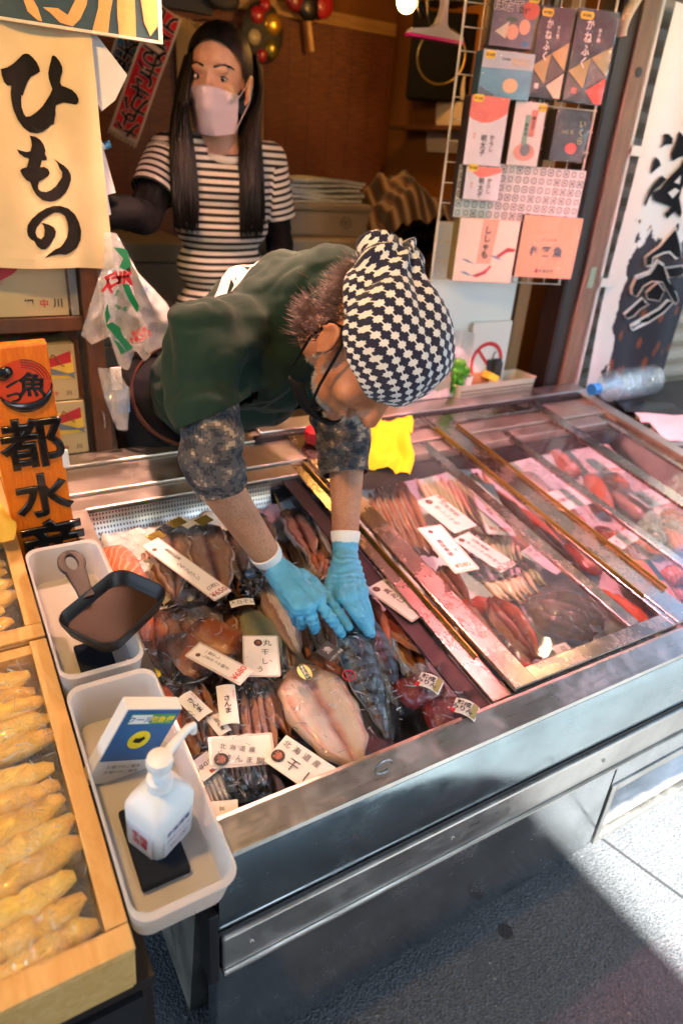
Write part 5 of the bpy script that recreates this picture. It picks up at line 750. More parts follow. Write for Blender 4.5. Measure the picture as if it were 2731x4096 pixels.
t = thing('door_post', 'pale brown timber upright between the white board and the dark post', 'post', (1.74, 1.72, 0)); build('timber', MB().box2((1.70, 1.70, 0), (1.752, 1.75, 2.45)), mk_wood('mid_post_wood', '#8a6a48', '#a58458', (12, 12, 1.2), .6), t, smooth=0, bevel=.002); build('backing', MB().box2((1.645, 1.74, 0), (1.698, 1.78, 2.45)), SHELFW, t, smooth=0); build('conduit', MB().tube([(1.668, 1.73, .6), (1.672, 1.73, 2.4)], .006, 8), mat('grey_conduit', '#8a8c8c', .5), t)
SHUT = mat('shutter_paint', '#b9ae9c', .5, var=.15, vs=4); t = thing('roller_shutter', 'closed beige roller shutter to the right of the stall', 'shutter', (2.9, 1.75, 0))
build('slats', MB().grid(lambda u, v: (1.935 + 2.2 * u, 1.76 - (.004, .016, .018, .016, .004)[round(v * 160) % 5] if round(v * 160) % 5 != 4 else 1.772, .02 + 2.4 * v), 2, 160), SHUT, t, smooth=30)
CH = mat('counter_black', '#1b1715', .4, var=.3, vs=6); t = thing('side_counter', 'dark brown counter at the right end of the freezer with papers on it', 'counter', (2.5, 1.1, 0)); build('top', MB(TM).box2((1.935, -.04, -.045), (2.9, .97, -.012)), CH, t, smooth=0, bevel=.003); build('front_panel', MB().box2((1.94, .58, 0), (2.88, .60, .5)), CH, t, smooth=0); build('edge_strip', MB(TM).box2((1.935, -.03, -.0115), (1.95, .95, -.006)), mk_wood('edge_wood', '#5a2f1a', '#7a4426'), t, smooth=0)
# white flag with 海参
BY = 1.60
def mk_flag():
    k = NT('flag_cloth'); v = k.co('UV'); x, y, z = k.xyz(v)[:3]; n1 = k.noise(k.co('UV', (3, 5, 1)), 2.2, 4); n2 = k.n('TexVoronoi', None, Vector=k.co('UV', (6, 9, 1)), Scale=1.4)
    m = k.math('GREATER_THAN', k.math('SUBTRACT', k.math('ADD', .46, k.math('MULTIPLY', k.math('SUBTRACT', n1, .5), .3)), y), 0.); mx = k.math('MULTIPLY', m, k.math('GREATER_THAN', k.math('ADD', x, k.math('MULTIPLY', n1, .4)), .38))
    dark = k.mix(k.ramp(n2.outputs['Distance'], [(.18, (1, 1, 1)), (.3, (0, 0, 0))]), srgb('#2e2f3a'), srgb('#8c4a2c')); k.p(Base_Color=k.mix(mx, srgb('#f0f0f2'), dark), Roughness=.85); return reg(k)
t = thing('tall_flag', 'tall white cloth flag with black characters 海参 over a printed sea cucumber', 'flag', (2.2, BY, .62))
fl = lambda x, z: BY + .012 * nz((x * 7, z * 2.5, 3)) + .006 * sin(x * 30 + z * 4)
def flagp(u, v): z = .66 + 1.16 * v; x = 2.012 - .02 * v + .44 * u; return (x, fl(x, z), z)
build('cloth', MB().grid(flagp, 50, 80), mk_flag(), t, smooth=180); build('pole', MB().tube([(1.98, BY + .02, .62), (1.965, BY + .02, 2.4)], .009, 10), WHITE, t)
for zz in (1.43, 1.04): build('clip_band', MB().box2((1.955, BY - .006, zz), (2.03, BY - .002, zz + .028)), WHITE, t, smooth=0)
FM = Matrix(((1, 0, 0, 0), (0, 0, -1, BY), (0, 1, 0, 0), (0, 0, 0, 1)))
def flagtext(ch, x, z, s, bold, m, off, nm, sx=.9):
    q = MB(FM); text(q, ch, s, x, z, 0, bold, sx=sx, shear=.05); q = refine(q, .03); q.v = [Vector((v.x, fl(v.x, v.z) - off, v.z)) for v in q.v]; build(nm, q, m, t, smooth=0)
FLB = mat('flag_black', '#14161c', .85); FLW = mat('flag_white', '#dedee0', .85)
STR = [[(870, 265), (920, 265), (955, 300), (950, 345), (890, 345), (835, 380), (880, 310)], [(790, 440), (830, 470), (850, 510), (800, 540), (748, 580), (775, 500)], [(860, 590), (800, 640), (745, 710), (705, 800), (712, 835), (745, 760), (790, 705), (850, 668), (900, 620)], [(1000, 240), (1040, 300), (1090, 330), (1120, 400), (990, 450), (945, 480), (940, 420), (975, 340)], [(1120, 440), (1110, 600), (1010, 680), (990, 760), (1005, 880), (990, 920), (960, 870), (905, 930), (890, 890), (940, 835), (795, 785), (775, 720), (850, 695), (920, 610), (1000, 520), (1030, 450)], [(1090, 60), (1060, 120), (1035, 190), (1060, 185), (1120, 130)],
 [(960, 1000), (985, 1130), (1000, 1230), (960, 1230), (920, 1180), (880, 1190), (800, 1230), (790, 1290), (740, 1300), (730, 1230), (780, 1195), (850, 1150), (900, 1080)], [(880, 1320), (1000, 1300), (1040, 1330), (1005, 1375), (900, 1390)], [(650, 1390), (780, 1350), (840, 1260), (880, 1290), (900, 1400), (960, 1500), (990, 1570), (950, 1590), (900, 1520), (860, 1420), (790, 1420), (720, 1460), (660, 1540), (620, 1520), (615, 1470)], [(830, 1430), (870, 1500), (830, 1570), (760, 1560), (750, 1510)], [(560, 1680), (640, 1620), (720, 1560), (765, 1600), (700, 1640), (640, 1690), (580, 1710)], [(615, 1775), (720, 1720), (830, 1640), (890, 1570), (935, 1570), (860, 1650), (760, 1735), (640, 1795)]]
for i, pl in enumerate(STR):
    P = [PY(2200 + .51 * x, 400 + .51 * y, BY) for x, y in pl]; q = refine(MB().flat([(p.x, p.z) for p in P]), .03); q.v = [Vector((v.x, fl(v.x, v.y) - .008, v.y)) for v in q.v]; build('brush_stroke', q, FLB, t, smooth=0)
    if i > 5: build('stroke_outline', MB().tube([Vector((p.x, fl(p.x, p.z) - .005, p.z)) for p in P + P[:1]], [(.0075, .0015)] * (len(P) + 1), 6, False, (1, 0, 0)), FLW, t)
for pl in ([(915, 640), (968, 585), (958, 655)], [(868, 722), (925, 685), (958, 705), (905, 765)]): P = [PY(2200 + .51 * x, 400 + .51 * y, BY) for x, y in pl]; build('stroke_gap', MB(Matrix(((1, 0, 0, 0), (0, 0, -1, BY), (0, 1, 0, 0), (0, 0, 0, 1)))).flat([(p.x, p.z) for p in P], .026), FLW, t, smooth=0)
# corrugated hose, wire basket, board
t = thing('corrugated_hose', 'cream corrugated drain hose curving down by the top of the posts', 'hose', PY(2520, 90, 1.5)); pts = [PY(2540 + 12 - 70 * sin(a), -20 + 165 * (a / 1.5), 1.52) for a in [1.5 * i / 40 for i in range(41)]]; build('tube', MB().tube(pts, [.013 + .0018 * (i % 2) for i in range(41)], 12), mat('hose_cream', '#d8cdb4', .5), t)
tag(build('white_board', MB().box2((1.30, 1.655, .66), (1.64, 1.67, 1.22)), mat('board_white', '#dfe6e6', .5), smooth=0, bevel=.002), 'plain white board standing behind the bandana', 'board')
t = thing('prohibition_sign', 'white sign with a red prohibition ring and a black drink cup', 'sign', (1.58, 1.63, .66)); M = Matrix(((1, 0, 0, 1.47), (0, 0, -1, 1.635), (0, 1, 0, .66), (0, 0, 0, 1))); build('board', MB(M).box2((0, 0, -.008), (.16, .275, 0)), WHITE, t, smooth=0); rr_ = [(.075 + .062 * cos(2 * pi * i / 40), .145 + .062 * sin(2 * pi * i / 40), .0012) for i in range(41)]
build('red_ring', MB(M).tube(rr_, [(.0012, .0065)] * 41, 8, False, (0, 0, 1)), REDINK, t); build('red_bar', MB(M @ T(.075, .145, .0008) @ Matrix.Rotation(-.8, 4, 'Z')).box2((-.06, -.005, 0), (.06, .005, .001)), REDINK, t, smooth=0); build('cup_mark', MB(M).flat([(.075, .155), (.105, .155), (.1, .115), (.08, .115)], .003), INK, t, smooth=0); build('straw_mark', MB(M).tube([(.097, .155, .003), (.102, .175, .003), (.11, .178, .003)], .0016, 6), INK, t)
t = thing('plastic_basket', 'cream perforated basket of odds and ends behind the freezer', 'basket', (1.6, 1.585, .71)); bM_ = fr((1.395, 1.575, .700), (1, .02, .0), (0, 0, 1)); BK = mat('basket_cream', '#d4d0bc', .5)
build('basket', tray_mesh(bM_ @ T(0, 0, .055), 0, 0, .34, .10, .012, .05, .002, .95), BK, t); hb = MB(bM_); [hb.box((.014 + .0104 * i, -.0006, .014 + .011 * j), (.006, .002, .006)) for i in range(31) for j in range(3)]; build('perforations', hb, mat('basket_holes', '#6a685c', .7), t, smooth=0)
for nm, lab, a, b, m in (('cup', 'white paper cup in the cream basket', (.05, .03, .03), .022, WHITE), ('dark_jar', 'dark jar in the back of the cream basket', (.20, .07, .05), .03, DARKPL), ('sponge', 'yellow sponge in the cream basket', (.16, .035, .05), .018, mat('sponge_yellow', '#d8cf4a', .9))):
    Mx = bM_ @ T(*a); q = MB(Mx)
    if nm == 'sponge': q.box((0, 0, .015), (.05, .03, .022), Matrix.Rotation(.4, 3, 'Y'))
    elif nm == 'cup': q.lathe([(b * .75, 0), (b, .05), (b * .9, .05), (b * .7, .004)], 20)
    else: q.lathe([(b, 0), (b, .05), (b * .8, .058), (b * .8, .066)], 20)
    tag(build(nm, q, m, smooth=40, bevel=.001), lab, nm.replace('_', ' '))
q = MB(bM_); tag(build('round_dish', q.ell((.10, .09, .085), (.05, .008, .055)), WHITE), 'round white dish standing at the back of the cream basket', 'dish'); tag(build('cardboard_piece', MB(bM_).box2((.02, .05, .02), (.17, .056, .075)), mat('cardboard', '#b08a5c', .8), smooth=0), 'strip of brown cardboard in the cream basket', 'cardboard')
LEAF_ = mat('lettuce_green', '#4fae34', .5, var=.4, vs=20); q = MB(); [q.grid(lambda u, v, c=bM_ @ Vector((.012 + random.uniform(-.025, .03), .02 + random.uniform(-.02, .05), .05 + random.uniform(0, .07))), r=random.uniform(.018, .03), ph=random.uniform(0, 6): c + Vector((r * (u - .5) * 2 * cos(ph), r * (u - .5) * 2 * sin(ph) * .6 + .006 * sin(v * 14), r * (v - .5) * 2 + .005 * sin(u * 17))), 6, 6) for _ in range(9)]; tag(build('leaf_garnish', q, LEAF_, smooth=180), 'bright green leaf garnish bunch at the left of the basket', 'plant')
# newspaper draped behind the head
def mk_news():
    k = NT('newsprint'); x, y, z = k.xyz(k.co('UV'))[:3]; ln = k.math('LESS_THAN', k.math('FRACT', k.math('MULTIPLY', y, 46.)), .5); n1 = k.noise(k.co('UV', (90, 46, 1)), 3, 2); col = k.math('LESS_THAN', k.math('FRACT', k.math('MULTIPLY', x, 5.)), .92)
    tx = k.math('MULTIPLY', k.math('MULTIPLY', ln, col), k.math('GREATER_THAN', n1, .44)); n2 = k.n('TexVoronoi', None, Vector=k.co('UV', (3, 5, 1)), Scale=1.); pic = k.math('GREATER_THAN', k.xyz(n2.outputs['Color'])[0], .8)
    c = k.mix(tx, srgb('#cfd2ce'), srgb('#8a8c8c')); k.p(Base_Color=k.mix(k.math('MULTIPLY', pic, .85), c, k.mix(n1, srgb('#2f4a7a'), srgb('#8fae6a'))), Roughness=.9); return reg(k)
NEWS = mk_news(); tag(build('newspaper', MB().grid(lambda u, v: PY(1640 + 260 * u - 40 * (1 - v) , 1610 - 30 * u - 330 * v * (1 - .25 * u), 1.60 + .02 * nz((u * 4, v * 4, 1)) + .03 * v), 20, 20), NEWS, smooth=180), 'sheets of newspaper propped behind the bandana by the basket', 'newspaper')
# bottle, papers, clipboard on the counter
b0, b1 = PY(2385, 1568, 1.42), PY(2625, 1490, 1.44); b1.z = b0.z = .755; bx = b1 - b0; L = .33; M = fr(b0 - bx.normalized() * .02, bx, (0, 0, 1)); t = thing('water_bottle', 'empty clear plastic bottle with a blue cap lying on the counter', 'bottle', b0); R_ = .052
prof_ = [(0, .014), (.022, .014), (.0221, .017), (.026, .017), (.04, .02), (.085, R_), (.095, R_)] + [(.1 + .0215 * i + d, R_ - (.003 if d == .0107 else 0)) for i in range(9) for d in (0, .0107)] + [(L - .02, R_), (L - .004, R_ * .9), (L, R_ * .6)]
build('bottle_body', MB(M).tube([(x, 0, 0) for x, _ in prof_], [r for _, r in prof_], 28, True, (0, 0, 1)), PLAST, t, smooth=50); build('cap', MB(M).tube([(-.012, 0, 0), (-.012, 0, 0), (.02, 0, 0)], [.001, .0185, .0185], 24), mat('cap_blue', '#1f7fd0', .35), t, smooth=30)
for i, (p, q_, lab, m, h) in enumerate((((2540, 1660), (2731, 1690), 'top sheaf of white papers in a clip on the dark counter', PAPER, .004), ((2620, 1735), (2731, 1750), 'second folded paper bundle on the dark counter nearer the lids', PAPER, .012))): a = S(*p, -.005); b = S(*q_, -.005); t = thing('paper_sheaf', lab, 'papers', a, 'papers on the counter'); build('sheets', MB(fr(a, b - a, TN)).grid(lambda u, v: (.26 * u, -.06 + .12 * v + .03 * u, h + .006 * nz((u * 5, v * 4, i))), 12, 8), m, t, smooth=180); build('under_sheet', MB(fr(a, b - a, TN)).box2((.004, -.055, -.004), (.25, .05, h - .007 if h > .01 else -.001)), PAPER, t, smooth=0)
a = S(2548, 1672, .006); build('clip', MB(fr(a, TX + TV, TN)).box((0, 0, 0), (.02, .012, .008)), BRASS, [o for o in COL.objects if o.get('label', '').startswith('top sheaf')][0], smooth=0, bevel=.001)
a = S(2480, 1625, .004); t = thing('tablet', 'dark glassy tablet lying beyond the papers on the counter', 'tablet', a); tM = fr(a, S(2700, 1640, .004) - a, TN); build('tablet_body', MB(tM).box2((0, -.03, -.008), (.24, .06, 0)), DARKPL, t, smooth=0, bevel=.003); build('screen', MB(tM).box2((.01, -.022, .0003), (.23, .052, .0007)), mat('screen_glass', '#2c3a40', .08), t, smooth=0)
# ------------------------------------------------ wire rack with boxes
RX, RY = Vector((1.283, 1.64, 0)), Vector((.94, -.342, 0)); RN = Vector((-.342, -.94, 0)); t = thing('wire_rack', 'white wire grid panel hung with packaged fish boxes', 'rack', RX + Vector((.2, 0, 1.06))); WIRE = mat('white_wire', '#cfc8b8', .4)
for s_ in [0] + [.05 * i for i in range(1, 9)]: build('upright_wire', MB().tube([RX + RY * s_ + Vector((.0, 0, 1.07)), RX + RY * s_ + Vector((0, 0, 1.95))], .0035 if s_ in (0, .4) else .0016, 6), WIRE, t)
for j in range(18): build('cross_wire', MB().tube([RX + RY * -.002 + RN * .003 + Vector((0, 0, 1.07 + .05 * j)), RX + RY * .405 + RN * .003 + Vector((0, 0, 1.07 + .05 * j))], .0016, 6), WIRE, t)
def rp(x, y, off): r = ray(x, y); q = RX + RN * off; k = (q - C0).dot(RN) / r.dot(RN); return C0 + r * k
Z3 = lambda x, y: (1800 + .5102 * x, .5102 * y)
WRAP = mk_film('box_wrap', .05, .6, .08, 30, .6)
SIDE = mat('box_side_dark', '#2a2426', .5)
def rbox(label, tl, tr, bl, dep, face, deco, side=None):
    off = .006 + dep; a, b, c = rp(*Z3(*tl), off), rp(*Z3(*tr), off), rp(*Z3(*bl), off); wd = (b - a).dot(RY); top = (a.z + b.z) / 2; ht = top - c.z
    M = Matrix(((RY[0], 0, RN[0], a.x), (RY[1], 0, RN[1], a.y), (0, 1, 0, top), (0, 0, 0, 1))); t = thing('packaged_box', label, 'fish box', M @ Vector((wd / 2, -ht, -dep / 2)), 'packaged boxes on the wire rack'); build('box_body', MB(M).box2((0, -ht, -dep), (wd, 0, 0)), side or SIDE, t, smooth=0, bevel=.001); build('printed_face', MB(M).box2((.0008, -ht + .0008, .0002), (wd - .0008, -.0008, .0006)), face, t, smooth=0)
    deco(t, M, wd, ht); build('wrap', MB(M).grid(lambda u, v: (-.002 + (wd + .004) * u, -ht - .002 + (ht + .004) * v, .0034 + .0016 * nz((u * 5, v * 7, wd * 50)) - (.002 if u in (0, 1) or v in (0, 1) else 0)), 14, 14), WRAP, t, smooth=180); return t
def P_(t, nm, M, pl, wd, ht, m, z): build(nm, MB(M).flat([(x * wd, -y * ht) for x, y in pl], z), m, t, smooth=0)
def L_(t, M, body, x, y, s, wd, ht, m, z=.0016, bold=.02, nm='lettering', sx=1.): q = MB(M); text(q, body, s * wd, x * wd, -y * ht, z, bold, sx=sx); build(nm, q, m, t, smooth=0)
def O_(t, nm, M, x, y, rx, ry, wd, ht, m, z, n=18): P_(t, nm, M, [(x + rx * cos(2 * pi * i / n), y + ry * sin(2 * pi * i / n)) for i in range(n)], wd, ht, m, z)
YS = mat('yellow_sticker', '#f0d020', .5); GOLDC = mat('box_gold', '#a08a50', .4, .3); TAUPE = mat('box_taupe', '#5a564c', .5)
def price(t, M, x, y, wd, ht, s, w=.26): sx = w * wd / 2; P_(t, 'price_sticker', M @ T(x * wd, -y * ht, .0022), [(-sx, 0), (-sx * .8, -.008), (sx * .8, -.008), (sx, 0), (sx * .8, .008), (-sx * .8, .008)], 1, -1, YS, 0); q = MB(M); text(q, s, .009, x * wd, -y * ht, .0028, .02); build('sticker_price', q, INK, t, smooth=0)
def d_hotate(t, M, w, h):
    O_(t, 'red_shellfish', M, .85, .25, .2, .18, w, h, mat('print_orange', '#c8583a', .5), .0009); O_(t, 'scallop', M, .50, .70, .14, .15, w, h, mat('print_peach', '#dba684', .5), .0010); O_(t, 'scallop', M, .76, .58, .13, .15, w, h, mat('print_peach', '#dba684', .5), .0012); P_(t, 'scallop_fan', M, [(.1, .72), (.4, .5), (.36, .84)], w, h, mat('print_cream', '#d8d0b8', .5), .0012); O_(t, 'leaf', M, .45, .46, .14, .05, w, h, mat('print_green', '#3a5a3a', .5), .0008); L_(t, M, 'ほたて', .33, .2, .23, w, h, mat('print_white', '#e8e6e0', .6), .0014, .06); L_(t, M, 'ほたて', .33, .2, .23, w, h, INK, .0018, .02); L_(t, M, '貝柱', .70, .28, .14, w, h, INK, .0018, .02); P_(t, 'blue_mark', M, [(.76, .86), (.9, .86), (.9, .95), (.76, .95)], w, h, mat('print_blue', '#2f78a8', .5), .0012); price(t, M, .88, .03, w, h, '¥1080')
def d_kane(red):
    def d(t, M, w, h):
        P_(t, 'gold_triangle', M, [(.02, .66), (.52, .50), (.45, .84)], w, h, GOLDC, .0009); P_(t, 'gold_triangle', M, [(.52, .50), (.98, .36), (.98, .68)], w, h, GOLDC, .0009); P_(t, 'grey_triangle', M, [(.02, .68), (.45, .86), (.02, .99)], w, h, TAUPE, .0010); P_(t, 'grey_triangle', M, [(.52, .52), (.94, .69), (.5, .84)], w, h, TAUPE, .0011)
        P_(t, 'corner_triangle', M, [(.98, .70), (.98, .99), (.80, .99), (.52, .86)], w, h, mat('print_vermilion', '#e0482a', .5) if red else mat('print_beige', '#d6c8ac', .5), .0012); L_(t, M, vert('かねふく'), .34, .36, .24, w, h, mat('print_white', '#e8e6e0', .6), .0016, .02, sx=.8); L_(t, M, vert('辛子明'), .60, .26, .09, w, h, mat('print_white', '#e8e6e0', .6)); P_(t, 'small_mark', M, [(.18, .84), (.3, .84), (.3, .9), (.18, .9)], w, h, mat('print_pink', '#d8705c', .5) if red else mat('print_white', '#e8e6e0', .6), .0013); price(t, M, .22, .07, w, h, '¥1080', .34)
    return d
def d_tarako(t, M, w, h): P_(t, 'sea_field', M, [(0, .38), (1, .36), (1, 1), (0, 1)], w, h, mat('print_sea', '#4f9ab0', .5, var=.3, vs=30), .0009); P_(t, 'shore', M, [(0, .95), (.02, .78), (.14, .86), (.3, .93), (.32, 1), (0, 1)], w, h, mat('print_rock', '#46606a', .5), .0011); O_(t, 'shell', M, .60, .72, .15, .16, w, h, mat('print_sand', '#d8c08a', .5), .0012); L_(t, M, 'たらこ', .75, .2, .13, w, h, mat('print_gold', '#d8b050', .5)); L_(t, M, '北海道産', .45, .17, .04, w, h, INK); price(t, M, .14, .11, w, h, '¥1600', .2)
def d_mentai(t, M, w, h):
    P_(t, 'coral_wash', M, [(0, 0), (1, 0), (.98, .22), (.8, .3), (.6, .36), (.35, .38), (.1, .34), (0, .3)] if h > w else [(.2, 0), (1, 0), (.96, .12), (.7, .25), (.4, .32), (.2, .2)], w, h, mat('print_coral', '#dd7a66', .55, var=.25, vs=40), .0009); L_(t, M, vert('明太子'), .46, .70 if h > w else .62, .16, w, h, INK); L_(t, M, vert('からし'), .68, .66 if h > w else .55, .13, w, h, INK); L_(t, M, vert('博多'), .2, .58, .08, w, h, mat('print_coral', '#dd7a66', .55)); price(t, M, .18, .04, w, h, '¥1500', .28)
def d_konbu(t, M, w, h): O_(t, 'coral_flower', M, .5, .78, .34, .14, w, h, mat('print_salmon', '#dea090', .55), .0008); O_(t, 'grey_flower', M, .52, .74, .16, .1, w, h, mat('print_slate', '#7a8488', .55), .0010); P_(t, 'pink_strip', M, [(.55, .12), (.75, .12), (.72, .53), (.54, .53)], w, h, mat('print_rose', '#d88a7c', .55), .0011); P_(t, 'teal_strip', M, [(.38, .2), (.54, .2), (.52, .66), (.36, .66)], w, h, mat('print_teal', '#7aaa9c', .55), .0012); L_(t, M, vert('明太子'), .65, .32, .12, w, h, INK); L_(t, M, vert('昆布漬'), .45, .42, .11, w, h, INK); price(t, M, .86, .08, w, h, '¥1575', .28)
def d_black(t, M, w, h): O_(t, 'red_roe', M, .58, .74, .17, .11, w, h, mat('print_redroe', '#d04838', .5), .0010); L_(t, M, vert('いくら'), .80, .42, .2, w, h, GOLDC); L_(t, M, 'いくら', .4, .42, .12, w, h, GOLDC)
rbox('grey scallop box at the top left of the rack', (355, -60), (700, -20), (335, 355), .05, mat('face_grey', '#6a6674', .5, var=.3, vs=20), d_hotate); rbox('black box with gold triangles and a pale corner on the rack', (712, 30), (985, 75), (655, 760), .03, mat('face_black', '#1e2024', .45), d_kane(False)); rbox('black box with gold triangles and an orange corner, far right of the rack', (1010, 50), (1330, 105), (950, 800), .03, mat('face_black', '#1e2024', .45), d_kane(True))
rbox('pale blue box with a sea picture and shell on the rack', (262, 378), (668, 425), (235, 750), .055, mat('face_sky', '#a8c0c8', .5), d_tarako, mat('side_teal', '#1f4a5a', .5)); rbox('white box with coral wash and brush lettering, the taller one', (170, 740), (470, 768), (140, 1290), .06, mat('face_white', '#d6dade', .5), d_mentai); rbox('white box with pink and teal strips and a grey flower', (515, 788), (765, 805), (490, 1295), .04, mat('face_ivory', '#dcdcd4', .5), d_konbu, mat('side_brown', '#5a4a44', .5)); rbox('small black box with gold letters and a red roe circle', (842, 850), (1110, 875), (805, 1255), .05, mat('face_black', '#1e2024', .45), d_black)
rbox('white box with coral wash and brush lettering, the short one below', (128, 1300), (410, 1318), (115, 1560), .06, mat('face_white', '#d6dade', .5), d_mentai)
def mk_stamp():
    k = NT('stamp_pattern'); x, y, z = k.xyz(k.co('UV'))[:3]; fx = k.math('FRACT', k.math('MULTIPLY', x, 16.)); fy = k.math('FRACT', k.math('MULTIPLY', y, 6.)); a = k.math('SUBTRACT', fx, .5); b = k.math('SUBTRACT', fy, .5); d = k.math('SQRT', k.math('ADD', k.math('MULTIPLY', a, a), k.math('MULTIPLY', b, b)))
    box = k.math('LESS_THAN', k.math('MAXIMUM', k.math('ABSOLUTE', a), k.math('ABSOLUTE', b)), .42); c = k.n('TexWhiteNoise', {'noise_dimensions': '2D'}, Vector=k.n('CombineXYZ', None, X=k.math('FLOOR', k.math('MULTIPLY', x, 16.)), Y=k.math('FLOOR', k.math('MULTIPLY', y, 6.))))
    ring = k.math('LESS_THAN', k.math('PINGPONG', k.math('ADD', d, k.math('MULTIPLY', c.outputs[0], .2)), .15), .07); k.p(Base_Color=k.mix(k.math('MULTIPLY', box, k.math('SUBTRACT', 1., k.math('MULTIPLY', ring, .8))), srgb('#cdd2cc'), k.mix(c.outputs[0], srgb('#5c6a66'), srgb('#8a9590'))), Roughness=.5); return reg(k)
def d_none(t, M, w, h): pass
STP = mk_stamp(); t = rbox('wide grey-green box patterned with rows of little stamps', (70, 1295), (1075, 1300), (30, 1700), .035, mat('face_stamp', '#c8cec8', .5), d_none)
_b = [c for c in t.children if c.name.startswith('printed_face')][0]; _m = _b.data; _m.materials[0] = STP; _ul = _m.uv_layers.new(name='UVMap'); xs = [v.co for v in _m.vertices]
lx = [(_b.location + v).dot(RY) for v in xs]; lz = [v.z for v in xs]
for lp in _m.loops: i = lp.vertex_index; _ul.data[lp.index].uv = ((lx[i] - min(lx)) / (max(lx) - min(lx)), (lz[i] - min(lz)) / (max(lz) - min(lz)))
def d_shi(t, M, w, h): P_(t, 'brown_panel', M, [(.38, 0), (.64, 0), (.60, .70), (.36, .70)], w, h, mat('print_tan', '#c9a488', .55), .0008); L_(t, M, vert('ししゃも'), .48, .36, .12, w, h, INK, bold=.03); P_(t, 'red_band', M, [(.68, .56), (.85, .42), (.98, .44), (.98, .48), (.85, .5), (.72, .6)], w, h, BANDR, .0010); P_(t, 'red_band', M, [(.32, .90), (.5, .82), (.6, .72), (.63, .74), (.55, .86), (.4, .93)], w, h, BANDR, .0010); [P_(t, 'fish_picture', M, [(x, y), (x + .1, y), (x + .24, y + .07), (x + .12, y + .05)], w, h, mat('fish_blue', '#6a8aa0', .5), .0012) for x, y in ((.1, .64), (.1, .84), (.56, .56))]
def d_wood(t, M, w, h): [L_(t, M, ch, x, .56, .16, w, h, mat('print_navy', '#34465c', .55), bold=.03) for ch, x in (('柳', .27), ('葉', .47), ('魚', .67))]; L_(t, M, 'し し ゃ も', .5, .37, .05, w, h, REDINK); L_(t, M, '北 海 道 広 尾', .5, .88, .05, w, h, mat('print_navy', '#34465c', .55)); O_(t, 'red_mark', M, .36, .88, .03, .035, w, h, REDINK, .0011)
Z7 = lambda x, y: ((1700 + .4145 * x - 1800) / .5102, (850 + .4145 * y) / .5102)
rbox('cream smelt box with a brown name panel, bottom left of the rack', Z7(335, 75), Z7(928, 55), Z7(325, 660), .05, mat('face_cream', '#d6d2bc', .5), d_shi, mat('side_olive', '#8a7a3c', .5)); rbox('woodgrain box lettered 柳葉魚 at the bottom right of the rack', Z7(955, 30), Z7(1530, 45), Z7(905, 620), .045, mk_wood('woodgrain_print', '#b8946c', '#c9a880', (90, 90, 3), .5, .05), d_wood)
# ------------------------------------------------ back of the stall
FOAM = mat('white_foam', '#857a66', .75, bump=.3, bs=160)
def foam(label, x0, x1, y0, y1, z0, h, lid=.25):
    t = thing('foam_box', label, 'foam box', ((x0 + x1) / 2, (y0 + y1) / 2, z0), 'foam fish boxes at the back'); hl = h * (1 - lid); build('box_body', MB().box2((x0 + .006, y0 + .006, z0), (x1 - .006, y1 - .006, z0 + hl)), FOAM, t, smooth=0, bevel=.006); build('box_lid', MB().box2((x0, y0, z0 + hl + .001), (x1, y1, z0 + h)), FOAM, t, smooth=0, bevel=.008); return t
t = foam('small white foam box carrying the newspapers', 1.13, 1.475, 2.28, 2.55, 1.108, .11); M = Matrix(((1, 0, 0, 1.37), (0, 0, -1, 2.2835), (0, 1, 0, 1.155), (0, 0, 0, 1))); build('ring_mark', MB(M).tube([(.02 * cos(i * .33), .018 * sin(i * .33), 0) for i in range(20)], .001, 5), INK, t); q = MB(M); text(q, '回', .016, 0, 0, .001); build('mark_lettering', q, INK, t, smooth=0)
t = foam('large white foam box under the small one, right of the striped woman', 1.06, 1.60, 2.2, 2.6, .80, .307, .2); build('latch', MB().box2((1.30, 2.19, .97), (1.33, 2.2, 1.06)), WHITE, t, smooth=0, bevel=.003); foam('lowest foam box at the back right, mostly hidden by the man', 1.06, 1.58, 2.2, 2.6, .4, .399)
foam('grey foam box beside the carrier bags, left of the striped woman', .44, .84, 2.38, 2.75, .74, .33, .2); foam('foam box beneath the grey one at the back left', .44, .84, 2.38, 2.75, .38, .358); foam('bottom foam box of the back left stack', .44, .84, 2.38, 2.75, 0, .378)
for i in range(6): tag(build('folded_newspaper', MB().grid(lambda u, v: (1.14 + .29 * u + .01 * (i % 3), 2.30 + .22 * v, 1.2185 + .014 * i + .004 * sin(u * 5 + i) + .002), 12, 6).grid(lambda u, v: (1.14 + .29 * u + .01 * (i % 3), 2.30, 1.2185 + .014 * i + .004 * sin(u * 5 + i) + .002 - .010 * v), 12, 2), NEWS, smooth=40), f'folded newspaper on the small foam box, {ORD[i]} from the bottom of its pile', 'newspaper', 'pile of folded newspapers')
def mk_plaid():
    k = NT('striped_blanket'); v = k.co('Object'); w = k.n('TexWave', {'wave_type': 'BANDS'}, Vector=k.co('UV', (1, .25, 1)), Scale=3.2, Distortion=1.2); k.p(Base_Color=k.ramp(w, [(.3, srgb('#2a1a12')), (.45, srgb('#7a4424')), (.6, srgb('#4a3020')), (.8, srgb('#8a7458'))], 'CONSTANT'), Roughness=.95, Sheen_Weight=.3); return reg(k)
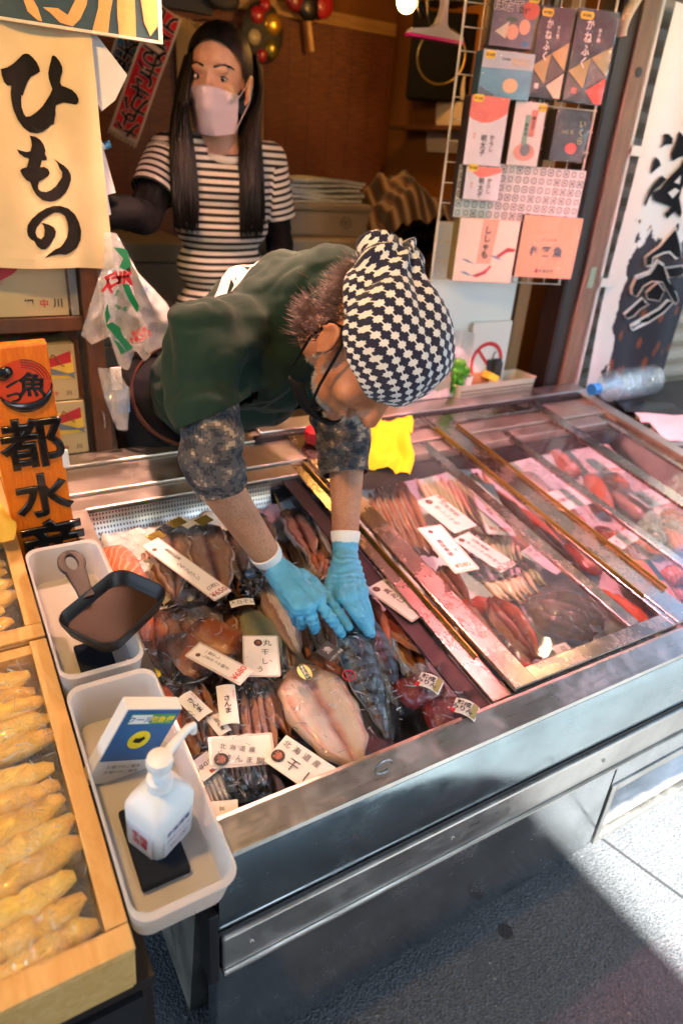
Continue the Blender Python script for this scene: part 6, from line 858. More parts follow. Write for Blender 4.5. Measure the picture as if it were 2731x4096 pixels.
tag(build('blanket_heap', MB().grid(lambda u, v: (1.46 + .47 * u, 2.18 + .5 * v, 1.02 + .30 * sin(pi * min(1, .12 + u * .88)) ** .8 * sin(pi * min(1, .15 + v * .85)) ** .7 + .05 * nz((u * 6, v * 5, 2)) + .03 * nz((u * 14, v * 10, 7))), 50, 40), mk_plaid(), smooth=180), 'heap of dark brown striped blanket on the boxes by the ochre wall', 'blanket'); tag(build('crate', MB().box2((1.60, 2.15, 0), (1.94, 2.6, 1.03)), SHELFW, smooth=0, bevel=.004), 'plain wooden chest under the striped blanket', 'chest')
# speaker, shelf, papers, squeegee on the side wall
t = thing('speaker', 'black box loudspeaker with a round gold-rimmed cone on the side wall', 'speaker', (1.86, 2.5, 1.63)); M = Matrix.Translation((1.90, 2.52, 1.74)) @ Matrix.Rotation(radians(-38), 4, 'Z'); build('cabinet', MB(M).box2((-.13, -.05, -.15), (.11, .08, .13)), mat('speaker_black', '#060606', .9), t, smooth=0, bevel=.006); build('cone', MB(M @ T(-.01, -.0505, -.01) @ Matrix.Rotation(pi / 2, 4, 'X')).lathe([(.015, -.02), (.03, -.012), (.085, .001), (.09, .003)], 32, False), mat('speaker_black', '#060606', .9), t); build('trim_ring', MB(M @ T(-.01, -.053, -.01) @ Matrix.Rotation(pi / 2, 4, 'X')).tube([(.09 * cos(i * pi / 20), .09 * sin(i * pi / 20), 0) for i in range(41)], .0032, 8), BRASS, t)
t = thing('radio', 'stack of dark radio gear with brass-coloured edge strips above the loudspeaker', 'radio', (1.85, 2.45, 1.9)); [build('unit', MB(M).box2((-.08 - .01 * i, -.06, .16 + .05 * i), (.12, .08, .198 + .05 * i)), DARKPL, t, smooth=0, bevel=.004) for i in range(3)]
[build('trim_strip', MB(M).box2((-.08 - .01 * i, -.0615, .176 + .05 * i), (.12, -.0602, .182 + .05 * i)), BRASS, t, smooth=0) for i in range(3)]
t = thing('wall_shelf', 'small wooden shelf under the loudspeaker on the side wall', 'shelf', (1.9, 2.4, 1.5)); build('board', MB().box2((1.82, 2.22, 1.485), (1.958, 2.75, 1.50)), SHELFW, t, smooth=0)
for (a, b, c, d), zz, lab in (((1730, 290, 1860, 390), 0, 'yellowed paper pinned below the loudspeaker'), ((1745, 395, 1850, 525), .0, 'grey printed notice pinned under the wall shelf'), ((1708, 525, 1850, 605), .0, 'cream slip of paper curling below the printed notice')): P = [PX(x, y, 1.935) for x, y in ((a, b), (c, b + 12), (c, d + 10), (a, d))]; q = MB(); q.grid(lambda u, v: P[0].lerp(P[1], u).lerp(P[3].lerp(P[2], u), v) + Vector((-.004 * sin(v * 3), 0, 0)), 6, 6); tag(build('notice', q, mat('notice_paper', '#cdbfae', .8), smooth=180), lab, 'notice', 'papers on the side wall')
t = thing('squeegee', 'pink and white squeegee hanging head down above the rack', 'squeegee', PY(1740, 140, 1.8)); sq = lambda x, y: PY(1350 + .3827 * x, .3827 * y, 1.8); hp_ = [(720, 340), (760, 290), (960, 285), (1040, 230), (1085, 60), (1095, -40), (1145, -40), (1130, 100), (1125, 250), (1150, 310), (1290, 390), (1285, 440)]; SQW = mat('squeegee_white', '#d6c4bc', .4)
SM = Matrix(((1, 0, 0, 0), (0, 0, -1, 1.8), (0, 1, 0, 0), (0, 0, 0, 1))); build('handle', MB(SM).prism([(sq(*p).x, sq(*p).z) for p in hp_], -.012, .012), SQW, t, smooth=0, bevel=.004); build('blade', MB(SM).prism([(sq(*p).x, sq(*p).z) for p in ((716, 338), (1288, 436), (1284, 470), (718, 372))], -.008, .013), mat('squeegee_pink', '#e0187a', .4), t, smooth=0)
t = thing('cord_cluster', 'dark cords and a plug dangling beside the bare bulb', 'cord', PY(1690, 40, 2.2)); build('plug', MB().cap(PY(1682, 20, 2.2), .014, PY(1690, 55, 2.2), .011), DARKPL, t); build('cord', MB().tube([PY(1712, -30, 2.2), PY(1712, 60, 2.2), PY(1725, 120, 2.2), PY(1760, 40, 2.2), PY(1775, -30, 2.2)], .0035, 6), BLACK, t)
# things pinned to the blind
t = thing('cloth_poster', 'plain beige cloth sheet pinned to the bamboo blind behind the woman', 'cloth sheet', (1.15, 2.885, 1.15)); build('cloth', MB().grid(lambda u, v: (.965 + (.36 - .02 * v) * u, 2.886 - .008 * abs(nz((u * 4, v * 3, 4))), 1.12 + .655 * v - .05 * u * v), 20, 20), mk_cloth('beige_cloth', '#a3875c'), t, smooth=180); build('eyelet', MB().tube([(.978, 2.878, 1.757), (.978, 2.874, 1.757)], .006, 12), STEEL, t)
def towel(label, a, b, wd_px, Y, col, txt, edge):
    A_, B_ = PY(*a, Y), PY(*b, Y); ax = (B_ - A_); L = ax.length; M = fr(A_, ax, (0, -1, 0)); w = wd_px / 2731 * 2.65; t = thing('slogan_towel', label, 'towel', B_, 'slogan towels on the blind'); f = lambda u, v: (L * u, -w / 2 + w * v, .004 * sin(u * 9) + .003 * nz((u * 6, v * 3, 1)))
    build('cloth', MB(M).grid(f, 30, 8), mat(edge, '#b8b0a0', .95), t, smooth=180); build('printed_field', MB(M).grid(lambda u, v: (L * (.01 + .96 * u), -w * .42 + w * .84 * v, f(.01 + .96 * u, v)[2] + .0016), 30, 6), mat(col[0], col[1], .9), t, smooth=180); n = len(txt)
    q = MB(M); q2 = MB(M)
    for i, ch in enumerate(txt): x = L * (i + .6) / (n + .2); text(q2, ch, w * .86, x, 0, .0075, .035, rot=pi / 2 + pi); text(q, ch, w * .86, x, 0, .0088, .012, rot=pi / 2 + pi)
    build('slogan_outline', q2, mat('towel_pale', '#c8a89c', .9), t, smooth=0); build('slogan', q, mat('towel_black', '#14161a', .9), t, smooth=0); fz_ = MB(M); [fz_.tube([(L, -w / 2 + w * i / 24, .002), (L + .012 + .006 * random.random(), -w / 2 + w * i / 24 + random.uniform(-.003, .003), .003)], .0012, 4) for i in range(25)]; build('fringe', fz_, mat(edge, '#b8b0a0', .95), t)
towel('red slogan towel hanging askew on the blind', (672, 40), (492, 545), 104, 2.72, ('towel_red', '#b8202c'), '元気おさかな', 'towel_edge'); towel('blue slogan towel half hidden by the crab board', (570, 20), (470, 300), 90, 2.80, ('towel_blue', '#2a5a80'), '魚屋大漁', 'towel_edge2')
t = thing('lucky_rake', 'wrapped round charm with gold coin and red trim on the blind', 'ornament', PY(1050, 130, 2.86)); c = PY(1050, 130, 2.86); build('base', MB().ell(c, (.085, .015, .10)), mat('charm_dark', '#2a2a20', .6, var=.5, vs=20), t)
for i, (dx, dz, r, cc, nm) in enumerate(((.035, .03, .035, '#c99a2a', 'gold_coin'), (-.03, .05, .028, '#a01f24', 'red_trim'), (-.04, -.02, .026, '#b8a880', 'white_trim'), (.03, -.05, .03, '#8a7a2a', 'gold_trim'), (-.01, -.075, .022, '#a01f24', 'red_trim'), (.0, .085, .022, '#a01f24', 'red_trim'))): build(nm, MB().ell(c + Vector((dx, -.016, dz)), (r, .012, r)), mat('charm_%d' % i, cc, .25, .6 if 'gold' in nm else 0), t)
build('wrap', MB().grid(lambda u, v: c + Vector((.10 * v * cos(2 * pi * u), -.036 * (1 - v ** 2) - .004 * nz((u * 9, v * 5, 1)), .115 * v * sin(2 * pi * u))), 30, 8, True), FILM, t, smooth=180)
t = thing('lucky_rake', 'festive rake charm on a wooden stick high on the blind', 'ornament', PY(1245, 100, 2.86)); c = PY(1225, 10, 2.86); build('stick', MB().tube([c, PY(1247, 205, 2.85)], .010, 8), CRATEW, t)
for i, (dx, dz, r, cc, nm) in enumerate(((-.06, .0, .04, '#7a1a1e', 'red_trim'), (.06, .0, .045, '#a01f24', 'red_trim'), (0, -.01, .05, '#141414', 'black_trim'), (-.03, .05, .04, '#b8a890', 'white_trim'), (.04, .05, .04, '#8a7a2a', 'gold_trim'))): build(nm, MB().ell(c + Vector((dx, -.02, dz)), (r, .02, r)), mat('rake_%d' % i, cc, .35), t)
tag(build('round_fan', MB().ell(PY(895, -5, 2.84), (.06, .012, .035)), mat('fan_dark', '#1a1410', .6)), 'dark round charm at the top edge above the woman', 'ornament'); tag(build('picture_frame', MB().box2((.86, 2.87, 1.79), (1.10, 2.886, 1.98)), BLACK, smooth=0), 'black framed picture at the top of the blind', 'picture frame')
# cloths by the man
YC = mk_cloth('yellow_cloth', '#dcc428', .95, .06, 900); q = MB(); base = S(1500, 1830, .024)
def cl(u, v): p = S(1400 + 235 * u + 12 * sin(v * 9), 1870 - 175 * v + 40 * u * (1 - v), .0); r = (u - .72) ** 2 + (v - .55) ** 2; e = min(u, v, 1 - u, 1 - v); return p + TN * (.012 + .06 * abs(nz((u * 2.6, v * 2.8, 8))) + .03 * math.exp(-r * 22) - .02 * math.exp(-r * 120) - (.008 if e < .04 else 0) + .004 * nz((u * 12, v * 12, 1)))
tag(build('cleaning_cloth', MB().grid(cl, 44, 40), YC, smooth=180), 'bright yellow cleaning cloth bunched on the glass lid by the far sleeve', 'cloth'); c = S(1258, 1735, .04); tag(build('red_cap', MB(fr(c, TX, TN)).lathe([(.024, -.02), (.027, 0), (.025, .012), (.012, .016)], 24), mat('red_plastic', '#c01f26', .35)), 'small red plastic lid peeking out under the man at the freezer rail', 'lid')
# ------------------------------------------------ people
def mk_skin(name, c, c2, hairy=False):
    k = NT(name); v = k.co('Object'); n1 = k.noise(v, 18, 5); n2 = k.noise(v, 300, 2); col = k.mix(k.ramp(n1, [(.35, (0, 0, 0)), (.7, (1, 1, 1))]), srgb(c), srgb(c2))
    if hairy: h = k.noise(k.co('Object', (420, 900, 160)), 1.2, 2); col = k.mix(k.ramp(h, [(.50, (0, 0, 0)), (.70, (.5, .5, .5))]), col, srgb('#2a1a12'))
    k.p(Base_Color=col, Roughness=.5, Subsurface_Weight=.12, Subsurface_Scale=.012); k.bump(k.math('ADD', n2, n1), .25, .0012); return reg(k)
SKM = mk_skin('tanned_skin', '#b87a55', '#a0623f'); SKMH = mk_skin('forearm_skin', '#b98463', '#a87050', True); SKW = mk_skin('pale_skin', '#d0a384', '#bd8b68')
HAIRB = mat('black_hair', '#0a0707', .55, Specular_IOR_Level=.35); HAIRM = mat('brown_hair', '#3a1d12', .45)
def frameM(o, r, f, u): return Matrix(((r[0], f[0], u[0], o[0]), (r[1], f[1], u[1], o[1]), (r[2], f[2], u[2], o[2]), (0, 0, 0, 1)))
def head_shapes(mb, H, ws=1., female=False):
    mb.M = H
    mb.ell((0, -.012, .046), (.075 * ws, .097, .084)); mb.ell((0, .035, -.02), (.061 * ws, .060, .085)); mb.ell((0, .045, -.072), (.046 * ws if female else .052, .050, .038)); mb.ell((0, .083, -.100), (.018 if female else .024, .018, .017))
    mb.ell((0, .078, .032), (.053 * ws, .016, .014)); mb.cap((0, .090, .022), .007, (0, .117, -.028), .011 if female else .0135); mb.ell((.011, .104, -.034), (.008, .010, .008)); mb.ell((-.011, .104, -.034), (.008, .010, .008))
    for s in (-1, 1): mb.ell((s * .040, .066, -.022), (.024, .022, .024)); mb.ell((s * .078 * ws, -.014, -.004), (.007, .018, .030), R=Matrix.Rotation(.22, 3, 'X')); mb.tube([(s * (.080 * ws + .006), -.014 + .017 * cos(a) - .004 * sin(a), -.002 + .029 * sin(a)) for a in [radians(-70 + 250 * i / 12) for i in range(13)]], .0042, 8); mb.ell((s * .075 * ws, .0, -.035), (.006, .007, .008))
    mb.ell((0, .096, -.066), (.020, .009, .007)); mb.ell((0, .094, -.078), (.017, .009, .006)); mb.M = None
def uvset(mb, fn): mb.uv = [fn(v) for v in mb.v]; mb.has = True; return mb
# ---- the bent man
Hc = PY(1462, 1378, .90); Hf = Vector((0.074, -0.472, -0.869)).normalized(); Hu = Vector((0.290, -0.827, 0.475)); Hu = (Hu - Hf * Hu.dot(Hf)).normalized(); Hr = Hf.cross(Hu); HM = frameM(Hc, Hr, Hf, Hu)
Rsh, Lsh = PY(825, 1345, 1.08), PY(1330, 1395, 1.18); Rel, Lel = PY(853, 1905, .985), Vector((.685, 1.075, .815)); Rwr, Lwr = S(1092, 2258, .05), S(1380, 2205, .05); hip = Vector((.535, 1.63, .80)); nb = PY(1325, 1185, 1.06)
mid = (Rsh + Lsh) / 2; ax = (nb - hip).normalized(); rt = (Rsh - Lsh); rt = (rt - ax * rt.dot(ax)).normalized(); bk = rt.cross(ax); bk = bk if bk.z > 0 else -bk; TR = Matrix((rt, ax, bk)).transposed()
def torso(mb, k, dz=0):
    for f, rx, ry, rz in ((.0, .132, .12, .112), (.16, .132, .13, .122), (.34, .138, .13, .142), (.52, .150, .13, .152), (.70, .165, .12, .150), (.86, .150, .11, .128), (.97, .105, .07, .094)): c = hip.lerp(nb, f) - bk * (.02 - .012 * f); mb.ell(c, (rx * k, ry * k, rz * k), 20, 14, TR)
    mb.cap(Rsh + bk * -.005, .064 * k, mid + bk * .02, .080 * k); mb.cap(Lsh, .064 * k, mid + bk * .02, .080 * k); mb.cap(mid + bk * .04, .095 * k, nb + bk * .012, .080 * k)
man = thing('person', 'man in dark green shirt and checked bandana bending over the freezer with blue gloves', 'person', (.46, 1.64, 0))
mb = MB(); torso(mb, .78); head_shapes(mb, HM); nk = HM @ Vector((0, -.03, -.07)); mb.cap(nb - ax * .05, .050, nk, .052)
mb.chain([(Rsh, .042), (Rel, .038), (Rwr, .0265)]); mb.chain([(Lsh, .042), (Lel, .037), (Lwr, .0245)])
mb.chain([(hip + rt * .08, .088), (Vector((.46, 1.67, .43)), .06), (Vector((.46, 1.70, .07)), .04)]); mb.chain([(hip - rt * .08, .088), (Vector((.62, 1.70, .43)), .06), (Vector((.62, 1.73, .07)), .04)])
for x in (.46, .62): mb.cap((x, 1.70, .045), .042, (x, 1.60, .04), .036)
for W_, d in ((Rwr, (S(1240, 2400, .04) - Rwr)), (Lwr, (S(1405, 2370, .04) - Lwr))): mb.cap(W_, .022, W_ + d.normalized() * .05, .018)
body = blob(mb, .0055, 5); bo = build('body', body, SKM, man, smooth=180)
# forearms carry body hair: second material on the same skin
bo.data.materials.append(SKMH); _c = bo.location
for q in bo.data.polygons:
    p = q.center + _c
    if p.z < .86 and p.y < 1.12 and (p - Rwr).length < .30 or (p - Lwr).length < .2 and p.z < .86: q.material_index = 1
def fwrk(a, b, c): return lambda v: a * nz(v, 14) + b * abs(nz(v + Vector((3, 1, 2)), 26)) - c * abs(nz(v, 9))
def mk_shirt():
    k = NT('dark_green_jersey'); v = k.co('Object'); n1 = k.noise(v, 5, 5); n2 = k.noise(v, 650, 2); k.p(Base_Color=k.mix(n1, srgb('#14251f'), srgb('#1d342b')), Roughness=.92, Specular_IOR_Level=.2, Sheen_Weight=.06); k.bump(k.math('ADD', n2, k.math('MULTIPLY', k.noise(v, 40, 4), 2.)), .3, .0012); return reg(k)
mb = MB(); torso(mb, 1.0); rd = (Rel - Rsh).normalized(); ld = (Lel - Lsh).normalized(); mb.cap(Rsh + rd * .0, .070, Rsh + rd * .15, .072); mb.cap(Lsh, .070, Lsh + ld * .15, .072); mb.cap(Rsh, .070, Rsh - rt * .1 + Vector((0, .03, -.06)), .085)
mb = blob(mb, .006, 6)
rad_ = (rt * .0)
def shirt_w(v):
    s = (v - Rsh).length; n_ = .004 * nz(v, 10) + .004 * nz(v, 26) - .009 * max(0, .30 - abs(nz(v + Vector((.3, .1, .7)), 7.5))) * 2.2 - .004 * max(0, .25 - abs(nz(v, 16))) * 3; arm = max(0, 1 - (v - (Rsh + rd * .06)).length / .17); t_ = (v - Rsh).dot(ax) * 60 + (v - Rsh).dot(bk) * 45; t2 = (v - mid).dot(rt) * 75 + (v - mid).dot(ax) * 20 + 3 * nz(v, 6)
    return n_ + .011 * arm * sin(t_ + 4 * nz(v, 9)) + .007 * sin(t2) * max(0, 1 - (v - (mid + bk * .1)).length / .22) - .012 * (1 if (v - nb).dot(ax) > .5 else 0)
mb = wrinkle(mb, shirt_w); mb = cut(mb, Rsh + rd * .125, rd - rt * .42, .17, lambda c: (c - Rsh - rd * (c - Rsh).dot(rd)).length < .088); mb = cut(mb, Lsh + ld * .13, ld + rt * .3, .17, lambda c: (c - Lsh - ld * (c - Lsh).dot(ld)).length < .088); ndv = (nk - nb).normalized()
shirt = build('tshirt', mb, mk_shirt(), man, smooth=180); so = shirt.modifiers.new('solid', 'SOLIDIFY'); so.thickness = .003; so.offset = -1
SBVH = BVHTree.FromPolygons([tuple(v) for v in mb.v], [f for f in mb.f if len(f) < 5])
# letters on the back follow the cloth
q = MB(); text(q, 'SRET', .115, 0, 0, 0, .07, sx=1.15); q = refine(q, .02); base = hip.lerp(nb, .80) + rt * .075
vs_ = []
for v in q.v:
    o = base + rt * (v.x * .9) + ax * (v.y * .9) + bk * .3; h = SBVH.ray_cast(o, -bk); vs_.append((h[0] + h[1] * .0022 * (1 if h[1].dot(bk) > 0 else -1)) if h[0] else o - bk * .2)
q.v = vs_; build('back_lettering', q, mat('shirt_print', '#d8d2cc', .8), shirt, smooth=0)
# collar
def ring_at(p, n, mbx, N_=40):
    n = n.normalized(); a = n.orthogonal().normalized(); b = n.cross(a); out = []
    bv = BVHTree.FromPolygons([tuple(v) for v in mbx.v], [f for f in mbx.f if len(f) < 5])
    for i in range(N_ + 1): d = a * cos(2 * pi * i / N_) + b * sin(2 * pi * i / N_); h = bv.ray_cast(p + d * .3, -d); out.append(h[0] if h[0] and (h[0] - p).length < .13 else p + d * .07)
    return out
build('collar', MB().tube([nb + ndv * .052 + (rt * cos(a) * .060 + ndv.cross(rt).normalized() * sin(a) * .060) for a in [2 * pi * i / 40 for i in range(41)]], [(.016, .007)] * 41, 10, False, ndv), MATS['dark_green_jersey'], shirt)
# camouflage undershirt sleeves
def mk_camo():
    k = NT('digital_camouflage'); v = k.co('Object'); sn = k.n('VectorMath', {'operation': 'SNAP'}, i0=v, i1=(.0042, .0042, .0042)); n1 = k.noise(k.n('VectorMath', {'operation': 'MULTIPLY'}, i0=sn, i1=(26, 26, 40)), 1., 3, .7); n2 = k.noise(k.n('VectorMath', {'operation': 'MULTIPLY'}, i0=sn, i1=(60, 60, 95)), 1., 2)
    c = k.ramp(k.math('ADD', n1, k.math('MULTIPLY', k.math('SUBTRACT', n2, .5), .3)), [(0, srgb('#33343a')), (.42, srgb('#4b4a4c')), (.52, srgb('#6a5e56')), (.60, srgb('#a08c78'))], 'CONSTANT'); k.p(Base_Color=c, Roughness=.92, Specular_IOR_Level=.2); k.bump(k.noise(v, 700, 2), .25, .001); return reg(k)
CAMO = mk_camo()
def sleeve(pts, rad, sd):
    P = [Vector(p) for p in pts]; m_ = MB(); N_ = 44; prof = []; cen = []
    for i in range(N_ + 1):
        f = i / N_ * (len(P) - 1); j = min(int(f), len(P) - 2); cen.append(P[j].lerp(P[j + 1], f - j)); prof.append(rad[j] + (rad[j + 1] - rad[j]) * (f - j))
    cen = [sum((cen[max(0, min(N_, i + d))] for d in (-3, -2, -1, 0, 1, 2, 3)), Vector()) / 7 for i in range(N_ + 1)]
    m_.tube(cen, prof, 36, False); m_ = wrinkle(m_, lambda v: .007 * nz(v + Vector((sd, 0, 0)), 17) + .004 * sin((v - P[0]).dot((P[-1] - P[0]).normalized()) * 130 + 5 * nz(v, 11)) * abs(nz(v, 7)) * 2.2); return m_
for pts, rad, sd in (([Rsh + rd * .09, Rsh + rd * .15, Rel + Vector((-.002, .006, .02)), Rel + (Rwr - Rel).normalized() * .028], [.046, .054, .052, .047], 1), ([Lsh + ld * .08, Lsh + ld * .13, Lel + Vector((0, .012, .015)), Lel + (Lwr - Lel).normalized() * .03], [.048, .058, .054, .046], 5)):
    m_ = sleeve(pts, rad, sd); o = build('camouflage_sleeve', m_, CAMO, man, smooth=180); so = o.modifiers.new('solid', 'SOLIDIFY'); so.thickness = .003; so.offset = -1
# trousers, shoes
mb = MB(); mb.chain([(hip + rt * .08, .102), (Vector((.46, 1.67, .43)), .078), (Vector((.46, 1.70, .09)), .062)]); mb.chain([(hip - rt * .08, .102), (Vector((.62, 1.70, .43)), .078), (Vector((.62, 1.73, .09)), .062)]); mb.ell(hip + Vector((0, .02, -.03)), (.16, .125, .11)); build('trousers', wrinkle(blob(mb, .010, 4), fwrk(.006, .004, .002)), mat('black_twill', '#121317', .9, bump=.2, bs=300), man, smooth=180)
for x in (.46, .62): mb = MB(); mb.cap((x, 1.73, .05), .05, (x, 1.585, .042), .043); build('shoe', blob(mb, .01, 2), BLACK, man, smooth=180)
build('belt', MB().tube([hip + ax * .06 - bk * .02 + (rt * .158 * cos(a) + bk * .128 * sin(a)) for a in [2 * pi * i / 40 for i in range(41)]], [(.010, .004)] * 41, 8, False, ax), mat('belt_brown', '#4a2416', .6), man)
# bandana
def mk_band():
    k = NT('star_check_cotton'); x, y, z = k.xyz(k.co('UV'))[:3]; X = k.math('ADD', k.math('MULTIPLY', x, .88), k.math('MULTIPLY', y, .47)); Y = k.math('SUBTRACT', k.math('MULTIPLY', y, .88), k.math('MULTIPLY', x, .47))
    a = k.math('SUBTRACT', k.math('FRACT', X), .5); b = k.math('SUBTRACT', k.math('FRACT', Y), .5); A = k.math('ABSOLUTE', a); B = k.math('ABSOLUTE', b)
    sq = k.math('LESS_THAN', k.math('MAXIMUM', A, B), .27); dia = k.math('LESS_THAN', k.math('ADD', A, B), .40); line = k.math('LESS_THAN', A, .05)
    st = k.math('MAXIMUM', k.math('MAXIMUM', sq, dia), line); k.p(Base_Color=k.mix(st, srgb('#171733'), srgb('#d9d6d0')), Roughness=.9, Sheen_Weight=.2); k.bump(k.noise(k.co('Object'), 700, 2), .2, .0008); return reg(k)
mb = MB(); HI = HM.inverted(); mb.M = HM; mb.ell((0, -.004, .050), (.0905, .114, .0945), 28, 20); mb.ell((-.005, .022, .092), (.070, .074, .052), 24, 16); mb.ell((.0, -.078, .080), (.056, .052, .050), 20, 14); mb.ell((.022, -.108, .076), (.030, .036, .038), 16, 12); mb.ell((-.025, -.104, .09), (.026, .030, .026), 14, 10); mb.M = None; mb = blob(mb, .006, 5)
def bw(v):
    l = HI @ v; an = math.atan2(l.x, -(l.y + .115)); d = sqrt(l.x ** 2 + (l.y + .115) ** 2 + (l.z - .06) ** 2); return .008 * sin(an * 8 + 3 * nz(l, 12)) * max(0, 1 - d / .21) + .003 * nz(l, 22) + .006 * nz(l, 9) - .006 * max(0, .2 - abs(nz(l + Vector((1, 2, 3)), 10))) * 4
mb = wrinkle(mb, bw); p0 = HM @ Vector((0, .02, .030)); mb = cut(mb, p0, HM.to_3x3() @ Vector((0, -.10, -1)), .4)
def buv(v):
    l = HI @ v; cz = l - Vector((0, -.01, .03)); th = math.atan2(cz.x, cz.y); ph = math.acos(max(-1, min(1, cz.z / cz.length))); return (cz.length * ph * sin(th) / .0172, cz.length * ph * cos(th) / .0172)
uvset(mb, buv); bd = build('bandana', mb, mk_band(), man, smooth=180); so = bd.modifiers.new('solid', 'SOLIDIFY'); so.thickness = .002; so.offset = -1
rg = ring_at(HM @ Vector((0, 0, .032)), HM.to_3x3() @ Vector((0, -.30, -.95)), mb, 60)
pass
# hair at the nape, beard, brows
hb = MB()
HB = BVHTree.FromPolygons([tuple(v) for v in body.v], [f for f in body.f if len(f) < 5])
def strands(mbx, n, region, ln, rad, dirf, jit=.35, ns=4):
    k = 0; tries = 0
    while k < n and tries < n * 30:
        tries += 1; l = region(); o = HM @ Vector(l); h = HB.find_nearest(o)
        if h[0] is None: continue
        nrm = h[1] if h[1].dot(h[0] - HM @ Vector((0, 0, -.01))) > 0 else -h[1]; d = (HM.to_3x3() @ Vector(dirf(l)) + nrm * .5 + Vector((random.gauss(0, jit), random.gauss(0, jit), random.gauss(0, jit)))).normalized(); L = ln * random.uniform(.6, 1.3); pts = [h[0] - nrm * .001]
        for s_ in range(ns): pts.append(pts[-1] + d * L / ns); d = (d + HM.to_3x3() @ Vector(dirf(l)) * .35).normalized()
        mbx.tube(pts, [rad * (1 - .85 * i / ns) for i in range(ns + 1)], 4); k += 1
    return mbx
U_ = random.uniform
mb = MB(); strands(mb, 2600, lambda: (U_(-.085, .085), U_(-.13, -.03), U_(-.085, .045)), .036, .0008, lambda l: (0, -.6, -.75), .45); build('hair', mb, HAIRM, man, smooth=180)
mb = MB(); strands(mb, 1300, lambda: ((U_(.03, .07) if U_(0, 1) < .7 else U_(-.07, .03)), U_(.0, .10), U_(-.118, -.075)), .006, .0004, lambda l: (0, .2, -1), .5, 2); strands(mb, 160, lambda: (U_(-.03, .03), U_(.1, .12), U_(-.056, -.046)), .012, .0007, lambda l: (.3 * (1 if l[0] > 0 else -1), .4, -.7), .3, 2); strands(mb, 300, lambda: (U_(.06, .08), U_(.005, .025), U_(-.06, .005)), .006, .0004, lambda l: (.2, .1, -1), .5, 2); build('beard', mb, mat('grey_beard', '#a8a29c', .6), man, smooth=180)
mb = MB(); strands(mb, 160, lambda: ((1 if U_(0, 1) < .5 else -1) * U_(.012, .052), .1, U_(.026, .034)), .012, .0009, lambda l: ((1 if l[0] > 0 else -1) * 1., .2, .1), .25, 2); build('eyebrows', mb, HAIRB, man, smooth=180)
# black mask pulled under the chin, ear loop
MK = mat('black_mask', '#0c0c0e', .8); mb = MB(HM); mb.grid(lambda u, v: ((.062 + .012 * sin(v * 3)) * sin((u - .5) * 2.7), .012 + .105 * cos((u - .5) * 2.7) * (.9 - .1 * v) - .018 * v, -.112 - .030 * v - .02 * (1 - cos((u - .5) * 2.7)) * -1.2), 24, 8); mo = build('face_mask', mb, MK, man, smooth=180); so = mo.modifiers.new('solid', 'SOLIDIFY'); so.thickness = .004
for s in (1, -1): build('ear_loop', MB(HM).tube([(s * .058, .070, -.095), (s * .071, .045, -.05), (s * .082, .018, .004), (s * .086, .004, .028), (s * .084, -.02, .034), (s * .080, -.036, .01), (s * .072, -.028, -.045), (s * .060, .0, -.11)], .0024, 6), MK, mo)
# gloves
def mk_glove():
    k = NT('blue_nitrile'); v = k.co('Object'); d = k.noise(k.co('Object', (26, 70, 26), (0, 0, .5)), 2., 4, .6, 1.5); k.p(Base_Color=k.mix(k.noise(v, 30, 3), srgb('#3f9fca'), srgb('#62b4d8')), Roughness=.42, Subsurface_Weight=.1, Subsurface_Scale=.01); k.bump(d, .6, .006); return reg(k)
NIT = mk_glove(); CUFF = mat('white_cuff', '#e2e0da', .9, bump=.4, bs=300)
def glove(wr, el, fingers, palm):
    d = (wr - el).normalized(); w0 = wr - d * .022; mb = MB(); mb.cap(w0, .027, wr + d * .012, .0255)
    for a, ra, b, rb in palm: mb.cap(a, ra, b, rb)
    for ch in fingers: mb.chain(ch)
    mb = blob(mb, .0021, 3); dd = d
    mb = wrinkle(mb, lambda v: .0011 * nz(v, 60) + .0013 * sin((v - wr).dot(dd) * 480 + 6 * nz(v, 25)) * max(0, min(1, 1.2 - abs((v - wr).dot(dd) - .035) / .05))); mb = cut(mb, w0 - d * .006, -d, .06); g = build('glove', mb, NIT, man, smooth=180); so = g.modifiers.new('solid', 'SOLIDIFY'); so.thickness = .0006
    build('cuff', MB().tube([w0 - d * .018, w0 - d * .017, w0 - d * .0, w0 + d * .006], [.0262, .0300, .0285, .0262], 24, False), CUFF, g)
def pp(*a): return [(S(x, y, w), r) for x, y, w, r in a]
RI = pp((1270, 2405, .060, .0108), (1323, 2474, .045, .0098), (1350, 2512, .028, .0092), (1366, 2536, .015, .0084)); RMd = pp((1232, 2430, .058, .0112), (1252, 2482, .040, .0105), (1261, 2518, .012, .0092)); RRg = pp((1193, 2430, .052, .0110), (1210, 2476, .030, .0100), (1208, 2502, .002, .0090)); RPk = pp((1158, 2404, .042, .0104), (1178, 2462, .022, .0092), (1186, 2492, -.004, .0082)); RTh = pp((1210, 2305, .048, .0155), (1303, 2380, .040, .0125), (1352, 2450, .030, .0108), (1394, 2506, .018, .0090))
glove(Rwr, Rel, [RI, RMd, RRg, RPk, RTh], [(Rwr, .0235, ch[0][0], .0155) for ch in (RI, RMd, RRg, RPk)] + [(Rwr, .022, RTh[1][0], .013), (RI[0][0], .014, RPk[0][0], .0135)])
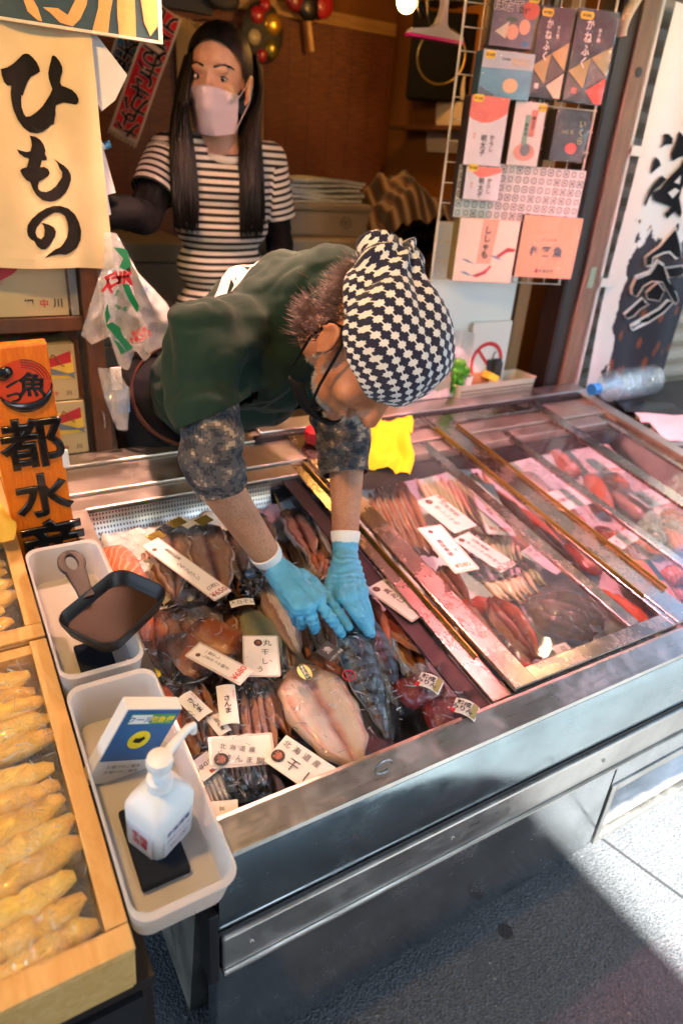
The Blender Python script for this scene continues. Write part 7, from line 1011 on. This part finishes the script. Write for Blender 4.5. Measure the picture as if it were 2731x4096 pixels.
LI = pp((1374, 2388, .050, .0108), (1415, 2449, .040, .0098), (1451, 2508, .012, .0086)); LMd = pp((1400, 2390, .050, .0110), (1441, 2462, .036, .0100), (1472, 2530, .006, .0086)); LRg = pp((1425, 2384, .045, .0108), (1460, 2456, .028, .0096), (1486, 2534, .0, .0084)); LPk = pp((1446, 2368, .040, .0100), (1468, 2434, .022, .0088), (1484, 2492, .0, .0078)); LTh = pp((1350, 2300, .048, .015), (1318, 2352, .043, .0120), (1334, 2392, .034, .0106), (1356, 2424, .020, .0090))
glove(Lwr, Lel, [LI, LMd, LRg, LPk, LTh], [(Lwr, .0225, ch[0][0], .0145) for ch in (LI, LMd, LRg, LPk)] + [(Lwr, .021, LTh[1][0], .0125), (LI[0][0], .013, LPk[0][0], .0125)])
# ---- the standing woman
wf = Vector((-.60, -.79, -.06)).normalized(); wu = Vector((0, -.05, 1)); wu = (wu - wf * wu.dot(wf)).normalized(); wr_ = wf.cross(wu); we = PY(838, 311, 1.93); Wc = we - wf * .082 - wu * .012; WMx = frameM(Wc, wr_, wf, wu); WI = WMx.inverted()
wom = thing('person', 'standing woman with long black hair, white face mask and black and white striped shirt', 'person', (.80, 2.04, 0))
sR, sL = Vector((.632, 1.988, 1.335)), Vector((.958, 2.062, 1.335)); eR, hR = PY(575, 870, 1.90), PY(470, 850, 1.76); eL, hL = Vector((1.022, 2.085, 1.06)), Vector((1.0, 2.0, .84)); wn = Vector((.795, 2.03, 1.375))
def wtorso(mb, k):
    for z, rx, ry, yo in ((.82, .150, .105, .0), (.93, .144, .100, .0), (1.05, .134, .092, .0), (1.16, .138, .100, -.012), (1.26, .146, .098, -.008), (1.325, .138, .07, .01)): mb.ell((.797, 2.035 + yo, z), (rx * k, ry * k, .085), 20, 12, Matrix.Rotation(.2, 3, 'Z'))
    mb.cap(sR, .050 * k, wn - Vector((.02, 0, .04)), .062 * k); mb.cap(sL, .050 * k, wn - Vector((-.02, 0, .04)), .062 * k)
mb = MB(); wtorso(mb, .92); head_shapes(mb, WMx, .97, True); mb.cap(wn - Vector((0, 0, .04)), .050, WMx @ Vector((0, -.025, -.07)), .046); mb.chain([(sR, .040), (eR, .034), (hR, .024)]); mb.chain([(sL, .040), (eL, .034), (hL, .024)])
for s, x in ((-1, .72), (1, .875)): mb.chain([(Vector((x, 2.04, .80)), .085), (Vector((x, 2.05, .43)), .055), (Vector((x, 2.07, .07)), .036)]); mb.cap((x, 2.07, .04), .038, (x - .04, 1.97, .035), .032)
wb = blob(mb, .0055, 5); build('body', wb, SKW, wom, smooth=180)
WB = BVHTree.FromPolygons([tuple(v) for v in wb.v], [f for f in wb.f if len(f) < 5])
def mk_stripe():
    k = NT('striped_jersey'); y = k.xyz(k.co('UV'))[1]; k.p(Base_Color=k.mix(k.math('LESS_THAN', k.math('FRACT', k.math('MULTIPLY', y, 1 / .0186)), .46), srgb('#c9c2b6'), srgb('#0f0e10')), Roughness=.9); k.bump(k.noise(k.co('Object'), 500, 2), .2, .001); return reg(k)
mb = MB(); wtorso(mb, 1.06); dR = (eR - sR).normalized(); dL = (eL - sL).normalized(); mb.cap(sR, .058, sR + dR * .2, .058); mb.cap(sL, .058, sL + dL * .22, .060); mb = blob(mb, .008, 5)
mb = wrinkle(mb, lambda v: .005 * nz(v, 9) + .006 * nz((v.x * 16, v.y * 16, v.z * 5)) * (1 if v.z < 1.2 else .4)); mb = cut(mb, sR + dR * .125, dR, .24, lambda c: (c - sR - dR * (c - sR).dot(dR)).length < .075); mb = cut(mb, sL + dL * .155, dL, .24, lambda c: (c - sL - dL * (c - sL).dot(dL)).length < .075); mb = cut(mb, (.797, 2.03, .945), (0, 0, -1), .35); mb = cut(mb, wn + Vector((-.008, -.012, -.020)), (-.10, -.22, 1), .074)
def suv(v):
    for s_, d_, nn in ((sR, dR, 1), (sL, dL, 1)):
        a = (v - s_).dot(d_); off = v - s_ - d_ * a; outer = (v.x < s_.x + .01 + .0 * a) if s_ is sR else (v.x > s_.x - .005)
        if a > .012 and off.length < .085 and outer: return (0, s_.z - a)
    return (0, v.z)
uvset(mb, suv); sh_ = build('striped_shirt', mb, mk_stripe(), wom, smooth=180); so = sh_.modifiers.new('solid', 'SOLIDIFY'); so.thickness = .003; so.offset = -1
build('white_collar', MB().tube([wn + Vector((-.008 + .068 * cos(a), -.014 + .060 * sin(a), -.024 + .020 * sin(a))) for a in [2 * pi * i / 40 for i in range(41)]], [(.011, .006)] * 41, 10, False, Vector((0, 0, 1))), mat('collar_white', '#cfc9be', .9), sh_)
BLK = mat('black_knit', '#060607', .9, bump=.3, bs=250)
for a, b, c, sd in ((sR, eR, hR, 1), (sL, eL, hL, 2)): m_ = sleeve([a + (b - a) * .25, b, c], [.046, .043, .034], sd + 10); build('black_sleeve', m_, BLK, wom, smooth=180)
mb = MB(); mb.cap(hR + Vector((.03, .02, 0)), .038, hR + Vector((-.05, -.02, .0)), .036); [mb.cap(hR + Vector((-.03, -.02, .02 - .018 * i)), .012, hR + Vector((-.085, -.045, .012 - .018 * i)), .009) for i in range(4)]; mb.cap(hR + Vector((.01, 0, .02)), .012, hR + Vector((-.03, -.05, .03)), .01); build('black_glove', blob(mb, .004, 3), BLK, wom, smooth=180)
mb = MB(); mb.cap(hL, .030, hL + Vector((0, -.02, -.06)), .028); [mb.cap(hL + Vector((-.025 + .016 * i, -.02, -.06)), .010, hL + Vector((-.025 + .016 * i, -.035, -.12)), .008) for i in range(4)]; mb.cap(hL + Vector((-.02, -.02, -.02)), .011, hL + Vector((-.045, -.04, -.075)), .009); build('black_glove', blob(mb, .004, 3), BLK, wom, smooth=180)
mb = MB(); mb.ell((.797, 2.04, .86), (.165, .115, .13)); [mb.chain([(Vector((x, 2.04, .80)), .095), (Vector((x, 2.05, .43)), .068), (Vector((x, 2.07, .08)), .052)]) for x in (.72, .875)]; build('trousers', blob(mb, .01, 4), mat('black_cotton', '#0a0a0b', .9), wom, smooth=180)
for x in (.72, .875): mb = MB(); mb.cap((x, 2.08, .045), .045, (x - .045, 1.96, .04), .038); build('shoe', blob(mb, .01, 2), BLACK, wom, smooth=180)
q_ = mat('apron_fuzz', '#0a090a', 1.)
# eyes and brows
EW = mat('eye_white', '#c9c0b4', .3); EI = mat('eye_iris', '#1a0f0a', .15); fw = WMx.to_3x3() @ Vector((0, 1, 0))
for s in (-1, 1):
    c = WMx @ Vector((s * .031, .2, .012)); h = WB.ray_cast(c, -fw); p = h[0] if h[0] else WMx @ Vector((s * .031, .085, .012)); Rm = WMx.to_3x3()
    e = build('eye', MB().ell(p - fw * .0035, (.0135, .0062, .0052), 18, 12, Rm), EW, wom, smooth=180); build('iris', MB().ell(p + fw * .0008 + Rm @ Vector((-.0015, 0, 0)), (.0056, .0028, .0052), 16, 10, Rm), EI, e, smooth=180)
    lid_ = [p + Rm @ Vector((s * x, .0022 - .35 * abs(x) * .3, z)) for x, z in ((-.0145, -.001), (-.009, .0045), (0, .0062), (.009, .005), (.016, .0015))]; build('eyelid', MB().tube(lid_, [.0006, .0014, .0016, .0014, .0007], 6), mat('lash_black', '#120c0a', .6), e); build('lower_lid', MB().tube([p + Rm @ Vector((s * x, .0012 - .1 * abs(x), z)) for x, z in ((-.014, -.0015), (-.006, -.0052), (.005, -.0055), (.015, .0005))], [.0004, .0007, .0007, .0004], 6), mat('lid_brown', '#6a4230', .6), e)
    br = []
    for x, z in ((-.020 + .002, .0), (-.008, .0032), (.006, .0055), (.017, .004), (.024, -.001)): o = WMx @ Vector((s * (.031 + x), .2, .036 + z)); h = WB.ray_cast(o, -fw); br.append((h[0] if h[0] else o - fw * .12) + fw * .0006)
    build('eyebrow', MB().tube(br, [(.0030, .0012), (.0036, .0014), (.0034, .0014), (.0026, .0012), (.0010, .0008)], 8, True, wu), HAIRB, wom)
# mask
MW = mat('mask_fabric', '#cdbdc0', .85, bump=.15, bs=200)
def mkp(u, v): th = (u - .5) * 2; z = -.010 - .106 * v - .010 * th * th * (1 - 2 * v) + .006 * (1 - v) * (1 - abs(th)); x = .066 * th * (1 - .12 * v * v); y = .113 - .074 * abs(th) ** 2.0 + .010 * (1 - abs(th)) * sin(pi * min(1, v * 1.1)) - .020 * v * v * (1 - abs(th)) + .006 + .0018 * sin(v * 17) * (1 - abs(th) * .6) + .0015 * nz((u * 6, v * 6, 3)); h = WB.ray_cast(WMx @ Vector((x, .25, z)), -fw); return (x, max(y, (WI @ h[0]).y + .0035) if h[0] and .4 < abs(th) < .97 else y + .004 * (abs(th) < .4), z)
mo = build('face_mask', MB(WMx).grid(mkp, 40, 30), MW, wom, smooth=180); so = mo.modifiers.new('solid', 'SOLIDIFY'); so.thickness = .0015
build('mask_edge', MB(WMx).tube([Vector(mkp(u / 20, 0)) + Vector((0, .0008, 0)) for u in range(21)], .0011, 6), MW, mo)
for s in (0, 1):
    sg = s * 2 - 1; a, b = Vector(mkp(s, .06)), Vector(mkp(s, .92)); build('ear_loop', MB(WMx).tube([a, a.lerp(Vector((sg * .082, -.012, .02)), .6), Vector((sg * .084, -.030, .012)), Vector((sg * .08, -.02, -.03)), b], .0012, 6), MW, mo)
# hair
mb = MB(WMx); mb.ell((0, -.018, .048), (.0835, .108, .094), 28, 18); mb.ell((0, -.078, -.03), (.078, .050, .11), 20, 14); mb.M = None; hc = blob(mb, .0055, 4); hc = wrinkle(hc, lambda v: .002 * nz((WI @ v).x * 90 * Vector((1, 0, 0)) + Vector((0, (WI @ v).z * 8, 0))))
hc = cut(hc, WMx @ Vector((0, .064, .080)), WMx.to_3x3() @ Vector((0, .80, -.60)), .4); hd = MB(); hd.v = hc.v; hd.f = hc.f; hd.uv = hc.uv
def fall(path, sd):
    P = [PY(x, y, Y) for x, y, w, Y, d in path]; n_ = 40; pts = []; rr = []
    for k_ in range(n_ + 1):
        t_ = k_ / n_ * (len(P) - 1); j = min(int(t_), len(P) - 2); tt = t_ - j; q0, q1, q2, q3 = P[max(j - 1, 0)], P[j], P[j + 1], P[min(j + 2, len(P) - 1)]; pts.append(.5 * ((2 * q1) + (q2 - q0) * tt + (2 * q0 - 5 * q1 + 4 * q2 - q3) * tt ** 2 + (3 * q1 - q0 - 3 * q2 + q3) * tt ** 3)); g = lambda c: path[j][c] + (path[j + 1][c] - path[j][c]) * tt; rr.append((g(2) / 2731 * 1.04, g(4)))
    m_ = MB(); m_.tube(pts, rr, 56, True, (1, .25, 0)); o = MB(); ns = normals(m_)
    for v, n_v, uv in zip(m_.v, ns, m_.uv): v2 = v + n_v * (.0045 * nz((uv[1] * 40, uv[0] * 1.6, sd)) + .003 * nz((uv[1] * 95, uv[0] * 2.2, sd + 3))); o.v.append(v2)
    o.f = m_.f; o.uv = [(0, 0)] * len(o.v); hd.f += [tuple(i_ + len(hd.v) for i_ in f) for f in o.f]; hd.v += o.v; hd.uv += o.uv
    for i_ in range(240):
        a_ = U_(0, 2 * pi); st_ = int(U_(.35, .8) * n_); en = n_; off = lambda k_: pts[k_] + Vector((1, .25, 0)).normalized() * rr[k_][0] * cos(a_) * 1.03 + Vector((0, -1, 0)) * rr[k_][1] * sin(a_) * 1.05; w_ = Vector((U_(-.012, .012), U_(-.01, .006), -U_(.0, .055)))
        hd.tube([off(st_)] + [off(int(st_ + (en - st_) * q_ / 3)) + w_ * (q_ / 3) ** 2 for q_ in (1, 2)] + [off(en) + w_], [.0028, .0030, .0022, .0006], 4)
fall([(752, 215, 6, 2.0, .02), (738, 300, 12, 1.985, .03), (726, 400, 30, 1.965, .03), (722, 500, 62, 1.94, .028), (730, 620, 88, 1.912, .024), (735, 730, 92, 1.895, .02), (742, 850, 70, 1.886, .010)], 1)
fall([(998, 225, 10, 2.06, .03), (1008, 300, 22, 2.055, .04), (1014, 380, 30, 2.045, .04), (1008, 470, 52, 2.01, .035), (1000, 580, 78, 1.97, .03), (1004, 720, 92, 1.938, .022), (1010, 880, 74, 1.918, .010)], 5)
for i in range(200):
    a = WMx @ Vector((U_(-.08, .08), U_(-.125, -.09), U_(-.08, .05))); hd.tube([a, a + Vector((U_(-.02, .02), .03, -.14)), a + Vector((U_(-.05, .05), .045, -.34))], [.004, .004, .0015], 5)
for i in range(60):
    a = WMx @ Vector((U_(-.07, .07), U_(-.06, .05), .13)); hd.tube([a - Vector((0, 0, .012)), a + Vector((U_(-.02, .02), U_(-.02, .02), U_(.004, .012))), a + Vector((U_(-.04, .04), U_(-.03, .03), .006))], [.0005, .0004, .0002], 3)
build('hair', hd, HAIRB, wom, smooth=180)
